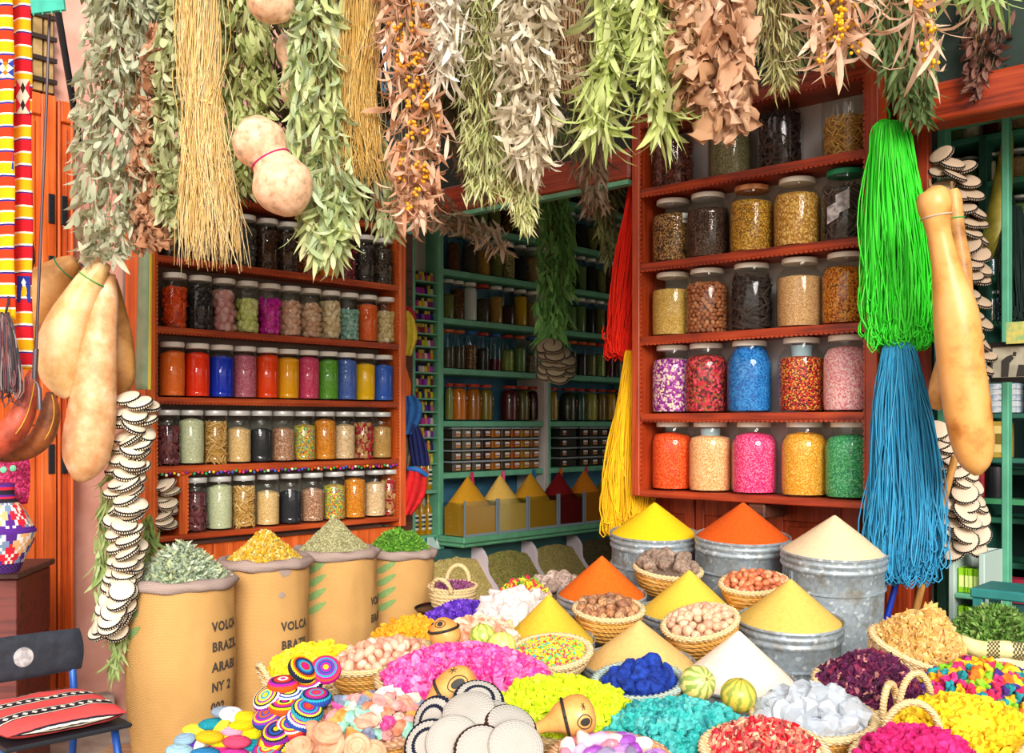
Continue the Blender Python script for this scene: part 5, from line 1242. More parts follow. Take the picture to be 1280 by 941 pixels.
# ------------------------------------------------------------------ hanging bunches
def brighten(c, g=.68):
    v = [int(c[i:i+2], 16)/255 for i in (1, 3, 5)]
    return '#' + ''.join('%02x' % int(round(255*min(1, x**g))) for x in v)
STEM = m_island(('#8a7444','#6e5a34','#a08c58'), .8, name='dry_stem')
def LM(*cols, trans=.30, **k):
    cols = [brighten(c) for c in cols]
    return m_island(tuple(cols), .6, trans, name='dried_leaf', **k)
def bunch(label, pts, Y, mat, n, L, W, seed, curl=.4, grav=.5, out=.45, depth=.55, fold=.3, twist=.6, stems=24, name='hanging_herb_bunch', group='bunches hung over the stall front', seg=5, berries=None, bias=1.0, crumple=0, cat='herb bunch', yoff=0.0):
    """pts: (px, py, half width in px) down the middle of the bunch"""
    R = random.Random(seed); ax = [(P(x, y, Y), w/FPX*Y) for x, y, w in pts]
    seglen = [(ax[i+1][0]-ax[i][0]).length for i in range(len(ax)-1)]; tot = sum(seglen)
    def at(t):
        s = t*tot
        for i, l in enumerate(seglen):
            if s <= l or i == len(seglen)-1:
                f = min(1, s/l); return ax[i][0].lerp(ax[i+1][0], f), ax[i][1]*(1-f)+ax[i+1][1]*f
            s -= l
    o0 = ax[0][0]; root = empty(name, o0); b = MB()
    n = int(n*1.35)
    for k in range(n):
        t = R.random()**bias; c, w = at(t); a = R.uniform(0, 2*PI); q = math.sqrt(R.uniform(.05, 1))
        off = Vector((math.cos(a)*q*w, math.sin(a)*q*w*depth, R.uniform(-.02, .02)))
        o_ = Vector((math.cos(a), math.sin(a)*1.0, 0))
        d = Vector((0, 0, -1)) + o_*out*R.uniform(.1, 1.3) + Vector((R.gauss(0, .32), R.gauss(0, .32), R.uniform(-.1, .45)))
        l = L*R.uniform(.6, 1.25)
        p = c + off - o0; d.normalize(); p -= d*l*.45
        b.leaf(p, d, l, W*R.uniform(.55, 1.1), curl*R.uniform(-1.5, 1.5), seg=seg, fold=fold*R.uniform(-.3, 1), twist=twist*R.uniform(-1, 1), grav=grav*R.uniform(.2, 1), r=R)
    if crumple:
        b = MB(); n_ = crumple
        for k in range(n_):
            t = R.random(); c, w = at(t); a = R.uniform(0, 2*PI); q = math.sqrt(R.uniform(.05, 1)); l = L*R.uniform(.6, 1.3); ww = W*R.uniform(.6, 1.2)
            p = c + Vector((math.cos(a)*q*w, math.sin(a)*q*w*depth, 0)) - o0
            d = (Vector((0, 0, -1)) + Vector((math.cos(a), math.sin(a), 0))*out*R.random() + Vector((R.gauss(0, .3), R.gauss(0, .3), R.gauss(0, .3)))).normalized()
            sd = d.cross(Vector((R.gauss(0, 1), R.gauss(0, 1), R.gauss(0, 1)))).normalized(); nr = sd.cross(d); sdv = R.uniform(0, 99); vs = []; H_, V_ = 6, 7
            for j in range(V_+1):
                u = j/V_; half = ww*.5*math.sin(PI*min(1, u*.9+.08))**.6*(1+.35*noise.noise(Vector((u*6, 0, sdv))))
                for i in range(H_+1):
                    v = 2*i/H_-1; z = ww*.5*noise.noise(Vector((u*2.6, v*1.6, sdv))) + ww*.25*noise.noise(Vector((u*6, v*4, sdv+9))) + ww*.35*abs(v)*R.choice((1, 1, .6))
                    vs.append(p + d*(u-.4)*l + sd*v*half*(1-.35*abs(v)) + nr*z)
            b.add(vs, [(j*(H_+1)+i, j*(H_+1)+i+1, (j+1)*(H_+1)+i+1, (j+1)*(H_+1)+i) for j in range(V_) for i in range(H_)])
    lo = b.obj('leaves', mat, root, ang=None)
    s = MB()
    for k in range(stems):
        x = R.uniform(-1, 1); y = R.uniform(-1, 1); p_ = []; e = R.uniform(.55, .97)
        for i in range(7):
            t = e*i/6; c, w = at(t); p_.append(c-o0+Vector((x*w*(.35+.5*t), y*w*depth*(.35+.5*t), 0))+Vector((R.uniform(-1, 1), R.uniform(-1, 1), 0))*.006)
        s.tube(p_, [.0026-.0016*i/6 for i in range(7)], 4, cap=False)
    if stems: s.obj('stems', STEM, root, ang=None)
    tw = MB(); c, w = at(.0); 
    if berries:
        g = MB()
        for k in range(berries[1]):
            t = R.uniform(.15, .95); c, w = at(t); a = R.uniform(PI, 2*PI); cc = c-o0+Vector((math.cos(a)*w*R.uniform(.2, .8), math.sin(a)*w*depth, 0))
            for q in range(R.randint(3, 8)): g.lump(cc+Vector((R.uniform(-1, 1), R.uniform(-1, 1), R.uniform(-1, 1)))*.012, .0052, .1, 1, r=R)
        g.obj('berries', m_plain(berries[0], .6, name='dry_berry'), root, ang=None)
    tag(root, label, cat, group); return root
def strawbunch(label, pts, Y, cols, n, seed, rad=.0013, flare=1.0, name='hanging_straw_bunch', tie=None):
    R = random.Random(seed); ax = [(P(x, y, Y), w/FPX*Y) for x, y, w in pts]; o0 = ax[0][0]; root = empty(name, o0); b = MB()
    def at(t):
        s = t*(len(ax)-1); i = min(int(s), len(ax)-2); f = s-i
        return ax[i][0].lerp(ax[i+1][0], f), ax[i][1]*(1-f)+ax[i+1][1]*f
    for k in range(n):
        a = R.uniform(0, 6.28); q = math.sqrt(R.random()); x, y = math.cos(a)*q, math.sin(a)*q; e = R.uniform(.5, 1.0)**.6; st = R.uniform(0, .35); p_ = []; wob = R.gauss(0, .015); ph = R.uniform(0, 6)
        for i in range(9):
            t = st+(e-st)*i/8; c, w = at(t); p_.append(c-o0+Vector((x*w+wob*math.sin(ph+t*7), y*w*.6+wob*math.cos(ph+t*5), 0)))
        if R.random() < .6: p_[-2] += Vector((R.uniform(-.008, .008), 0, 0)); p_[-1] += Vector((R.uniform(-.03, .03), R.uniform(-.02, .02), R.uniform(-.01, .02)))
        b.tube(p_, [rad*R.uniform(.8, 1.2)]*8+[rad*.4], 3, cap=False)
    b.obj('straws', m_island(cols, .65, .1, name='dry_straw'), root, ang=None)
    if tie is not None:
        c, w = at(tie); t_ = MB(); t_.tube([c-o0+Vector((math.cos(f)*w*1.02, math.sin(f)*w*.62, .004*math.sin(f*3))) for f in [2*PI*i/20 for i in range(21)]], .004, 6); t_.obj('tie', m_plain('#d8b878', .8, name='twine'), root, ang=None)
    tag(root, label, 'straw bunch', 'bunches hung over the stall front'); return root
bunch('large bunch of grey-green eucalyptus leaves hung against the pink wall', [(150,-60,30),(150,20,46),(148,120,56),(146,220,58),(140,290,48),(132,325,26)], 3.12, LM('#96a07c','#b6ba98','#7c8662','#cac8a8','#a8aa80','#6a7248','#d6d0ae'), 1050, .070, .019, 1, curl=.9, twist=1.0, stems=30)
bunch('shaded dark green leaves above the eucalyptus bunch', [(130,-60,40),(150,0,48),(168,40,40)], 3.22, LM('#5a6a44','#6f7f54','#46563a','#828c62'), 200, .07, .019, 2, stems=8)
bunch('bunch of crumpled rust-brown leaves beside the golden straw', [(198,40,10),(196,80,16),(192,130,22),(190,190,22),(188,250,22),(186,305,20)], 3.10, LM('#9a5a38','#b8784e','#7c4426','#c88e66','#8a5034'), 10, .062, .048, 3, out=.35, crumple=230)
bunch('olive-green bunch between the rust-brown leaves and golden straw', [(222,-60,20),(222,30,24),(216,110,24),(214,190,26),(216,260,24),(226,290,14)], 3.06, LM('#98a05c','#b4b87c','#7a8446','#c6c694','#868a4e'), 520, .052, .024, 4, curl=1.0)
strawbunch('tied golden straw bunch hanging before the small jars', [(246,-60,26),(247,20,24),(249,90,20),(254,130,15),(256,190,28),(262,260,38),(266,340,44)], 3.0, ('#f8dc98','#eecb78','#fcecc0','#e0b464','#f4da9e'), 620, 5, tie=.50)
bunch('leafy olive-green bunch behind the round calabash', [(292,-60,34),(296,20,42),(300,110,46),(304,180,38),(300,245,22)], 3.14, LM('#94a24e','#b8be6c','#728234','#d2d08a','#a4ae5a','#5c6c2a'), 760, .068, .0175, 6, curl=.7)
bunch('pale green eucalyptus bunch hanging lowest in front of the small jars', [(392,-60,30),(392,20,36),(390,110,36),(396,190,42),(408,260,44),(408,325,26)], 2.98, LM('#9aaa58','#bcc67c','#84985a','#a8bc90','#d0d28c','#788c48'), 720, .096, .0225, 7, curl=.8, twist=.8, stems=26)
bunch('loose pale green leaves trailing behind the salmon bunch', [(448,140,16),(470,210,28),(480,270,26),(486,292,12)], 3.08, LM('#8fa060','#a8b47a','#76884c','#bcc08c'), 110, .085, .017, 8, stems=8)
strawbunch('thin bunch of golden broom straw beside the salmon leaves', [(446,-60,20),(446,40,24),(444,120,22),(446,180,28),(450,240,36)], 3.02, ('#e4bc66','#f0d084','#d6a850','#c49a4c','#f4d898'), 420, 9)
bunch('salmon-pink dried leaf bunch dotted with orange berries', [(508,-60,34),(512,30,40),(520,110,38),(522,180,40),(520,235,32),(514,278,16)], 2.98, LM('#c88660','#dca47c','#aa6440','#e8be9c','#c07c54','#f0d0b0','#8e5434'), 520, .095, .0165, 10, curl=1.4, twist=1.2, berries=('#e09a1c', 46))
bunch('small bunch of silvery white ribbon leaves above the salmon bunch', [(560,-60,22),(562,10,24),(560,60,20),(552,108,12)], 2.90, LM('#d6cab4','#c4b498','#e8e0d0','#b8ac94'), 170, .11, .0165, 11, curl=1.6, twist=1.4, stems=8)
bunch('yellow-green rosemary-like bunch with fine narrow leaves', [(598,-60,26),(600,30,34),(604,110,38),(608,180,36),(606,250,26)], 3.02, LM('#b0b46c','#96a250','#cac686','#7c8a3e','#d6d09a'), 1050, .060, .0068, 12, curl=.5, stems=30, seg=3)
bunch('bunch of broad cream-white dried leaves beside the fine-leaved bunch', [(658,-60,30),(660,20,38),(662,90,38),(664,160,34),(664,215,22)], 2.96, LM('#cfc0a0','#b8a684','#dfd3ba','#a89a78','#c6b694','#e8dec8'), 420, .115, .0195, 13, curl=1.3, twist=1.1)
bunch('fine yellow-green sprigs trailing below the cream leaves', [(640,150,26),(648,215,30),(654,262,18),(658,285,8)], 3.04, LM('#b4b66c','#9ca452','#ccc886','#e0d8a0'), 420, .058, .0075, 14, seg=3, stems=18)
strawbunch('bare tan twigs hanging above the dark brown bunch', [(708,-60,20),(712,20,26),(718,80,30),(724,135,30)], 3.05, ('#b8906a','#a07850','#c8a480','#8a6644'), 120, 15, rad=.0022)
bunch('pale papery tan leaves among the bare twigs', [(712,10,16),(722,70,18),(732,110,16),(734,138,8)], 3.03, LM('#c8ac84','#b8966c','#dcc4a0'), 5, .055, .034, 16, crumple=70, stems=4)
bunch('fresh green bunch of long strap leaves, inner lock', [(770,-60,24),(768,20,30),(760,80,28),(750,130,26),(744,176,12)], 2.92, LM('#a4b454','#c0ca78','#869a3c','#d8dc9c','#b2be66','#94a848'), 230, .165, .0205, 17, curl=1.1, twist=1.0, grav=.9, out=.55, stems=8)
bunch('fresh green bunch of long strap leaves, beside the curled brown leaves', [(806,-60,24),(812,20,30),(820,80,28),(824,130,24),(826,168,10)], 2.88, LM('#a4b454','#c0ca78','#869a3c','#d8dc9c','#b2be66','#94a848'), 240, .165, .0205, 18, curl=1.1, twist=1.0, grav=.9, out=.55, stems=8)
bunch('bunch of big curled cinnamon-brown leaves over the large jars', [(884,-60,34),(886,10,46),(884,60,50),(894,110,44),(908,150,20)], 2.84, LM('#b47a52','#cc946c','#9a643c','#dcac86','#c08660'), 10, .105, .075, 19, out=.5, crumple=210)
bunch('olive sprigs with fine leaves beside the curled brown leaves', [(962,-60,26),(964,0,36),(970,60,34),(978,110,18)], 2.86, LM('#a8a05c','#8a8444','#c0b878','#747036','#cdc48e'), 420, .058, .0072, 20, seg=3, stems=24, out=.9)
bunch('trailing salmon ribbon leaves with yellow berries over the top of the cabinet', [(1042,-60,40),(1046,0,50),(1052,40,46),(1036,86,28)], 2.78, LM('#d8a078','#e2b492','#c88860','#eac8a8'), 120, .16, .018, 21, curl=2.2, twist=1.6, out=.9, berries=('#e8b018', 22))
bunch('long salmon-pink leaves trailing before the dark green bunch', [(1146,-60,24),(1150,0,28),(1156,50,24),(1166,90,10)], 2.78, LM('#dca680','#e6bc9c','#cc9068'), 46, .18, .018, 22, curl=1.8, twist=1.4, out=.8, berries=('#e8b018', 14), stems=6)
bunch('green lance-shaped leaves at the upper corner over the shop with the picture', [(1216,-60,40),(1220,-10,46),(1232,14,34)], 2.80, LM('#8aa850','#a4bc6c','#6f8e3c','#bccb86'), 60, .13, .017, 23, out=1.0, stems=6)
# shaded bunches behind
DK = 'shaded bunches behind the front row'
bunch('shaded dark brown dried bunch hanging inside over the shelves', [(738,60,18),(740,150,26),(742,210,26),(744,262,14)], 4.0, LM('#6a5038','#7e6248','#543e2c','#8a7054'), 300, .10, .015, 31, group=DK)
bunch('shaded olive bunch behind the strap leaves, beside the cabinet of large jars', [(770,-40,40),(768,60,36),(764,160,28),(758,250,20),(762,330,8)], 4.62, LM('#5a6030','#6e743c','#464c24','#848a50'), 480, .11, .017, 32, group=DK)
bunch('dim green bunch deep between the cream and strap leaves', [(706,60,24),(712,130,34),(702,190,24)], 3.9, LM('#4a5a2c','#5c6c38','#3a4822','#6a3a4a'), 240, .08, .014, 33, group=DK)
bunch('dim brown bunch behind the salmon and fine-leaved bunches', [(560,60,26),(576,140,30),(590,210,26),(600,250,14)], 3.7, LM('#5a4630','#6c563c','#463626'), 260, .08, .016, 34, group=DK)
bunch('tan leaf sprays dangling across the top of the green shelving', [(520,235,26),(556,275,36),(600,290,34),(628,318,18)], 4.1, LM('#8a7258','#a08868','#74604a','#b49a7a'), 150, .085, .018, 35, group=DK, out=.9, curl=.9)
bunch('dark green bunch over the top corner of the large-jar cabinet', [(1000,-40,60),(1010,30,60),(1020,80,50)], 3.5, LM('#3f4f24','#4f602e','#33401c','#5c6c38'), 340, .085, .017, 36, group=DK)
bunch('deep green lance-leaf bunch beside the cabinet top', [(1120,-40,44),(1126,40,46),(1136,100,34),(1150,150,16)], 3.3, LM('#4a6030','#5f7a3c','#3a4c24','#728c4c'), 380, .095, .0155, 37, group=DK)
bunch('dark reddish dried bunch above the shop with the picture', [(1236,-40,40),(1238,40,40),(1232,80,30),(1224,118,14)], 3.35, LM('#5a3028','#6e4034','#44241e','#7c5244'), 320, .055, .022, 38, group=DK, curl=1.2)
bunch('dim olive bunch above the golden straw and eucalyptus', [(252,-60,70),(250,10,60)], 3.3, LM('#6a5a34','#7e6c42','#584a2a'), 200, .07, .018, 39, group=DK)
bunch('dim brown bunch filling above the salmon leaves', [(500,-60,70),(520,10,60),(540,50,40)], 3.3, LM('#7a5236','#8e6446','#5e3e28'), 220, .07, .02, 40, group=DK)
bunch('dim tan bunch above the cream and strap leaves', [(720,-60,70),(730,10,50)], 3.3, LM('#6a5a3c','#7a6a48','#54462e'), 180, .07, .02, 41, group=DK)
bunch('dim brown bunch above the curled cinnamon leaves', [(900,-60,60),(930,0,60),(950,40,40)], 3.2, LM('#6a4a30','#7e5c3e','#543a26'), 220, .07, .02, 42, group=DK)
bunch('fresh green leafy braid hanging before the green shelves', [(694,215,14),(694,260,20),(696,330,26),(692,390,24),(690,430,18),(688,452,9)], 5.4, LM('#52963a','#6eb44c','#3f7a2c','#80c25c'), 620, .105, .021, 43, group=None, stems=14)
bunch('olive-green leaves behind the string of cream discs', [(150,560,10),(136,640,14),(130,700,14),(132,760,10)], 3.40, LM('#8aa850','#a4bc6c','#6f8e3c','#bccb86'), 150, .10, .017, 44, group=None, stems=8)
bunch('narrow olive leaf tips below the string of cream discs', [(150,780,9),(148,815,9),(140,842,5)], 3.34, LM('#8aa850','#a4bc6c','#6f8e3c'), 50, .08, .013, 45, group=None, stems=6)
bunch('green leaves beside the corner of the orange wall shelf behind the sacks', [(184,650,8),(190,690,10),(186,716,5)], 3.62, LM('#6a9038','#86a850','#547828'), 50, .09, .015, 46, group=None, stems=5)

for i, (pts, Y) in enumerate((([(320,-40,60),(330,60,60),(336,160,50),(330,240,30)], 3.5), ([(430,-40,60),(436,60,60),(440,160,50),(444,250,26)], 3.55), ([(540,-40,60),(548,60,56),(556,150,44)], 3.62), ([(640,-40,60),(650,60,56),(640,170,44)], 3.7), ([(250,-40,50),(246,60,50),(240,180,36)], 3.5), ([(870,-40,70),(890,20,60)], 3.6))):  # filler bunches added for the dark gaps, shade put into the leaf colour
    bunch(['dim olive bunch in the gap above the calabash', 'dim brown-green bunch behind the pale eucalyptus', 'dim dark bunch behind the silvery ribbon leaves', 'dim dark bunch behind the cream leaves', 'dim olive bunch behind the golden straw', 'dim brown bunch behind the curled cinnamon leaves, nearest the cabinet'][i], pts, Y, m_island(('#3a3a22','#4a4428','#2c2c1a','#5a4a30'), .8, name='shade_toned_leaf'), 330, .085, .02, 60+i, group=DK, curl=.8)
# ------------------------------------------------------------------ gourds
def spline(pts, n):
    out = []; m = len(pts)
    for k in range(n):
        s = k/(n-1)*(m-1); i = min(int(s), m-2); f = s-i
        p0, p1, p2, p3 = pts[max(i-1, 0)], pts[i], pts[i+1], pts[min(i+2, m-1)]
        out.append(tuple(.5*((2*b)+(-a+c)*f+(2*a-5*b+4*c-d)*f*f+(-a+3*b-3*c+d)*f**3) for a, b, c, d in zip(p0, p1, p2, p3)))
    return out
def gourd(label, pts, Y, mat, name='hanging_gourd', n=40, cat='gourd', group=None, stem=True, twine=None, dy=None, flat=1.0, lumpy=.02):
    q = [(*(P(x, y, Y+(dy[i] if dy else 0))), r/FPX*Y) for i, (x, y, r) in enumerate(pts)]
    q = spline(q, n); c = Vector(q[len(q)//2][:3]); R = random.Random(len(label))
    path = [Vector(p[:3])-c for p in q]; rad = [max(.0012, p[3]) for p in q]
    b = MB(); b.tube(path, rad, 32)
    for i, v in enumerate(b.v):
        k = 1; V = Vector(v); j = i//32; 
        if j < len(path): b.v[i] = tuple(path[j] + (V-path[j])*(1+lumpy*noise.noise(V*14)+lumpy*.5*noise.noise(V*40)))
    o = b.obj(name, mat, None, M=Matrix.Translation(c), ang=None); tag(o, label, cat, group)
    if stem:
        s = MB(); d = (path[0]-path[2]).normalized(); s.tube([path[0]-d*.004, path[0]+d*.012, path[0]+d*.022+Vector((.003, 0, .004))], [.006, .005, .0055], 8); s.obj('stem', m_plain('#8a6a44', .8, c2='#6a4c30', name='dry_stalk'), o)
    if twine:
        k, col = twine; d = (path[k+1]-path[k-1]).normalized(); u = d.orthogonal().normalized(); w = d.cross(u)
        t = MB(); t.tube([path[k]+(u*math.cos(f)+w*math.sin(f))*(rad[k]*1.03) for f in [2*PI*i/28 for i in range(29)]], .0022, 6); t.obj('twine', m_plain(col, .7, name='twine'), o)
    return o, path, rad
GP = m_gourd('#f4d49c', '#fae6c2', '#d8a460', 9, .35, name='pale_gourd'); GO = m_gourd('#e4b080', '#f4d6b4', '#c88c58', 16, .45, name='tan_gourd', bmp=.25); GB = m_gourd('#d29a58', '#e6b87c', '#8f5c2c', 7, .4, name='brown_gourd', bmp=.2)
CG = 'gourds on the pink wall'
gourd('rounded brown gourd at the back of the cluster by the kilim', [(95,326,9),(77,340,20),(60,362,30),(52,392,29),(46,420,21),(43,437,6)], 3.34, GB, twine=(6, '#2a8a5a'))
gourd('slim pale gourd with a blue tie, wedged in the middle of the cluster', [(120,320,9),(106,334,14),(96,352,18),(89,378,20),(86,405,16),(85,420,5)], 3.42, GO, twine=(7, '#2a4a9a'))
gourd('pale yellow swan-necked gourd with a green tie, at the front of the cluster', [(130,327,10),(116,347,16),(100,373,20),(84,405,25),(73,436,27),(73,463,24),(80,486,14),(85,497,4)], 3.18, GP, twine=(6, '#2a9a4a'))
gourd('long heavy tan gourd hanging lowest in the cluster on the pink wall', [(131,343,13),(130,375,17),(126,410,20),(121,450,24),(116,500,28),(111,545,30),(106,576,26),(102,596,13),(101,603,3)], 3.22, GO, lumpy=.035)
gourd('narrow brownish gourd half hidden behind the long heavy gourd', [(136,350,10),(144,395,15),(149,440,18),(151,475,16),(152,498,4)], 3.40, GB)
gourd('orange gourd glimpsed between the swan-necked and long gourds', [(104,360,8),(100,400,15),(98,440,16),(96,470,6)], 3.44, GO, stem=False)
CAL = m_gourd('#dcae8a', '#ecc8aa', '#a8886c', 38, .4, name='calabash_skin', bmp=.1, pos=(.33, .47, .68))
gourd('large figure-eight calabash with a magenta tie, hung before the small jars', [(306,150,5),(312,158,22),(320,172,32),(328,184,33),(335,195,27),(339,202,25),(345,213,31),(352,228,38),(361,245,34),(369,260,20),(373,267,5)], 2.90, CAL, 'hanging_calabash', 64, 'calabash', twine=(30, '#c8186a'), stem=False, lumpy=.008)
gourd('round calabash at the top edge among the green leaves', [(320,-22,6),(328,-12,24),(340,2,29),(352,16,20),(358,25,5)], 2.92, CAL, 'hanging_calabash', 36, 'calabash', stem=False, lumpy=.008)
gourd('small pinkish calabash half hidden behind the pale eucalyptus bunch', [(352,44,4),(357,55,13),(362,70,15),(364,84,11),(367,100,16),(371,122,18),(375,142,6)], 3.08, CAL, 'hanging_calabash', 44, 'calabash', stem=False, lumpy=.008)
gourd('very large long-necked gourd beside the green and turquoise yarn', [(1164,234,5),(1166,240,17),(1168,256,21),(1171,275,17),(1175,298,14.5),(1184,340,18.5),(1195,395,27),(1201,455,28),(1209,510,28),(1216,555,25),(1220,581,17),(1222,594,4)], 3.10, m_gourd('#d89c54', '#e4b070', '#a8662c', 6, .35, name='amber_gourd', pos=(.3, .45, .7)), n=60, twine=(15, '#b8b0a0'))
gourd('slim brown gourd with a green tie behind the very large gourd', [(1190,237,7),(1192,250,10),(1196,290,10),(1202,335,12),(1200,395,15),(1190,450,18),(1176,490,15),(1170,512,5)], 3.28, GB, twine=(9, '#1f9a4a'))
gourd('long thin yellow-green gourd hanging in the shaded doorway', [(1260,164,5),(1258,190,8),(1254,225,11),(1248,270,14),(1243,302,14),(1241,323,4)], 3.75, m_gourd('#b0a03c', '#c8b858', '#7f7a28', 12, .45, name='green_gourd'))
# ------------------------------------------------------------------ woven discs
def disc_mesh(name, r, th, mats):
    b = MB(); b.lathe([(.0005, -th*.5), (r*.5, -th*.47), (r*.88, -th*.34), (r*.97, -th*.16), (r, 0), (r*.97, th*.16), (r*.88, th*.34), (r*.5, th*.47), (.0005, th*.5)], 40)
    # stitched black edge: small bars round the rim
    return b
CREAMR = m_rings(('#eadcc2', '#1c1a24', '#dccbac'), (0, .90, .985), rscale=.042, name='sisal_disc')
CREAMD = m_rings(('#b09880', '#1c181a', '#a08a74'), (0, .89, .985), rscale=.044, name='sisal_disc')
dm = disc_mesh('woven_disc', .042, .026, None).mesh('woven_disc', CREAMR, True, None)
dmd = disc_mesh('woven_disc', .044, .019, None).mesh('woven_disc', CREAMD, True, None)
def look(p, n, spin=0.0):
    n = n.normalized(); u = n.cross(Vector((0, 0, 1)))
    if u.length < 1e-3: u = Vector((1, 0, 0))
    u.normalize(); v = n.cross(u); M = Matrix((u, v, n)).transposed().to_4x4(); M.translation = p
    return M @ Matrix.Rotation(spin, 4, 'Z')
def disc_string(path, Y, n, mesh, label, group, seed, spread=15, tilt=(.25, .5), dep=.03):
    R = random.Random(seed)
    for i in range(n):
        t = i/(n-1)*(len(path)-1); k = min(int(t), len(path)-2); f = t-k
        x = path[k][0]*(1-f)+path[k+1][0]*f; y = path[k][1]*(1-f)+path[k+1][1]*f
        w = spread
        sx = (-1, .1, 1)[i % 3]*w*.8 + R.uniform(-3, 3)
        p = P(x+sx, y+R.uniform(-3, 3), Y - (dep if i % 3 == 1 else 0)+R.uniform(-.015, .015))
        nz = Vector((R.gauss(0, .28)+.016*sx, -math.sin(R.uniform(*tilt)+.1), math.cos(R.uniform(*tilt))))
        o = link('hanging_disc', mesh, None, look(p, nz, R.uniform(0, 6))); tag(o, label, 'woven disc', group)
disc_string([(172,498),(164,560),(156,620),(158,690),(152,740)], 3.30, 50, dm, 'cream woven disc with a dark stitched edge on the string beside the orange shelf', 'cream discs on the wall string', 51, 13, (.2, .55))
disc_string([(150,735),(142,765),(136,790)], 3.27, 16, dm, 'cream woven disc showing its face at the bottom of the string by the first sack', 'cream discs at the bottom of the string', 52, 12, (.55, 1.0))
disc_string([(207,603),(209,630),(206,655)], 4.02, 9, disc_mesh('woven_disc', .040, .017, None).mesh('woven_disc', m_rings(('#e6d8bc', '#1c1a20', '#e0d0b2'), (0, .90, .985), rscale=.040, name='sisal_disc'), True, None), 'cream woven disc inside the lowest end compartment of the orange shelf', 'cream discs in the shelf compartment', 53, 5, (.2, .6), .005)
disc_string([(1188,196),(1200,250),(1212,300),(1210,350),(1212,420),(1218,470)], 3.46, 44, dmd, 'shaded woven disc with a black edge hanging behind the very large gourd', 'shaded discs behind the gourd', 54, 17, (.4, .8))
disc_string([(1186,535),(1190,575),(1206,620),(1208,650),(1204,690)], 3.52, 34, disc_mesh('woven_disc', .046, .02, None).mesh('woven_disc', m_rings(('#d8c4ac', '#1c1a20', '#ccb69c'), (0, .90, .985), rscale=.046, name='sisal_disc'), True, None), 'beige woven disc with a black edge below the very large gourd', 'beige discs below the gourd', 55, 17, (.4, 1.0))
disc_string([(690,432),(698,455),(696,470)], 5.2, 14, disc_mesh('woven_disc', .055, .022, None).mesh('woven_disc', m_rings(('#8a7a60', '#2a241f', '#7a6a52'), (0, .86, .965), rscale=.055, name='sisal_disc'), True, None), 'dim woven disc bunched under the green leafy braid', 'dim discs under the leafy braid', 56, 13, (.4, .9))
# white discs heaped at the front
WH = [m_rings(('#b2aca2', '#b2aca2'), (0, .5), rscale=.058, name='white_crochet'), m_rings(('#b2aca2', '#1c2030', '#b2aca2', '#1c2030', '#aaa296'), (0, .48, .62, .84, .97), rscale=.058, name='white_crochet_ringed'), m_rings(('#b2aca2', '#3a2420', '#d4c8b8'), (0, .87, .98), rscale=.058, name='white_crochet_edged')]
wm = disc_mesh('crochet_disc', .058, .026, None).mesh('crochet_disc', WH[0], True, None)
wl = {0: 'plain white crochet disc', 1: 'white crochet disc with navy rings', 2: 'white crochet disc with a thin brown edge'}
for x, y, Y, k, n, wh in ((544,902,2.22,1,(-.55,-.8,.45),'leaning at the pastel stones side of its heap'), (598,876,2.24,1,(.1,-.55,.8),'highest at the back of its heap'), (586,890,2.17,0,(-.15,-.5,.85),'topmost of its heap, tilted'), (619,901,2.16,2,(.2,-.5,.85),'next to the topmost on its heap'), (593,917,2.13,1,(.05,-.6,.7),'in the middle of its heap'),
    (566,927,2.10,0,(-.1,-.75,.6),'low in the middle of its heap'), (638,908,2.14,2,(.25,-.5,.8),'lying next to the gourd rattle neck'), (537,932,2.12,1,(-.3,-.7,.5),'low at the stones side of its heap'), (602,939,2.06,2,(0,-.7,.6),'at the bottom edge of the heap'), (645,934,2.06,0,(.2,-.75,.6),'with a ribbed face at the bottom, by the gemstones'), (560,912,2.20,0,(-.1,-.4,.9),'half buried in its heap'), (622,924,2.14,0,(.1,-.5,.85),'half buried near the gourd rattle')):
    o = link('crochet_disc', wm, None, look(P(x, y, Y), Vector(n), rnd.uniform(0, 6))); slot(o, WH[k]); tag(o, f'{wl[k]} {wh}', 'crochet disc', 'white crochet discs')
def pile(name, c, rx, ry, h, mat, label): 
    b = MB(); pr = [(rx*(1-(i/10)**2)**.5 if i < 10 else .001, h*i/10) for i in range(11)]
    b.lathe([(r, z) for r, z in pr], 32, c0=True, M=Matrix.Diagonal((1, ry/rx, 1, 1))); o = b.obj(name, mat, None, M=Matrix.Translation(c)); tag(o, label, 'basket'); return o
c = P(592, 950, 2.19); pile('upturned_basket', Vector((c.x, c.y, .271)), .13, .11, c.z-.26, STRAWR, 'rough straw basket upturned under the white crochet discs')
# striped crochet discs and knitted pods
KC = ['#232838', '#f4f0ea', '#8a2a9a', '#e8c01c', '#d8283c', '#2a9ab0', '#f0e43c', '#e0501c', '#2a4a9a', '#c81c8a']
def rings(seed):
    R = random.Random(seed); c = [R.choice(KC)]
    while len(c) < 8:
        k = R.choice(KC)
        if k != c[-1]: c.append(k)
    return m_rings(tuple(c), (0, .17, .32, .46, .58, .70, .82, .92), rscale=.037, name='striped_crochet')
km = disc_mesh('striped_disc', .037, .029, None).mesh('striped_disc', CREAMR, True, None)
kl = ['nearest the yellow basket, facing out', 'just under the one facing out', 'seen edge-on behind the top one', 'on edge at the top of the string', 'half tucked below the top edge-on one', 'at the sack side of the string, upper', 'near the nut basket, middle', 'tucked in the middle', 'at the sack side, middle', 'on the nut-basket side, lower middle', 'overlapping the lower middle one', 'centre of the lower string', 'lower, toward the knitted pods', 'lowest, facing the front', 'lowest, under the one facing the front']
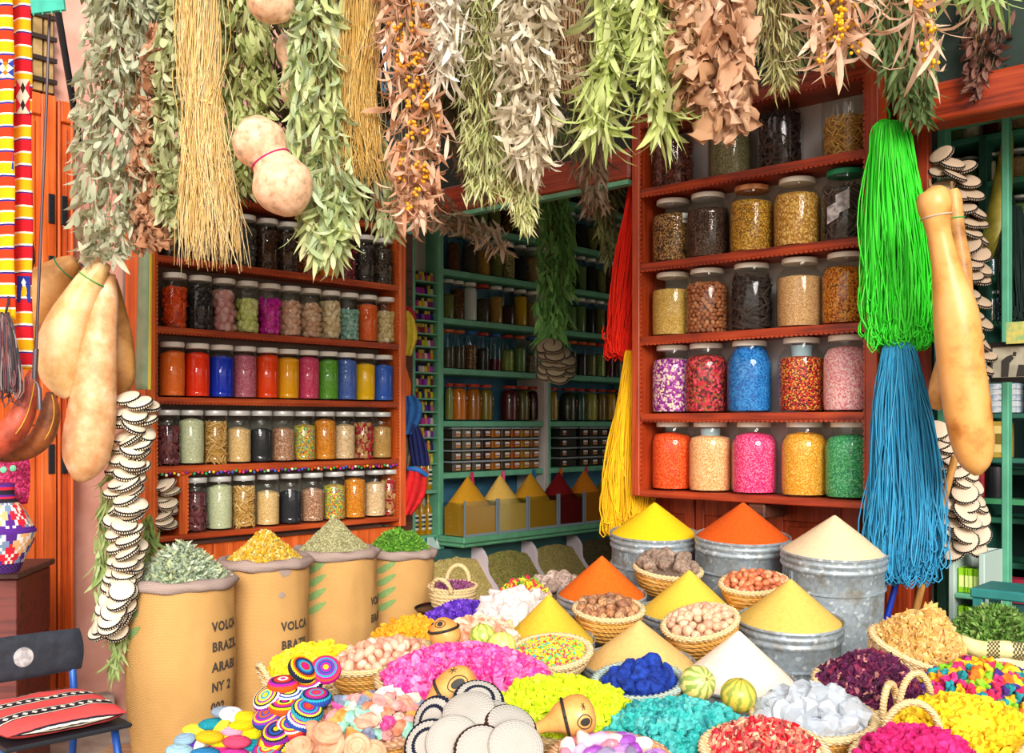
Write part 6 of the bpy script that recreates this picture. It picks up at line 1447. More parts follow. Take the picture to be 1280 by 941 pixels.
for i, (x, y, n) in enumerate(((407,837,(.15,-.85,.35)), (385,853,(-.05,-.65,.7)), (378,837,(.6,-.5,.5)), (354,855,(0,-.25,.95)), (360,868,(.1,-.5,.85)), (335,873,(-.35,-.7,.5)), (395,872,(.1,-.4,.9)), (356,883,(0,-.3,.95)), (335,896,(-.3,-.6,.7)), (384,888,(.35,-.6,.7)), (377,900,(.4,-.5,.7)), (364,909,(.1,-.7,.65)), (347,916,(-.1,-.7,.6)), (341,930,(-.15,-.8,.45)), (335,940,(-.1,-.6,.7)))):
    o = link('striped_disc', km, None, look(P(x, y, 2.42-.012*i), Vector((n[0]*.8, n[1]*.62, n[2]+.12)), rnd.uniform(0, 6))); slot(o, rings(i+3)); tag(o, f'many-ringed crochet disc {kl[i]}', 'crochet disc', 'striped crochet discs')
b = MB(); c = P(362, 925, 2.42); pile('cloth_bundle', Vector((c.x, c.y+.02, .241)), .085, .07, .30, m_plain('#8a6a3c', .9, c2='#6a5030', scale=30, name='sackcloth'), 'brown cloth bundle under the striped crochet discs')
pm = MB(); pm.lathe([(max(.0005, .034*math.sin(PI*i/14)), -.0125*math.cos(PI*i/14)) for i in range(15)], 32, M=Matrix.Diagonal((1, .74, 1, 1))); pmesh = pm.mesh('knitted_pod', CREAMR, True, None)
pl = [(280,890,'#8a9aac','slate grey',(0,-.2,.95)),(290,893,'#f2eef0','white',(.3,-.6,.6)),(307,896,'#f0c81c','golden yellow',(0,-.2,.95)),(266,905,'#1f8a9a','teal',(0,-.3,.9)),(245,912,'#f0d03c','pale yellow',(0,-.3,.9)),(276,909,'#f2d83c','soft yellow',(-.5,-.4,.6)),(304,906,'#f0c414','deep yellow',(0,-.25,.95)),(312,917,'#f4e61c','lemon yellow, broad',(.05,-.75,.6)),(288,914,'#e8a0b8','rose pink',(0,-.3,.9)),(231,924,'#8fb0c4','pale blue',(-.2,-.4,.8)),(238,932,'#5a2aa0','violet',(0,-.3,.9)),(251,930,'#f0ece0','off-white with a leaning face',(-.5,-.6,.5)),(280,926,'#e8e424','lime yellow',(0,-.35,.9)),(276,936,'#d82a8a','magenta',(0,-.3,.9)),(314,932,'#1f9aac','turquoise',(0,-.25,.95)),(309,941,'#f0e03c','bright yellow',(0,-.4,.9)),(224,938,'#9ac0d0','ice blue',(0,-.4,.9)),(262,921,'#e8b01c','ochre yellow',(0,-.3,.9)),(296,927,'#d8486a','raspberry',(0,-.3,.9)),(256,942,'#2a7ab0','sky blue',(0,-.3,.9)),(292,943,'#c83a9a','orchid',(0,-.3,.9)),(325,946,'#3a3a8a','navy',(0,-.3,.9))]
for i, (x, y, col, nm, n) in enumerate(pl):
    o = link('knitted_pod', pmesh, None, look(P(x, y, 2.42-.006*i), Vector((n[0], n[1]*.25, n[2])), rnd.uniform(-.5, .5))); slot(o, m_weave(col, col, 700, .9, name='knit_wool', bmp=.7)); tag(o, f'{nm} knitted pod in the heap below the VOLC BRAZ sack', 'knitted pod', 'knitted pods')
c = P(275, 955, 2.44); pile('cloth_bundle', Vector((c.x, c.y+.02, .241)), .10, .08, c.z-.215, m_plain('#8a6a3c', .9, c2='#6a5030', scale=30, name='sackcloth'), 'brown cloth bundle under the knitted pods')
# terracotta stamps
TC = m_plain('#e0a482', .75, c2='#cf8f6c', scale=50, bmp=.2, name='terracotta')
tm = MB(); tm.lathe([(.0005, -.008), (.028, -.008), (.031, 0), (.028, .008), (.020, .010), (.019, .007), (.012, .007), (.011, .010), (.0005, .010)], 32); tmesh = tm.mesh('terracotta_stamp', TC, True, .6)
ts = MB(); ts.lathe([(.0005, -.012), (.033, -.012), (.036, -.004), (.030, .004), (.013, .012), (.010, .03), (.014, .038), (.013, .045), (.0005, .046)], 32); o = ts.obj('terracotta_stopper', TC, None, M=look(P(390, 928, 2.2), Vector((0, -.15, 1)))); tag(o, 'terracotta stopper with a knob in front of the striped discs', 'stopper')
for i, (x, y, n) in enumerate(((415,932,(-.4,-.7,.5)), (446,934,(.1,-.85,.4)), (374,936,(-.2,-.5,.8)), (430,944,(0,-.7,.6)), (466,942,(.2,-.7,.6)), (410,916,(.2,-.4,.9)))):
    o = link('terracotta_stamp', tmesh, None, look(P(x, y, 2.14), Vector(n), i)); tag(o, ['leaning terracotta disc beside the stopper','terracotta disc facing out below the pastel stones','terracotta disc on the sack side of the stopper','terracotta disc at the very front edge','terracotta disc nearest the white crochet discs','terracotta disc lying behind the stopper'][i], 'terracotta disc', 'terracotta discs')
c = P(422, 960, 2.17); b = MB(); b.box((-.10, -.06, .241), (.10, .05, c.z-.0)); o = b.obj('wooden_tray', m_wood('#7a5a40', '#4a3424', 'x', name='weathered_wood', rough=.7), None, smooth=False, M=Matrix.Translation((c.x, c.y, 0))); tag(o, 'plain wooden tray holding the terracotta discs', 'tray')
# painted gourd rattles
GR = m_gourd('#dd9e54', '#e8b878', '#c07c38', 8, .3, name='rattle_gourd')
def rattle(label, pts, Y, band, eyes):
    o, path, rad = gourd(label, pts, Y, GR, 'gourd_rattle', 44, 'rattle', 'painted gourd rattles', stem=False, lumpy=.006)
    view = -Vector(P(pts[2][0], pts[2][1], Y)).normalized(); view = (Vector((0, 0, CZ))-Vector(P(pts[2][0], pts[2][1], Y))).normalized()
    def surf(k, a, off=.0012):
        k = max(1, min(len(path)-2, k)); i = int(k); f = k-i; c = path[i].lerp(path[i+1], f); r = rad[i]*(1-f)+rad[i+1]*f
        d = (path[i+1]-path[i-1]).normalized(); u = (view-d*view.dot(d)).normalized(); w = d.cross(u); return c+(u*math.cos(a)+w*math.sin(a))*(r*1.008+off)
    b = MB(); b.tube([surf(band, f) for f in [2*PI*i/40 for i in range(41)]], .0038, 6); b.obj('leather_band', m_plain('#26221f', .5, name='black_leather'), o, ang=None)
    m = MB()
    for (k0, a0, kw, aw) in eyes:
        up = [surf(k0+kw*math.cos(f), a0+aw*math.sin(f)*abs(math.sin(f))**.3) for f in [2*PI*i/32 for i in range(33)]]; m.tube(up, .0011, 5)
        vs = [surf(k0, a0, .0014)]; 
        for i in range(24): f = 2*PI*i/24; vs.append(surf(k0+kw*.68*math.cos(f), a0+aw*.55*math.sin(f), .0014))
        m.add(vs, [(0, 1+i, 1+(i+1) % 24) for i in range(24)])
        for q in range(3): f = q*PI/3; m.tube([surf(k0+kw*.4*math.cos(f), a0+aw*2.1+aw*.6*math.sin(f)), surf(k0, a0+aw*2.1), surf(k0-kw*.4*math.cos(f), a0+aw*2.1-aw*.6*math.sin(f))], .0008, 5)
    m.obj('painted_marks', m_plain('#2a2622', .6, name='burnt_black'), o, ang=None)
    t = MB(); t.tube([path[-5], path[-2], path[-1]+(path[-1]-path[-2])*1.5], [rad[-5]*1.05, rad[-2]*1.1+.001, rad[-1]*.8+.001], 16); t.obj('tip', m_plain('#3a332e', .5, name='black_leather'), o)
rattle('upright painted gourd rattle between the marigolds and the melons', [(552,772,5),(553,778,14),(555,788,19),(558,798,19),(561,807,14),(564,813,8),(566,818,6),(567,821,5)], 2.74, 11, [(5, .25, 3, .5)])
rattle('painted gourd rattle lying on the pink buds above the white discs', [(594,846,6),(590,848,17),(580,853,23),(567,860,24),(555,867,20),(543,876,12),(533,885,7),(527,892,6),(525,895,5)], 2.33, 22, [(12, .1, 5, .4)])
rattle('painted gourd rattle lying on the chartreuse flowers', [(744,890,6),(740,891,18),(731,893,25),(717,895,26),(703,898,21),(691,903,13),(678,908,8),(664,913,8),(659,915,7)], 2.17, 20, [(11, -.35, 4, .35)])
# striped melons
def m_melon(c1, c2):
    m, nt, b = newmat('melon_rind')
    tc = N(nt, 'ShaderNodeTexCoord'); sp = N(nt, 'ShaderNodeSeparateXYZ'); nt.links.new(tc.outputs['Object'], sp.inputs[0])
    at = N(nt, 'ShaderNodeMath', operation='ARCTAN2'); nt.links.new(sp.outputs[1], at.inputs[0]); nt.links.new(sp.outputs[0], at.inputs[1])
    t = N(nt, 'ShaderNodeTexNoise'); t.inputs['Scale'].default_value = 55; t.inputs['Detail'].default_value = 5; nt.links.new(tc.outputs['Object'], t.inputs['Vector'])
    ma = N(nt, 'ShaderNodeMath', operation='MULTIPLY_ADD'); ma.inputs[1].default_value = 10; nt.links.new(at.outputs[0], ma.inputs[0])
    m2 = N(nt, 'ShaderNodeMath', operation='MULTIPLY'); m2.inputs[1].default_value = 9; nt.links.new(t.outputs['Fac'], m2.inputs[0]); nt.links.new(m2.outputs[0], ma.inputs[2])
    sn = N(nt, 'ShaderNodeMath', operation='SINE'); nt.links.new(ma.outputs[0], sn.inputs[0])
    mr = N(nt, 'ShaderNodeMapRange'); mr.inputs[1].default_value = -1; nt.links.new(sn.outputs[0], mr.inputs[0])
    nt.links.new(ramp(nt, mr.outputs[0], [c1, c1, c2], 'LINEAR', [0, .45, .75]), b.inputs['Base Color']); b.inputs['Roughness'].default_value = .35
    return m
def melon(x, y, Y, rp, c1, c2, lab, ax):
    r = rp/FPX*Y; b = MB(); n = 20; b.lathe([(max(.0006, r*math.sin(PI*i/n)), -r*.96*math.cos(PI*i/n)) for i in range(n+1)], 40)
    o = b.obj('striped_melon', m_melon(c1, c2), None, M=look(P(x, y, Y), Vector(ax)), ang=None); tag(o, lab, 'melon', 'small striped melons')
    s = MB(); s.tube([(0, 0, r*.93), (0, .002, r*.99), (.002, .003, r*1.05)], [.004, .003, .0035], 8); s.obj('stalk', m_plain('#8a7a3c', .8, name='dry_stalk'), o)
melon(603, 796, 2.78, 17, '#d8d46a', '#93ad44', 'small striped melon beside the upright rattle, further from the candy bowl', (-.2, .4, .9))
melon(627, 807, 2.66, 18, '#e6e07a', '#c4cc5c', 'pale yellow striped melon next to the candy-bead bowl', (0, .3, .9))
melon(872, 854, 2.44, 22.5, '#dfcf7c', '#8aa24c', 'striped melon beside the indigo bowl, in front of the white cone', (.35, -.75, .45))
melon(923, 869, 2.40, 22.5, '#d0ba4a', '#8f9a3c', 'golden-green striped melon on the crystal side of the pair by the white cone', (.1, -.2, .95))
# ------------------------------------------------------------------ yarn
def yarn(label, pts, Y, cols, n, seed, rad=.0023, depth=.5, name='hanging_yarn', loops=.5, tie=None):
    R = random.Random(seed); ax = [(P(x, y, Y), w/FPX*Y) for x, y, w in pts]; o0 = ax[0][0]; root = empty(name, o0); b = MB()
    q = spline([(*a, w) for a, w in ax], 40)
    def at(t):
        s = t*39; i = min(int(s), 38); f = s-i; A = Vector(q[i]); B = Vector(q[i+1]); 
        return A.lerp(B, f)
    q = [Vector(k) for k in q]
    def at(t):
        s = max(0, min(1, t))*39; i = min(int(s), 38); f = s-i; v = q[i].lerp(q[i+1], f); return Vector(v[:3]) - o0, v[3]
    for k in range(n):
        a = R.uniform(0, 6.28); rr = math.sqrt(R.uniform(.15, 1)); x, y = math.cos(a)*rr, math.sin(a)*rr; e = 1-abs(R.gauss(0, .09)); p_ = []; w1, w2, p1, p2 = R.gauss(0, .13), R.gauss(0, .12), R.uniform(0, 6), R.uniform(0, 6)
        for i in range(15):
            t = e*i/14; c, w = at(t); p_.append(c+Vector(((x+w1*math.sin(p1+t*8))*w, (y+w2*math.sin(p2+t*7))*w*depth, 0)))
        if R.random() < loops and e > .3:
            c, w = at(e); s = R.uniform(.008, .026)*(1 if R.random() < .5 else -1); z = R.uniform(.012, .045); b_ = p_[-1]
            p_ += [b_+Vector((s*.4, 0, -z*.7)), b_+Vector((s, -.004, -z)), b_+Vector((s*1.6, -.004, -z*.5)), b_+Vector((s*1.5, 0, z*.4)), b_+Vector((s*1.2, 0, z*1.2))]
        b.tube(p_, rad, 4, cap=False)
    b.obj('strands', m_island(cols, .9, name='wool_yarn'), root, ang=None)
    t = MB()
    c, w = at(.05 if tie is None else tie); t.tube([c+Vector((math.cos(f)*w*1.02, math.sin(f)*w*depth*1.05, .006*math.sin(f*2))) for f in [2*PI*i/20 for i in range(21)]], rad*1.3, 6)
    c0, w0 = at(0); t.tube([c0+Vector((0, 0, -.01)), c0+Vector((.004, .01, .03)), c0+Vector((0, .02, .05))], rad*1.5, 6)
    t.obj('tie', m_plain(cols[0], .9, name='wool_yarn'), root, ang=None)
    tag(root, label, 'yarn', None); return root
yarn('bright green yarn skein hanging on the side of the large-jar cabinet', [(1112,152,12),(1113,165,22),(1116,220,31),(1122,290,41),(1126,350,46),(1126,395,46),(1124,425,34)], 3.40, ('#2cc824','#48e23a','#1eb016','#38d82e','#60ee50'), 520, 61, loops=.6)
yarn('turquoise blue yarn skein hanging below the green one', [(1124,428,14),(1124,445,22),(1126,500,32),(1130,570,40),(1132,640,46),(1130,685,47),(1128,718,36)], 3.38, ('#2a86b4','#3a9ac4','#1f729e','#48a8d0'), 520, 62, loops=.6)
yarn('scarlet yarn skein hanging by the edge of the large-jar cabinet, beside the shelving', [(797,208,3),(796,225,7),(793,290,17),(789,360,24),(786,410,25),(784,440,21)], 4.36, ('#e8200c','#f02c14','#d01806'), 560, 63, rad=.0032)
yarn('golden yellow yarn skein hanging below the scarlet one', [(791,438,7),(791,460,12),(788,520,20),(785,580,27),(785,630,29),(784,662,26)], 4.32, ('#f0b80c','#f8c820','#e0a408'), 520, 64, rad=.0030)
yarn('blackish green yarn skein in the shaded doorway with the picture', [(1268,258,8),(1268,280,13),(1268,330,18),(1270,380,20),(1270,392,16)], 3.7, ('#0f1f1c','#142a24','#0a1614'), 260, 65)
# ------------------------------------------------------------------ things at the far left
kl = empty('kilim', P(14, 220, 2.9))
def sheet(nm, x0, x1, y0, y1, Y, mat, ph, parent, seg=14, amp=.012):
    b = MB(); vs = []; o0 = parent.location; n = 50
    for j in range(n+1):
        for i in range(seg+1):
            t = i/seg; p = P(x0+(x1-x0)*t + 2.5*(j/n), y0+(y1-y0)*j/n, Y); p.y += amp*math.sin(t*PI*1.7+ph)+.004*math.sin(j*.35+t*3); vs.append(p-o0)
    fs = [(j*(seg+1)+i, j*(seg+1)+i+1, (j+1)*(seg+1)+i+1, (j+1)*(seg+1)+i) for j in range(n) for i in range(seg)]
    b.add(vs, fs); o = b.obj(nm, mat, parent, ang=None)
    mod = o.modifiers.new('thickness', 'SOLIDIFY'); mod.thickness = .006
    return o
KB = m_bands(('#f0b014', '#f4ead8', '#d83a1c', '#2a2a7a', '#f4ead8'), (0, .42, .49, .86, .94), 'Z', .068, wob=.03, name='kilim_wool')
KB2 = m_bands(('#c81c28', '#2a2a7a', '#f4ead8', '#f0a814', '#f4ead8'), (0, .43, .48, .55, .93), 'Z', .076, wob=.03, name='kilim_wool')
sheet('front_fold', -26, 18, -40, 400, 2.88, KB, .3, kl); sheet('back_fold', 14, 38, -40, 462, 2.93, KB2, 1.2, kl, 10, .008)
def motif(nm, x0, x1, y0, y1, Y, bg, fg, fg2):
    b = MB(); o0 = kl.location
    q = lambda u, v, off: P(x0+(x1-x0)*u, y0+(y1-y0)*v, Y-off)-o0
    b.add([q(0, 0, .014), q(1, 0, .014), q(1, 1, .014), q(0, 1, .014)], [(3, 2, 1, 0)], 0)
    for k in range(2):
        for (pts, mi) in (([(.0, .5*k), (.35, .25+.5*k), (0, .5+.5*k)], 1), ([(1, .5*k), (.65, .25+.5*k), (1, .5+.5*k)], 1), ([(.5, .08+.5*k), (.68, .25+.5*k), (.5, .42+.5*k), (.32, .25+.5*k)], 2)):
            b.add([q(u, v, .0148) for u, v in pts], [tuple(range(len(pts)))[::-1]], mi)
    b.obj(nm, [m_weave(c, c, 600, .9, name='kilim_motif', bmp=.4) for c in (bg, fg, fg2)], kl, smooth=False)
motif('motif_panel', -4, 17, 74, 96, 2.88, '#e8e0d4', '#2a3a8a', '#e8701c'); motif('motif_panel', -4, 17, 190, 213, 2.88, '#e8e0d4', '#2a3a8a', '#d8281c')
motif('motif_panel', 20, 37, 99, 142, 2.93, '#cfc0a8', '#d0202c', '#2a2420'); motif('motif_panel', 21, 38, 345, 378, 2.93, '#24348a', '#24348a', '#f0ece0')
tag(kl, 'striped red, yellow and white kilim hanging beside the gourds', 'kilim')
b = MB(); b.tube([P(62, 18, 2.86), P(58, 130, 2.86), P(52, 270, 2.86), P(45, 440, 2.86)], .0042, 8); o = b.obj('iron_rod', m_plain('#4a3f44', .4, metal=.6, name='iron'), None); tag(o, 'thin iron rod with a grip and hook hanging in front of the orange shutter', 'rod')
b = MB(); b.tube([P(45, 436, 2.86), P(43, 474, 2.86)], .0075, 10); b.tube([P(43, 476, 2.86), P(47, 480, 2.86), P(49, 486, 2.86), P(50, 512, 2.86)], [.004, .004, .007, .0075], 10); b.obj('grip', m_plain('#5a4f54', .35, metal=.5, name='iron'), o)
b = MB(); b.tube([P(60, -60, 3.0), P(100, 180, 3.28)], .0105, 12); o = b.obj('awning_strut', STEEL, None); tag(o, 'thick black steel strut slanting down into the eucalyptus bunch', 'strut')
b = MB(); b.box((-.045, -.006, -.06), (.045, .006, .02)); 
for i in range(4): b.tube([(-.04+i*.025, -.007, -.058), (-.04+i*.025, -.008, -.068)], .002, 4)
o = b.obj('canvas_corner', CANVAS, None, smooth=False, M=TR(P(58, -12, 2.80), 0, -.12, 0)); tag(o, 'small teal canvas edge at the top above the iron rod', 'canvas')
# leather pouches, tassel, pods
LEA = m_gourd('#b04a30', '#c8685a', '#6a2418', 14, .45, name='red_leather', bmp=.2)
LEB = m_gourd('#8a4a24', '#a8642f', '#3a1c10', 12, .5, name='brown_leather', bmp=.2)
for lab, pts, Y, m_ in (('curved red leather pouch hanging below the kilim', [(43,462,4),(40,474,9),(35,496,12),(27,520,15),(12,542,18),(-10,556,18),(-34,560,12)], 2.92, LEA), ('curved dark brown leather pouch with stitched edge behind the red one', [(62,490,4),(63,505,10),(61,525,13),(52,546,14),(36,560,13),(14,567,11),(-8,570,6)], 3.02, LEB)):
    o, path, rad = gourd(lab, pts, Y, m_, 'leather_pouch', 36, 'pouch', 'leather pouches', stem=False)
    s = MB(); s.tube([path[k]+Vector((rad[k]*.75, -rad[k]*.72, 0)) for k in range(2, 34)], .0022, 5); s.obj('stitching', m_plain('#c8963c', .8, name='waxed_thread'), o, ang=None)
yarn('dark tassel of mixed threads hanging below the kilim edge', [(6,392,4),(7,410,10),(9,450,14),(10,492,14)], 2.84, ('#3a2a2c','#5a4a48','#2a3a4a','#7a3a3a','#8a8480'), 150, 66, name='hanging_tassel', loops=.1)
for i, (x, lab) in enumerate(((33, 'dark purple-brown dried pod beside the kilim, the longer of two'), (38, 'dark purple-brown dried pod beside the kilim, the shorter of two'))):
    gourd(lab, [(x-1,284+5*i,1.5),(x,300,3.2),(x+2,325,3.6),(x+1,345-8*i,1.2)], 3.05, m_plain('#3a2028', .4, c2='#4a2c30', name='dark_pod'), 'dried_pod', 20, 'pod', None)
ct = P(60, 722, 3.08)
ch = empty('wooden_chest', (ct.x-.36, ct.y+.16, 0), .12)
W_CH = m_wood('#6a2a22', '#3a1410', 'x', name='worn_red_wood', rough=.5)
for k in range(3):
    b = MB(); b.box((-.24, -.16, .05+.21*k), (.235, -.14, .05+.21*(k+1)-.003), 0, None, .003); b.box((.215, -.139, .05+.21*k), (.235, .15, .05+.21*(k+1)-.003), 0, None, .003); b.obj('plank', W_CH, ch, smooth=False)
b = MB(); b.box((-.26, -.175, .681), (.245, .17, .70), 0, None, .004); b.obj('lid', m_wood('#5a3a34', '#38221e', 'x', name='dusty_red_wood', rough=.6), ch, smooth=False)
b = MB(); b.box((-.23, -.138, .06), (.214, .15, .67)); b.obj('carcass', W_CH, ch, smooth=False)
tag(ch, 'worn dark red wooden chest under the patterned woven vase', 'chest')
# woven vase with coloured diamonds
vc = P(3, 715, 3.02); vb = MB(); n = 56
prof = [(.045, 0), (.05, .012), (.058, .03), (.072, .06), (.085, .09), (.092, .118), (.0925, .124), (.088, .128), (.078, .15), (.064, .175), (.048, .20), (.036, .218), (.032, .235), (.034, .26), (.03, .262), (.028, .24), (.001, .235)]
fine = []
for (a, z0), (c_, z1) in zip(prof, prof[1:]):
    for k in range(3): fine.append((a+(c_-a)*k/3, z0+(z1-z0)*k/3))
fine.append(prof[-1]); base = len(vb.f); vb.lathe(fine, n, c0=True)
dia = ['#d8283c', '#f0b47a', '#7a90b0', '#5a2a8a']
for k in range(len(fine)-1):
    for i in range(n):
        z = fine[k][1]; u = i/n*28; v = z/.021
        d = abs(((u+v) % 4)-2)/2; e = abs(((u-v) % 4)-2)/2
        cell = (int((u+v)//4)+2*int((u-v)//4)) % 4
        mi = 4 if d < .14 or e < .14 else cell
        if z > .205: mi = (5, 0, 3, 5)[k % 4]
        if .116 < z < .13: mi = 3
        if z < .025: mi = 5 if (i+k) % 2 else 3
        vb.m[base+k*n+i] = mi
o = vb.obj('woven_vase', [m_weave(c, c, 700, .9, name='beaded_weave', bmp=.6) for c in dia+['#f0e6da', '#2a2430']], None, M=TR(vc), ang=None); tag(o, 'woven vase with bright diamond pattern standing on the red chest', 'vase')
# sequinned pouch
def pillow(nm, w, h, th, mats, M, ripple=.0, n=16, fn=None):
    b = MB(); vs = []; fs = []
    for s_ in (1, -1):
        for j in range(n+1):
            for i in range(n+1):
                u, v = 2*i/n-1, 2*j/n-1; t = max(0, (1-u**4)*(1-v**4))**.5
                vs.append((u*w/2*(1-.06*v*v), v*h/2*(1-.06*u*u), s_*th/2*t + ripple*noise.noise(Vector((u*3, v*3, s_)))*t))
    for s_ in (0, 1):
        o_ = s_*(n+1)**2
        for j in range(n):
            for i in range(n):
                q = (o_+j*(n+1)+i, o_+j*(n+1)+i+1, o_+(j+1)*(n+1)+i+1, o_+(j+1)*(n+1)+i); fs.append(q if s_ == 0 else q[::-1])
    b.add(vs, fs)
    return b
bg_ = pillow('p', .17, .155, .035, None, None, .01).obj('cloth_pouch', m_grain(('#b8185a', '#a01048', '#d83a7a', '#8a0c3c'), 160, rough=.35, name='sequinned_cloth'), None, M=look(P(2, 600, 3.16), Vector((.1, -1, .1))), ang=None); tag(bg_, 'magenta sequinned cloth pouch hanging above the woven vase', 'pouch')
b = pillow('p', .12, .10, .02, None, None, .006); b.obj('ochre_flap', m_plain('#c8861c', .7, c2='#b0701a', scale=30, name='ochre_cloth'), bg_, M=TR((.055, .105, .0), 0, 0, .3), ang=None)
b = MB(); 
for i in range(5): b.lathe([(.001, 0), (.009, .002), (.010, .005), (.006, .008), (.001, .008)], 14, 0, TR((-.04+.028*i, -.035+.004*(i % 2), .016), 0, 0, 0))
b.obj('sequin_trim', m_plain('#7ad8a8', .3, name='mint_bead'), bg_)
# small blue chair with a kilim seat
Rr, Bk, Fr = Vector((-.963, 2.545, 0)), Vector((-1.184, 2.77, 0)), Vector((-1.126, 2.31, 0))
ux_ = (Rr-Bk).normalized(); uy_ = (Rr-Fr).normalized(); cc = (Bk+Fr)/2
chair = empty('metal_chair', (cc.x, cc.y, 0)); BLU = m_plain('#1f4a9a', .4, metal=.3, c2='#2a5aac', scale=20, name='blue_enamelled_steel')
lx, ly = .315, .30
rot = math.atan2(ux_.y, ux_.x); chair.rotation_euler.z = rot
# local x runs from the backrest to the front of the seat, local y across it
seat = pillow('p', lx, ly, .05, None, None, .004, 24)
SEATM = m_bands(('#e0504e', '#2a2430', '#ecdcc4', '#2a2430', '#ecdcc4', '#2a2430', '#e0504e'), (0, .42, .46, .50, .82, .86, .90), 'X', .105, wob=.03, name='kilim_cushion')
st = seat.obj('seat', SEATM, chair, M=TR((0, 0, .436)), ang=None); st['label'] = 'red kilim seat cushion with dark patterned bands'
b = MB()
for k in range(12):
    for s_ in (-.1357, -.0307, .0743):
        u = s_; v = -ly/2+.03+k*.022; zf = lambda x, y: .4385+.025*max(0, (1-(2*x/lx)**4)*(1-(2*y/ly)**4))**.5
        b.add([(x, y, zf(x, y)) for x, y in ((u-.011, v), (u, v+.007), (u+.011, v), (u, v-.007))], [(0, 3, 2, 1)])
b.obj('woven_motif', m_plain('#f0e6d4', .9, name='kilim_motif'), chair, smooth=False)
b = MB(); b.box((-lx/2, -ly/2, .400), (lx/2, ly/2, .412), 0, None, .004); b.obj('seat_frame', m_plain('#1c1e24', .5, name='black_board'), chair, smooth=False)
for sy in (-1, 1):
    y = sy*(ly/2-.02)
    b = MB(); b.tube([(lx/2-.01, y, 0), (lx/2-.03, y, .30), (lx/2-.06, y, .385), (lx/2-.12, y, .394)], .010, 10); b.obj('leg', BLU, chair, ang=None)
    b = MB(); b.tube([(-lx/2-.05, y, 0), (-lx/2+.0, y, .36), (-lx/2-.005, y, .45), (-lx/2-.03, y, .585)], .010, 10); b.obj('leg', BLU, chair, ang=None)
b = MB(); b.tube([(lx/2-.02, -ly/2+.02, .22), (lx/2-.02, ly/2-.02, .22)], .008, 8); b.obj('stretcher', BLU, chair, ang=None)
bk = pillow('p', ly+.02, .115, .026, None, None, .002, 18).obj('backrest', m_plain('#2a2e38', .7, c2='#1f222a', scale=40, name='dark_cover'), chair, M=TR((-lx/2-.012, 0, .545), PI/2-.12, 0, PI/2), ang=None)
p = MB(); p.lathe([(.001, .0155), (.024, .0148), (.026, .012)], 24); p.obj('emblem', m_plain('#b8b4b4', .8, c2='#8a8688', scale=60, name='worn_print'), bk)
tag(chair, 'small blue metal chair with a red kilim cushion before the red chest', 'chair')
# agave leaf strip on the wall by the shelf
b = MB(); vs = []; q = [(172,318,190),(170,400,190),(168,487,188)]
o0 = P(180, 400, 3.72); n = 16
for j in range(n+1):
    t = j/n; y = 312+(487-312)*t; xl, xr = 173-5*t, 191-2*t
    for i in range(7): u = i/6; p = P(xl+(xr-xl)*u, y, 3.74); p.y += .016*math.cos(u*PI)-.01*math.sin(u*PI); vs.append(p-o0)
b.add(vs, [(j*7+i, j*7+i+1, (j+1)*7+i+1, (j+1)*7+i) for j in range(n) for i in range(6)])
o = b.obj('agave_leaf', m_plain('#7f9f80', .5, c2='#93b08e', scale=14, name='agave_skin'), None, M=Matrix.Translation(o0)); mod = o.modifiers.new('thickness', 'SOLIDIFY'); mod.thickness = .006
b = MB(); b.tube([v+Vector((.001, -.004, 0)) for v in [vs[j*7+6] for j in range(n+1)]], .006, 6); b.obj('spiny_edge', m_plain('#d8c23c', .5, name='yellow_leaf_edge'), o)
tag(o, 'long broad green agave leaf hung upright beside the orange wall shelf', 'leaf')
# ------------------------------------------------------------------ hats and cloths by the narrow rack
def cloth(nm, pts, Y, col, lab, c2=None, cat='cloth', th=.05, fold=5, seed=1):
    """a hanging limp cloth: outline rows (py, px left, px right)"""
    R = random.Random(seed); o0 = P(pts[0][1], pts[0][0], Y); b = MB(); n = 18; rows = []
    q = spline([tuple(map(float, p)) for p in pts], 22); vs = []
    for j, (y, xl, xr) in enumerate(q):
        for i in range(n+1):
            u = i/n; p = P(xl+(xr-xl)*u, y, Y); p.y += -th*math.sin(u*PI)*.8+.010*math.sin(u*fold*PI+seed+j*.08); vs.append(p-o0)
    b.add(vs, [(j*(n+1)+i, j*(n+1)+i+1, (j+1)*(n+1)+i+1, (j+1)*(n+1)+i) for j in range(21) for i in range(n)])
    o = b.obj(nm, m_plain(col, .8, c2=c2 or col, scale=40, name='cotton_cloth'), None, M=Matrix.Translation(o0), ang=None); mod = o.modifiers.new('thickness', 'SOLIDIFY'); mod.thickness = .006
    tag(o, lab, cat); return o
o = cloth('fabric_hat', [(390,505,512),(400,501,517),(420,500,521),(445,503,513)], 5.0, '#d8c03c', 'limp yellow cap hanging topmost by the narrow rack', '#c8ac2c')
cloth('fabric_hat', [(384,503,511),(390,502,517),(400,503,520)], 5.03, '#a81c2c', 'red cloth brim showing above the yellow cap')
cloth('fabric_hat', [(345,502,505),(365,502,509),(388,502,511)], 5.05, '#1c4a2c', 'dark green cloth hanging above the yellow cap')
cloth('cloth_strip', [(448,501,504),(465,500,510),(480,500,513),(497,501,512)], 5.0, '#d8641c', 'orange cloth strips hanging under the yellow cap', fold=9)
cloth('fabric_hat', [(495,503,519),(507,500,527),(525,500,525),(543,502,515)], 4.98, '#1f5a9a', 'bright blue cap hanging below the orange cloth', '#184a84')
cloth('cloth_strip', [(530,511,523),(548,511,530),(565,513,534),(582,517,536)], 5.0, '#101c5a', 'navy blue cloth points hanging below the blue cap', '#0c1648', fold=7)
cloth('cloth_strip', [(542,501,511),(565,501,513),(585,502,510)], 5.03, '#6a5444', 'brown patterned cloth beside the navy points', '#8a7058')
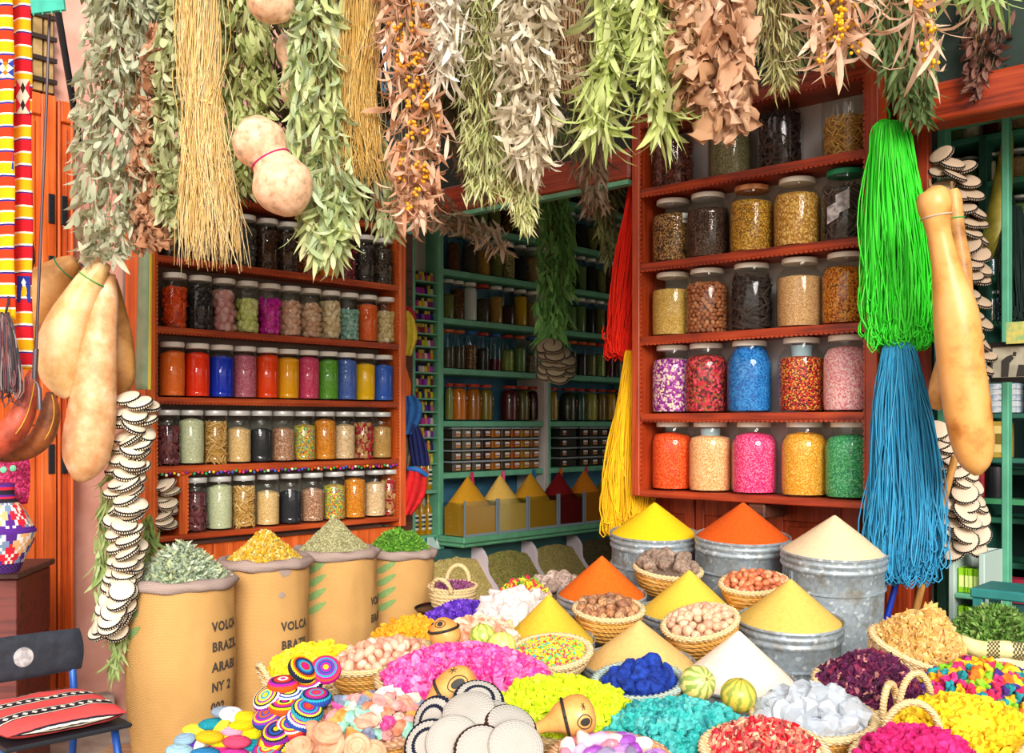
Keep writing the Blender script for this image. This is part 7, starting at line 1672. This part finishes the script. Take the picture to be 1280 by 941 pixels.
b_ = cloth('cloth_bag', [(585,511,531),(600,505,533),(620,501,530),(643,501,514)], 4.97, '#d81c20', 'red cloth bag with a blue drawstring hem hanging lowest by the rack', '#c01418')
m = MB(); v0 = P(511, 585, 4.97); m.tube([P(511+22*i/10, 586-3*math.sin(PI*i/10)+8*i/10, 4.95-.03*math.sin(PI*i/10))-v0 for i in range(11)], .012, 8); m.obj('hem', m_plain('#2a6ab8', .8, name='blue_cotton'), b_)
# dark post between the shelf and the shop
b = MB(); b.box((-.035, -.03, 0), (.035, .03, 2.1), 0, None, .004); o = b.obj('door_post', W_DARK, None, smooth=False, M=TR(P(505, 530, 5.12)*1, 0, 0, FA.rz) ); o.location.z = 0; o['kind'] = 'structure'
# ------------------------------------------------------------------ the neighbouring shop on the far side
SB = .62
x0, x1 = FB.ux(1172, SB), FB.ux(1330, SB)
sh = empty('shelving', FB.pt(0, SB, 0), FB.rz)
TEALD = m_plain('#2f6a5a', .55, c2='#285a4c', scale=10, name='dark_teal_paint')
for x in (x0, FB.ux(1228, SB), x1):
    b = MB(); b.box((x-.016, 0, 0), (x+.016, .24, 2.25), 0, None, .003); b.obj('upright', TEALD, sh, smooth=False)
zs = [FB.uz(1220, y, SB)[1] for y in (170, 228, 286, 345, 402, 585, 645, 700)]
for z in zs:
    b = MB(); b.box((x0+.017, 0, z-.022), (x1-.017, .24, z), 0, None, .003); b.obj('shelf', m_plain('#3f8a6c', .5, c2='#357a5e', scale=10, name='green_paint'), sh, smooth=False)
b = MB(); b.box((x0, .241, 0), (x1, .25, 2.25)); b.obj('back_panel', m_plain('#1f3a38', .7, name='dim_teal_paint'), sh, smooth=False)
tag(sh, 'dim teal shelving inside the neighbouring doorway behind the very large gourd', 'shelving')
for k, pxs in enumerate(((1196, 1214, 1240, 1258, 1274), (1196, 1212, 1238, 1256, 1274), (1238, 1258, 1276), (1238, 1256, 1274), (1236, 1252, 1270))):
    for i, px in enumerate(pxs):
        x = FB.ux(px, SB+.09); kd = ['green', 'tan', 'olive', 'cream', 'twig', 'seed', 'wine', 'blue'][(i*3+k*5) % 8]
        jar(FB.M @ TR((x, SB+.09, zs[k]+.0006)), 'slim', .036, .12, .7, dark[kd] if kd != 'twig' else dark['tan'], f'small dim jar of {nmc[kd]}, {ORD[i]} on the {ORD[k]} shelf of the neighbouring doorway', 'dim jars in the neighbouring doorway', n=14, lid=LIDG)
# door frame, picture, boxes
b = MB(); xd0, xd1 = FB.ux(1178, .34), FB.ux(1284, .34); zt = FB.uz(1230, 138, .34)[1]
b.box((xd0-.02, .34, 0), (xd0+.012, .40, zt), 0, None, .003); b.box((xd0+.012, .34, zt-.035), (xd1, .40, zt), 0, None, .003); b.box((FB.ux(1256, .34)-.012, .34, 0), (FB.ux(1256, .34)+.012, .385, zt-.036), 0, None, .003)
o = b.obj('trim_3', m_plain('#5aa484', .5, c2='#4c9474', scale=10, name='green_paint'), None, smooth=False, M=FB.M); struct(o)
pc = P(1264, 452, 3.42); pf = empty('framed_picture', pc, FB.rz)
w, h = .155, .135
b = MB(); fwid = .016
b.box((-w/2, 0, -h/2), (w/2, .018, -h/2+fwid), 0, None, .003); b.box((-w/2, 0, h/2-fwid), (w/2, .018, h/2), 0, None, .003); b.box((-w/2, 0, -h/2+fwid), (-w/2+fwid, .018, h/2-fwid), 0, None, .003); b.box((w/2-fwid, 0, -h/2+fwid), (w/2, .018, h/2-fwid), 0, None, .003); b.obj('picture_frame', m_plain('#14110f', .35, name='black_lacquer'), pf, smooth=False)
b = MB(); b.box((-w/2+fwid-.002, .010, -h/2+fwid-.002), (w/2-fwid+.002, .014, h/2-fwid+.002)); 
sil = [[(-.035, -.05), (-.012, -.05), (-.008, -.005), (.006, .012), (-.002, .024), (-.018, .018), (-.034, .004)], [(.0, .02), (.012, .018), (.014, .032), (.004, .034)], [(.012, -.05), (.05, -.05), (.05, -.012), (.02, -.010)]]
for s_ in sil: b.add([(u, .0095, v) for u, v in s_], [tuple(range(len(s_)))], 1)
b.obj('print', [m_plain('#a8a08c', .7, c2='#8f8876', scale=25, name='sepia_print'), m_plain('#2f2b26', .8, name='sepia_shadow')], pf, smooth=False)
tag(pf, 'small black framed sepia picture of a bending figure in the neighbouring doorway', 'picture')
b = MB(); b.box((-.03, -.012, -.012), (.03, .0, .06)); o = b.obj('ticket', m_plain('#c8b45a', .7, c2='#8aa86a', scale=60, name='printed_ticket'), None, smooth=False, M=TR(P(1271, 425, 3.40), 0, 0, FB.rz)); tag(o, 'yellow printed ticket tucked over the picture frame', 'ticket')
zb = zs[5]
for i in range(5):
    b = MB(); b.box((-.075, -.05, 0), (.075, .05, .021), 0, None, .002); o = b.obj('carton', m_plain(['#8aa0b4', '#b4bcc4', '#7a90a8', '#a8b0b8', '#8a9cb0'][i], .6, c2='#c8ccd0', scale=70, name='carton_print'), None, smooth=False, M=TR(FB.pt(FB.ux(1250, SB-.06), SB-.06, FB.uz(1250, 516, SB-.06)[1]+i*.0215), 0, 0, FB.rz)); tag(o, f'flat pale blue carton, {["bottom","second","middle","fourth","top"][i]} of the stack under the framed picture', 'carton', 'pale blue cartons')
zc = FB.uz(1250, 516, SB-.06)[1]
cab2 = empty('box_shelf', FB.pt(FB.ux(1250, SB-.06), SB-.06, 0), FB.rz)
for z in (zc-.003, FB.uz(1250, 572, SB-.06)[1]): b = MB(); b.box((-.13, -.06, z-.018), (.13, .058, z), 0, None, .003); b.obj('shelf', TEALD, cab2, smooth=False)
for x in (-.14, .14): b = MB(); b.box((x-.009, -.06, .0), (x+.009, .058, zc+.25)); b.obj('upright', TEALD, cab2, smooth=False)
tag(cab2, 'narrow dark shelf stand holding cartons under the framed picture', 'shelf')
zl = FB.uz(1250, 572, SB-.06)[1]
b = MB(); b.box((-.03, -.045, 0), (.03, .03, .135), 0, None, .003); b.box((-.022, -.0465, .02), (.022, -.0452, .118), 1); b.box((-.014, -.0475, .05), (.014, -.0467, .09), 2); o = b.obj('gift_box', [m_plain('#b8983c', .5, c2='#a08430', scale=30, name='gold_card'), m_plain('#d8c078', .5, name='gold_print'), m_plain('#7a6424', .5, name='gold_print')], None, smooth=False, M=TR(FB.pt(FB.ux(1254, SB-.06), SB-.06, zl+.0006), 0, 0, FB.rz)); tag(o, 'upright gold patterned box under the pale blue cartons', 'box')
b = MB(); b.box((-.025, -.03, 0), (.025, .03, .125), 0, None, .004); o = b.obj('gift_box', m_grain(('#3a9a4a', '#2a4a9a', '#d8c83c', '#2a7a6a'), 45, bmp=.05, name='bright_print'), None, smooth=False, M=TR(FB.pt(FB.ux(1236, SB-.06), SB-.06, zl+.0006), 0, 0, FB.rz)); tag(o, 'green and blue printed box beside the gold patterned box', 'box')
for px, c, lab in ((1232, '#8a1420', 'dark red tin below the gold box'), (1252, '#14141a', 'black tin below the gold box')):
    b = MB(); b.lathe([(.036, 0), (.038, .004), (.038, .115), (.032, .122), (.001, .123)], 24, c0=True); o = b.obj('tin', m_plain(c, .3, spec=.6, name='enamel_tin'), None, M=TR(FB.pt(FB.ux(px, SB+.02), SB-.06, FB.uz(1250, 622, SB-.06)[1]))); tag(o, lab, 'tin')
b = MB(); b.box((-.14, -.06, FB.uz(1250, 622, SB-.06)[1]-.02), (.14, .058, FB.uz(1250, 622, SB-.06)[1]-.0006)); b.obj('shelf', m_plain('#3f8a5c', .5, name='green_paint'), cab2, smooth=False)
# green packet stand
px0, px1 = FB.ux(1184, .10), FB.ux(1222, .10)
ps = empty('packet_stand', FB.pt(px0, .34, 0), FB.rz); w = px1-px0
for x in (0, w): b = MB(); b.box((x-.01, -.20, .0), (x+.01, .0, FB.uz(1200, 690, .14)[1]), 0, None, .003); b.obj('upright', m_plain('#a8bcb4', .5, name='pale_green_paint'), ps, smooth=False)
zz_ = [FB.uz(1200, y, .14)[1] for y in (742, 790)]
for z in zz_: b = MB(); b.box((.01, -.20, z-.016), (w-.01, 0, z), 0, None, .003); b.obj('shelf', GREEN, ps, smooth=False)
b = MB(); b.box((.01, -.012, .02), (w-.01, -.002, FB.uz(1200, 690, .14)[1])); b.obj('back_panel', m_plain('#dfe6e0', .6, name='white_board'), ps, smooth=False)
tag(ps, 'pale green stand of bright green packets below the woven discs', 'stand')
for r_, z in enumerate(zz_):
    for i in range(4):
        b = MB(); b.box((-.014, -.035, 0), (.014, .035, .085), 0, None, .002); b.box((-.010, -.0362, .02), (.010, -.0352, .06), 1); o = b.obj('packet', [m_plain('#8ac41c', .5, name='lime_card'), m_plain('#d8ec8a', .5, name='pale_print')], None, smooth=False, M=TR(FB.pt(px0+.028+(w-.056)*i/3, .20, z+.0006), 0, 0, FB.rz)); tag(o, f'lime green packet, {ORD[i]} on the {["upper","lower"][r_]} shelf of the pale green stand', 'packet', 'lime green packets')
# red kerb, teal table
b = MB(); xk = FB.ux(1225, .5); b.box((xk, .42, FB.uz(1250, 745, .42)[1]-.02), (xk+.9, .48, FB.uz(1250, 722, .42)[1])); o = b.obj('counter_edge', m_plain('#8a1430', .5, name='crimson_paint'), None, smooth=False, M=FB.M); tag(o, 'crimson counter edge in the neighbouring doorway, above the teal stool', 'counter')
b2 = MB(); b2.box((xk, .43, 0), (xk+.9, .47, FB.uz(1250, 745, .42)[1]-.021)); b2.obj('base_board', m_plain('#1f4a4a', .6, name='dark_teal_paint'), o, smooth=False)
tb_ = empty('wooden_stool', P(1268, 740, 3.15), FB.rz); tb_.location.z = 0; zt = P(1268, 734, 3.15).z
b = MB(); b.box((-.10, -.10, zt-.03), (.10, .10, zt), 0, None, .005); b.obj('seat', m_plain('#1f6a68', .5, c2='#2a7a76', scale=14, name='teal_paint'), tb_, smooth=False)
for sx in (-.08, .08):
    for sy in (-.08, .08): b = MB(); b.box((sx-.015, sy-.015, 0), (sx+.015, sy+.015, zt-.031), 0, None, .003); b.obj('leg', m_plain('#1f6a68', .5, c2='#2a7a76', scale=14, name='teal_paint'), tb_, smooth=False)
tag(tb_, 'teal painted stool behind the green herb sack in the doorway', 'stool')
# broom handles
b = MB(); b.tube([P(1175, 538, 3.52), P(1168, 562, 3.52)], .012, 10, 1); b.tube([P(1168, 562, 3.52), P(1140, 655, 3.52), P(1105, 785, 3.52)], .0105, 10, 0); o = b.obj('broom_handle', [m_plain('#1a3ab0', .35, name='blue_plastic'), m_plain('#1a1a20', .5, name='black_grip')], None); tag(o, 'blue broom handle with a black grip leaning behind the turquoise yarn', 'broom handle')
b = MB(); b.tube([P(1194, 570, 3.40), P(1174, 646, 3.46), P(1139, 785, 3.54)], .0125, 12); o = b.obj('broom_handle', m_wood('#c8904c', '#a06a30', 'z', name='turned_wood'), None); tag(o, 'bare wooden broom handle leaning before the beige woven discs', 'broom handle')

# pen marks and a paper label on the jar of mixed brown seed
J = [o for o in bpy.data.objects if o.get('label', '').startswith('large jar of mixed brown seed')][0]
bpy.context.view_layer.update()
v = J.matrix_world.inverted() @ Vector((0, 0, CZ)); fa_ = math.atan2(v.y, v.x); b = MB()
for tx, z0, a0 in (('ali', .125, -.95), ('ax', .045, -.85), ('lex', .03, .45)):
    tv, tf = text_mesh(tx, .042, .0004)
    b.add([(.0882*math.cos(fa_+a0+(q.x+q.y*.15)/.0882), .0882*math.sin(fa_+a0+(q.x+q.y*.15)/.0882), z0+q.y) for q in tv], tf)
b.obj('pen_marks', m_plain('#15120f', .6, name='black_pen'), J, smooth=False)
link('paper_label', sticker_mesh(.0886, .155, .195, fa_+.45, fa_+.95, ['#dedad2', '#8a8680', '#dedad2', '#e4e0d8']), J)
# latticed dark window high on the left wall
xw0, xw1 = FA.ux(20, .16), FA.ux(66, .16); zw0, zw1 = FA.uz(50, 116, .16)[1], FA.uz(50, -70, .16)[1]
b = MB(); b.box((xw0, .150, zw0), (xw1, .168, zw1), 0)  # flat back panel, the recess shade is put into its near-black colour
for k in range(3): x = xw0+(xw1-xw0)*(.2+.3*k); b.box((x-.016, .130, zw0), (x+.016, .149, zw1), 1)
for k in range(7): z = zw0+(zw1-zw0)*(k+.5)/7; b.box((xw0, .120, z-.008), (xw1, .1299, z+.008), 2)
struct(b.obj('window_1', [m_plain('#171210', .7, name='recess_shade_panel'), m_plain('#b0905c', .7, c2='#8a6c40', scale=20, name='old_slat'), m_plain('#2a1a12', .7, name='dark_bar')], None, smooth=False, M=FA.M))
# ------------------------------------------------------------------ light, camera
w = bpy.data.worlds.new('World'); SC.world = w; w.use_nodes = True
nt = w.node_tree; bg = nt.nodes['Background']
tc = N(nt, 'ShaderNodeTexCoord'); sp = N(nt, 'ShaderNodeSeparateXYZ'); nt.links.new(tc.outputs['Generated'], sp.inputs[0])
cr = ramp(nt, sp.outputs[2], ['#b09c86', '#f8f0e6', '#f2efec', '#a4adb8'], 'LINEAR', [0.0, .05, .4, 1.0])
nt.links.new(cr, bg.inputs['Color']); bg.inputs['Strength'].default_value = 1.5
sl = bpy.data.lights.new('sun', 'SUN'); so = bpy.data.objects.new('sun', sl); COL.objects.link(so)
sl.energy = 3.0; sl.angle = math.radians(28); sl.color = (1.0, .95, .87)
sdir = Vector((-.10, .90, -.36)).normalized()    # travelling into the stall, from over the photographer
so.rotation_euler = sdir.to_track_quat('-Z', 'Y').to_euler()
cam = bpy.data.cameras.new('camera'); co = bpy.data.objects.new('camera', cam); COL.objects.link(co)
co.location = (0, 0, CZ); co.rotation_euler = (PI/2, 0, 0)
cam.sensor_width = 36; cam.lens = 36*FPX/1280; cam.shift_y = (HOR-470.5)/1280; cam.clip_end = 100
SC.camera = co
vs_ = SC.view_settings
SC.display_settings.display_device = 'sRGB'
vs_.view_transform = 'Standard'; vs_.look = 'None'; vs_.gamma = 1; vs_.use_curve_mapping = False
vs_.exposure = 0.58
SC.cycles.use_denoising = True
SC.cycles.max_bounces = 8; SC.cycles.transparent_max_bounces = 16
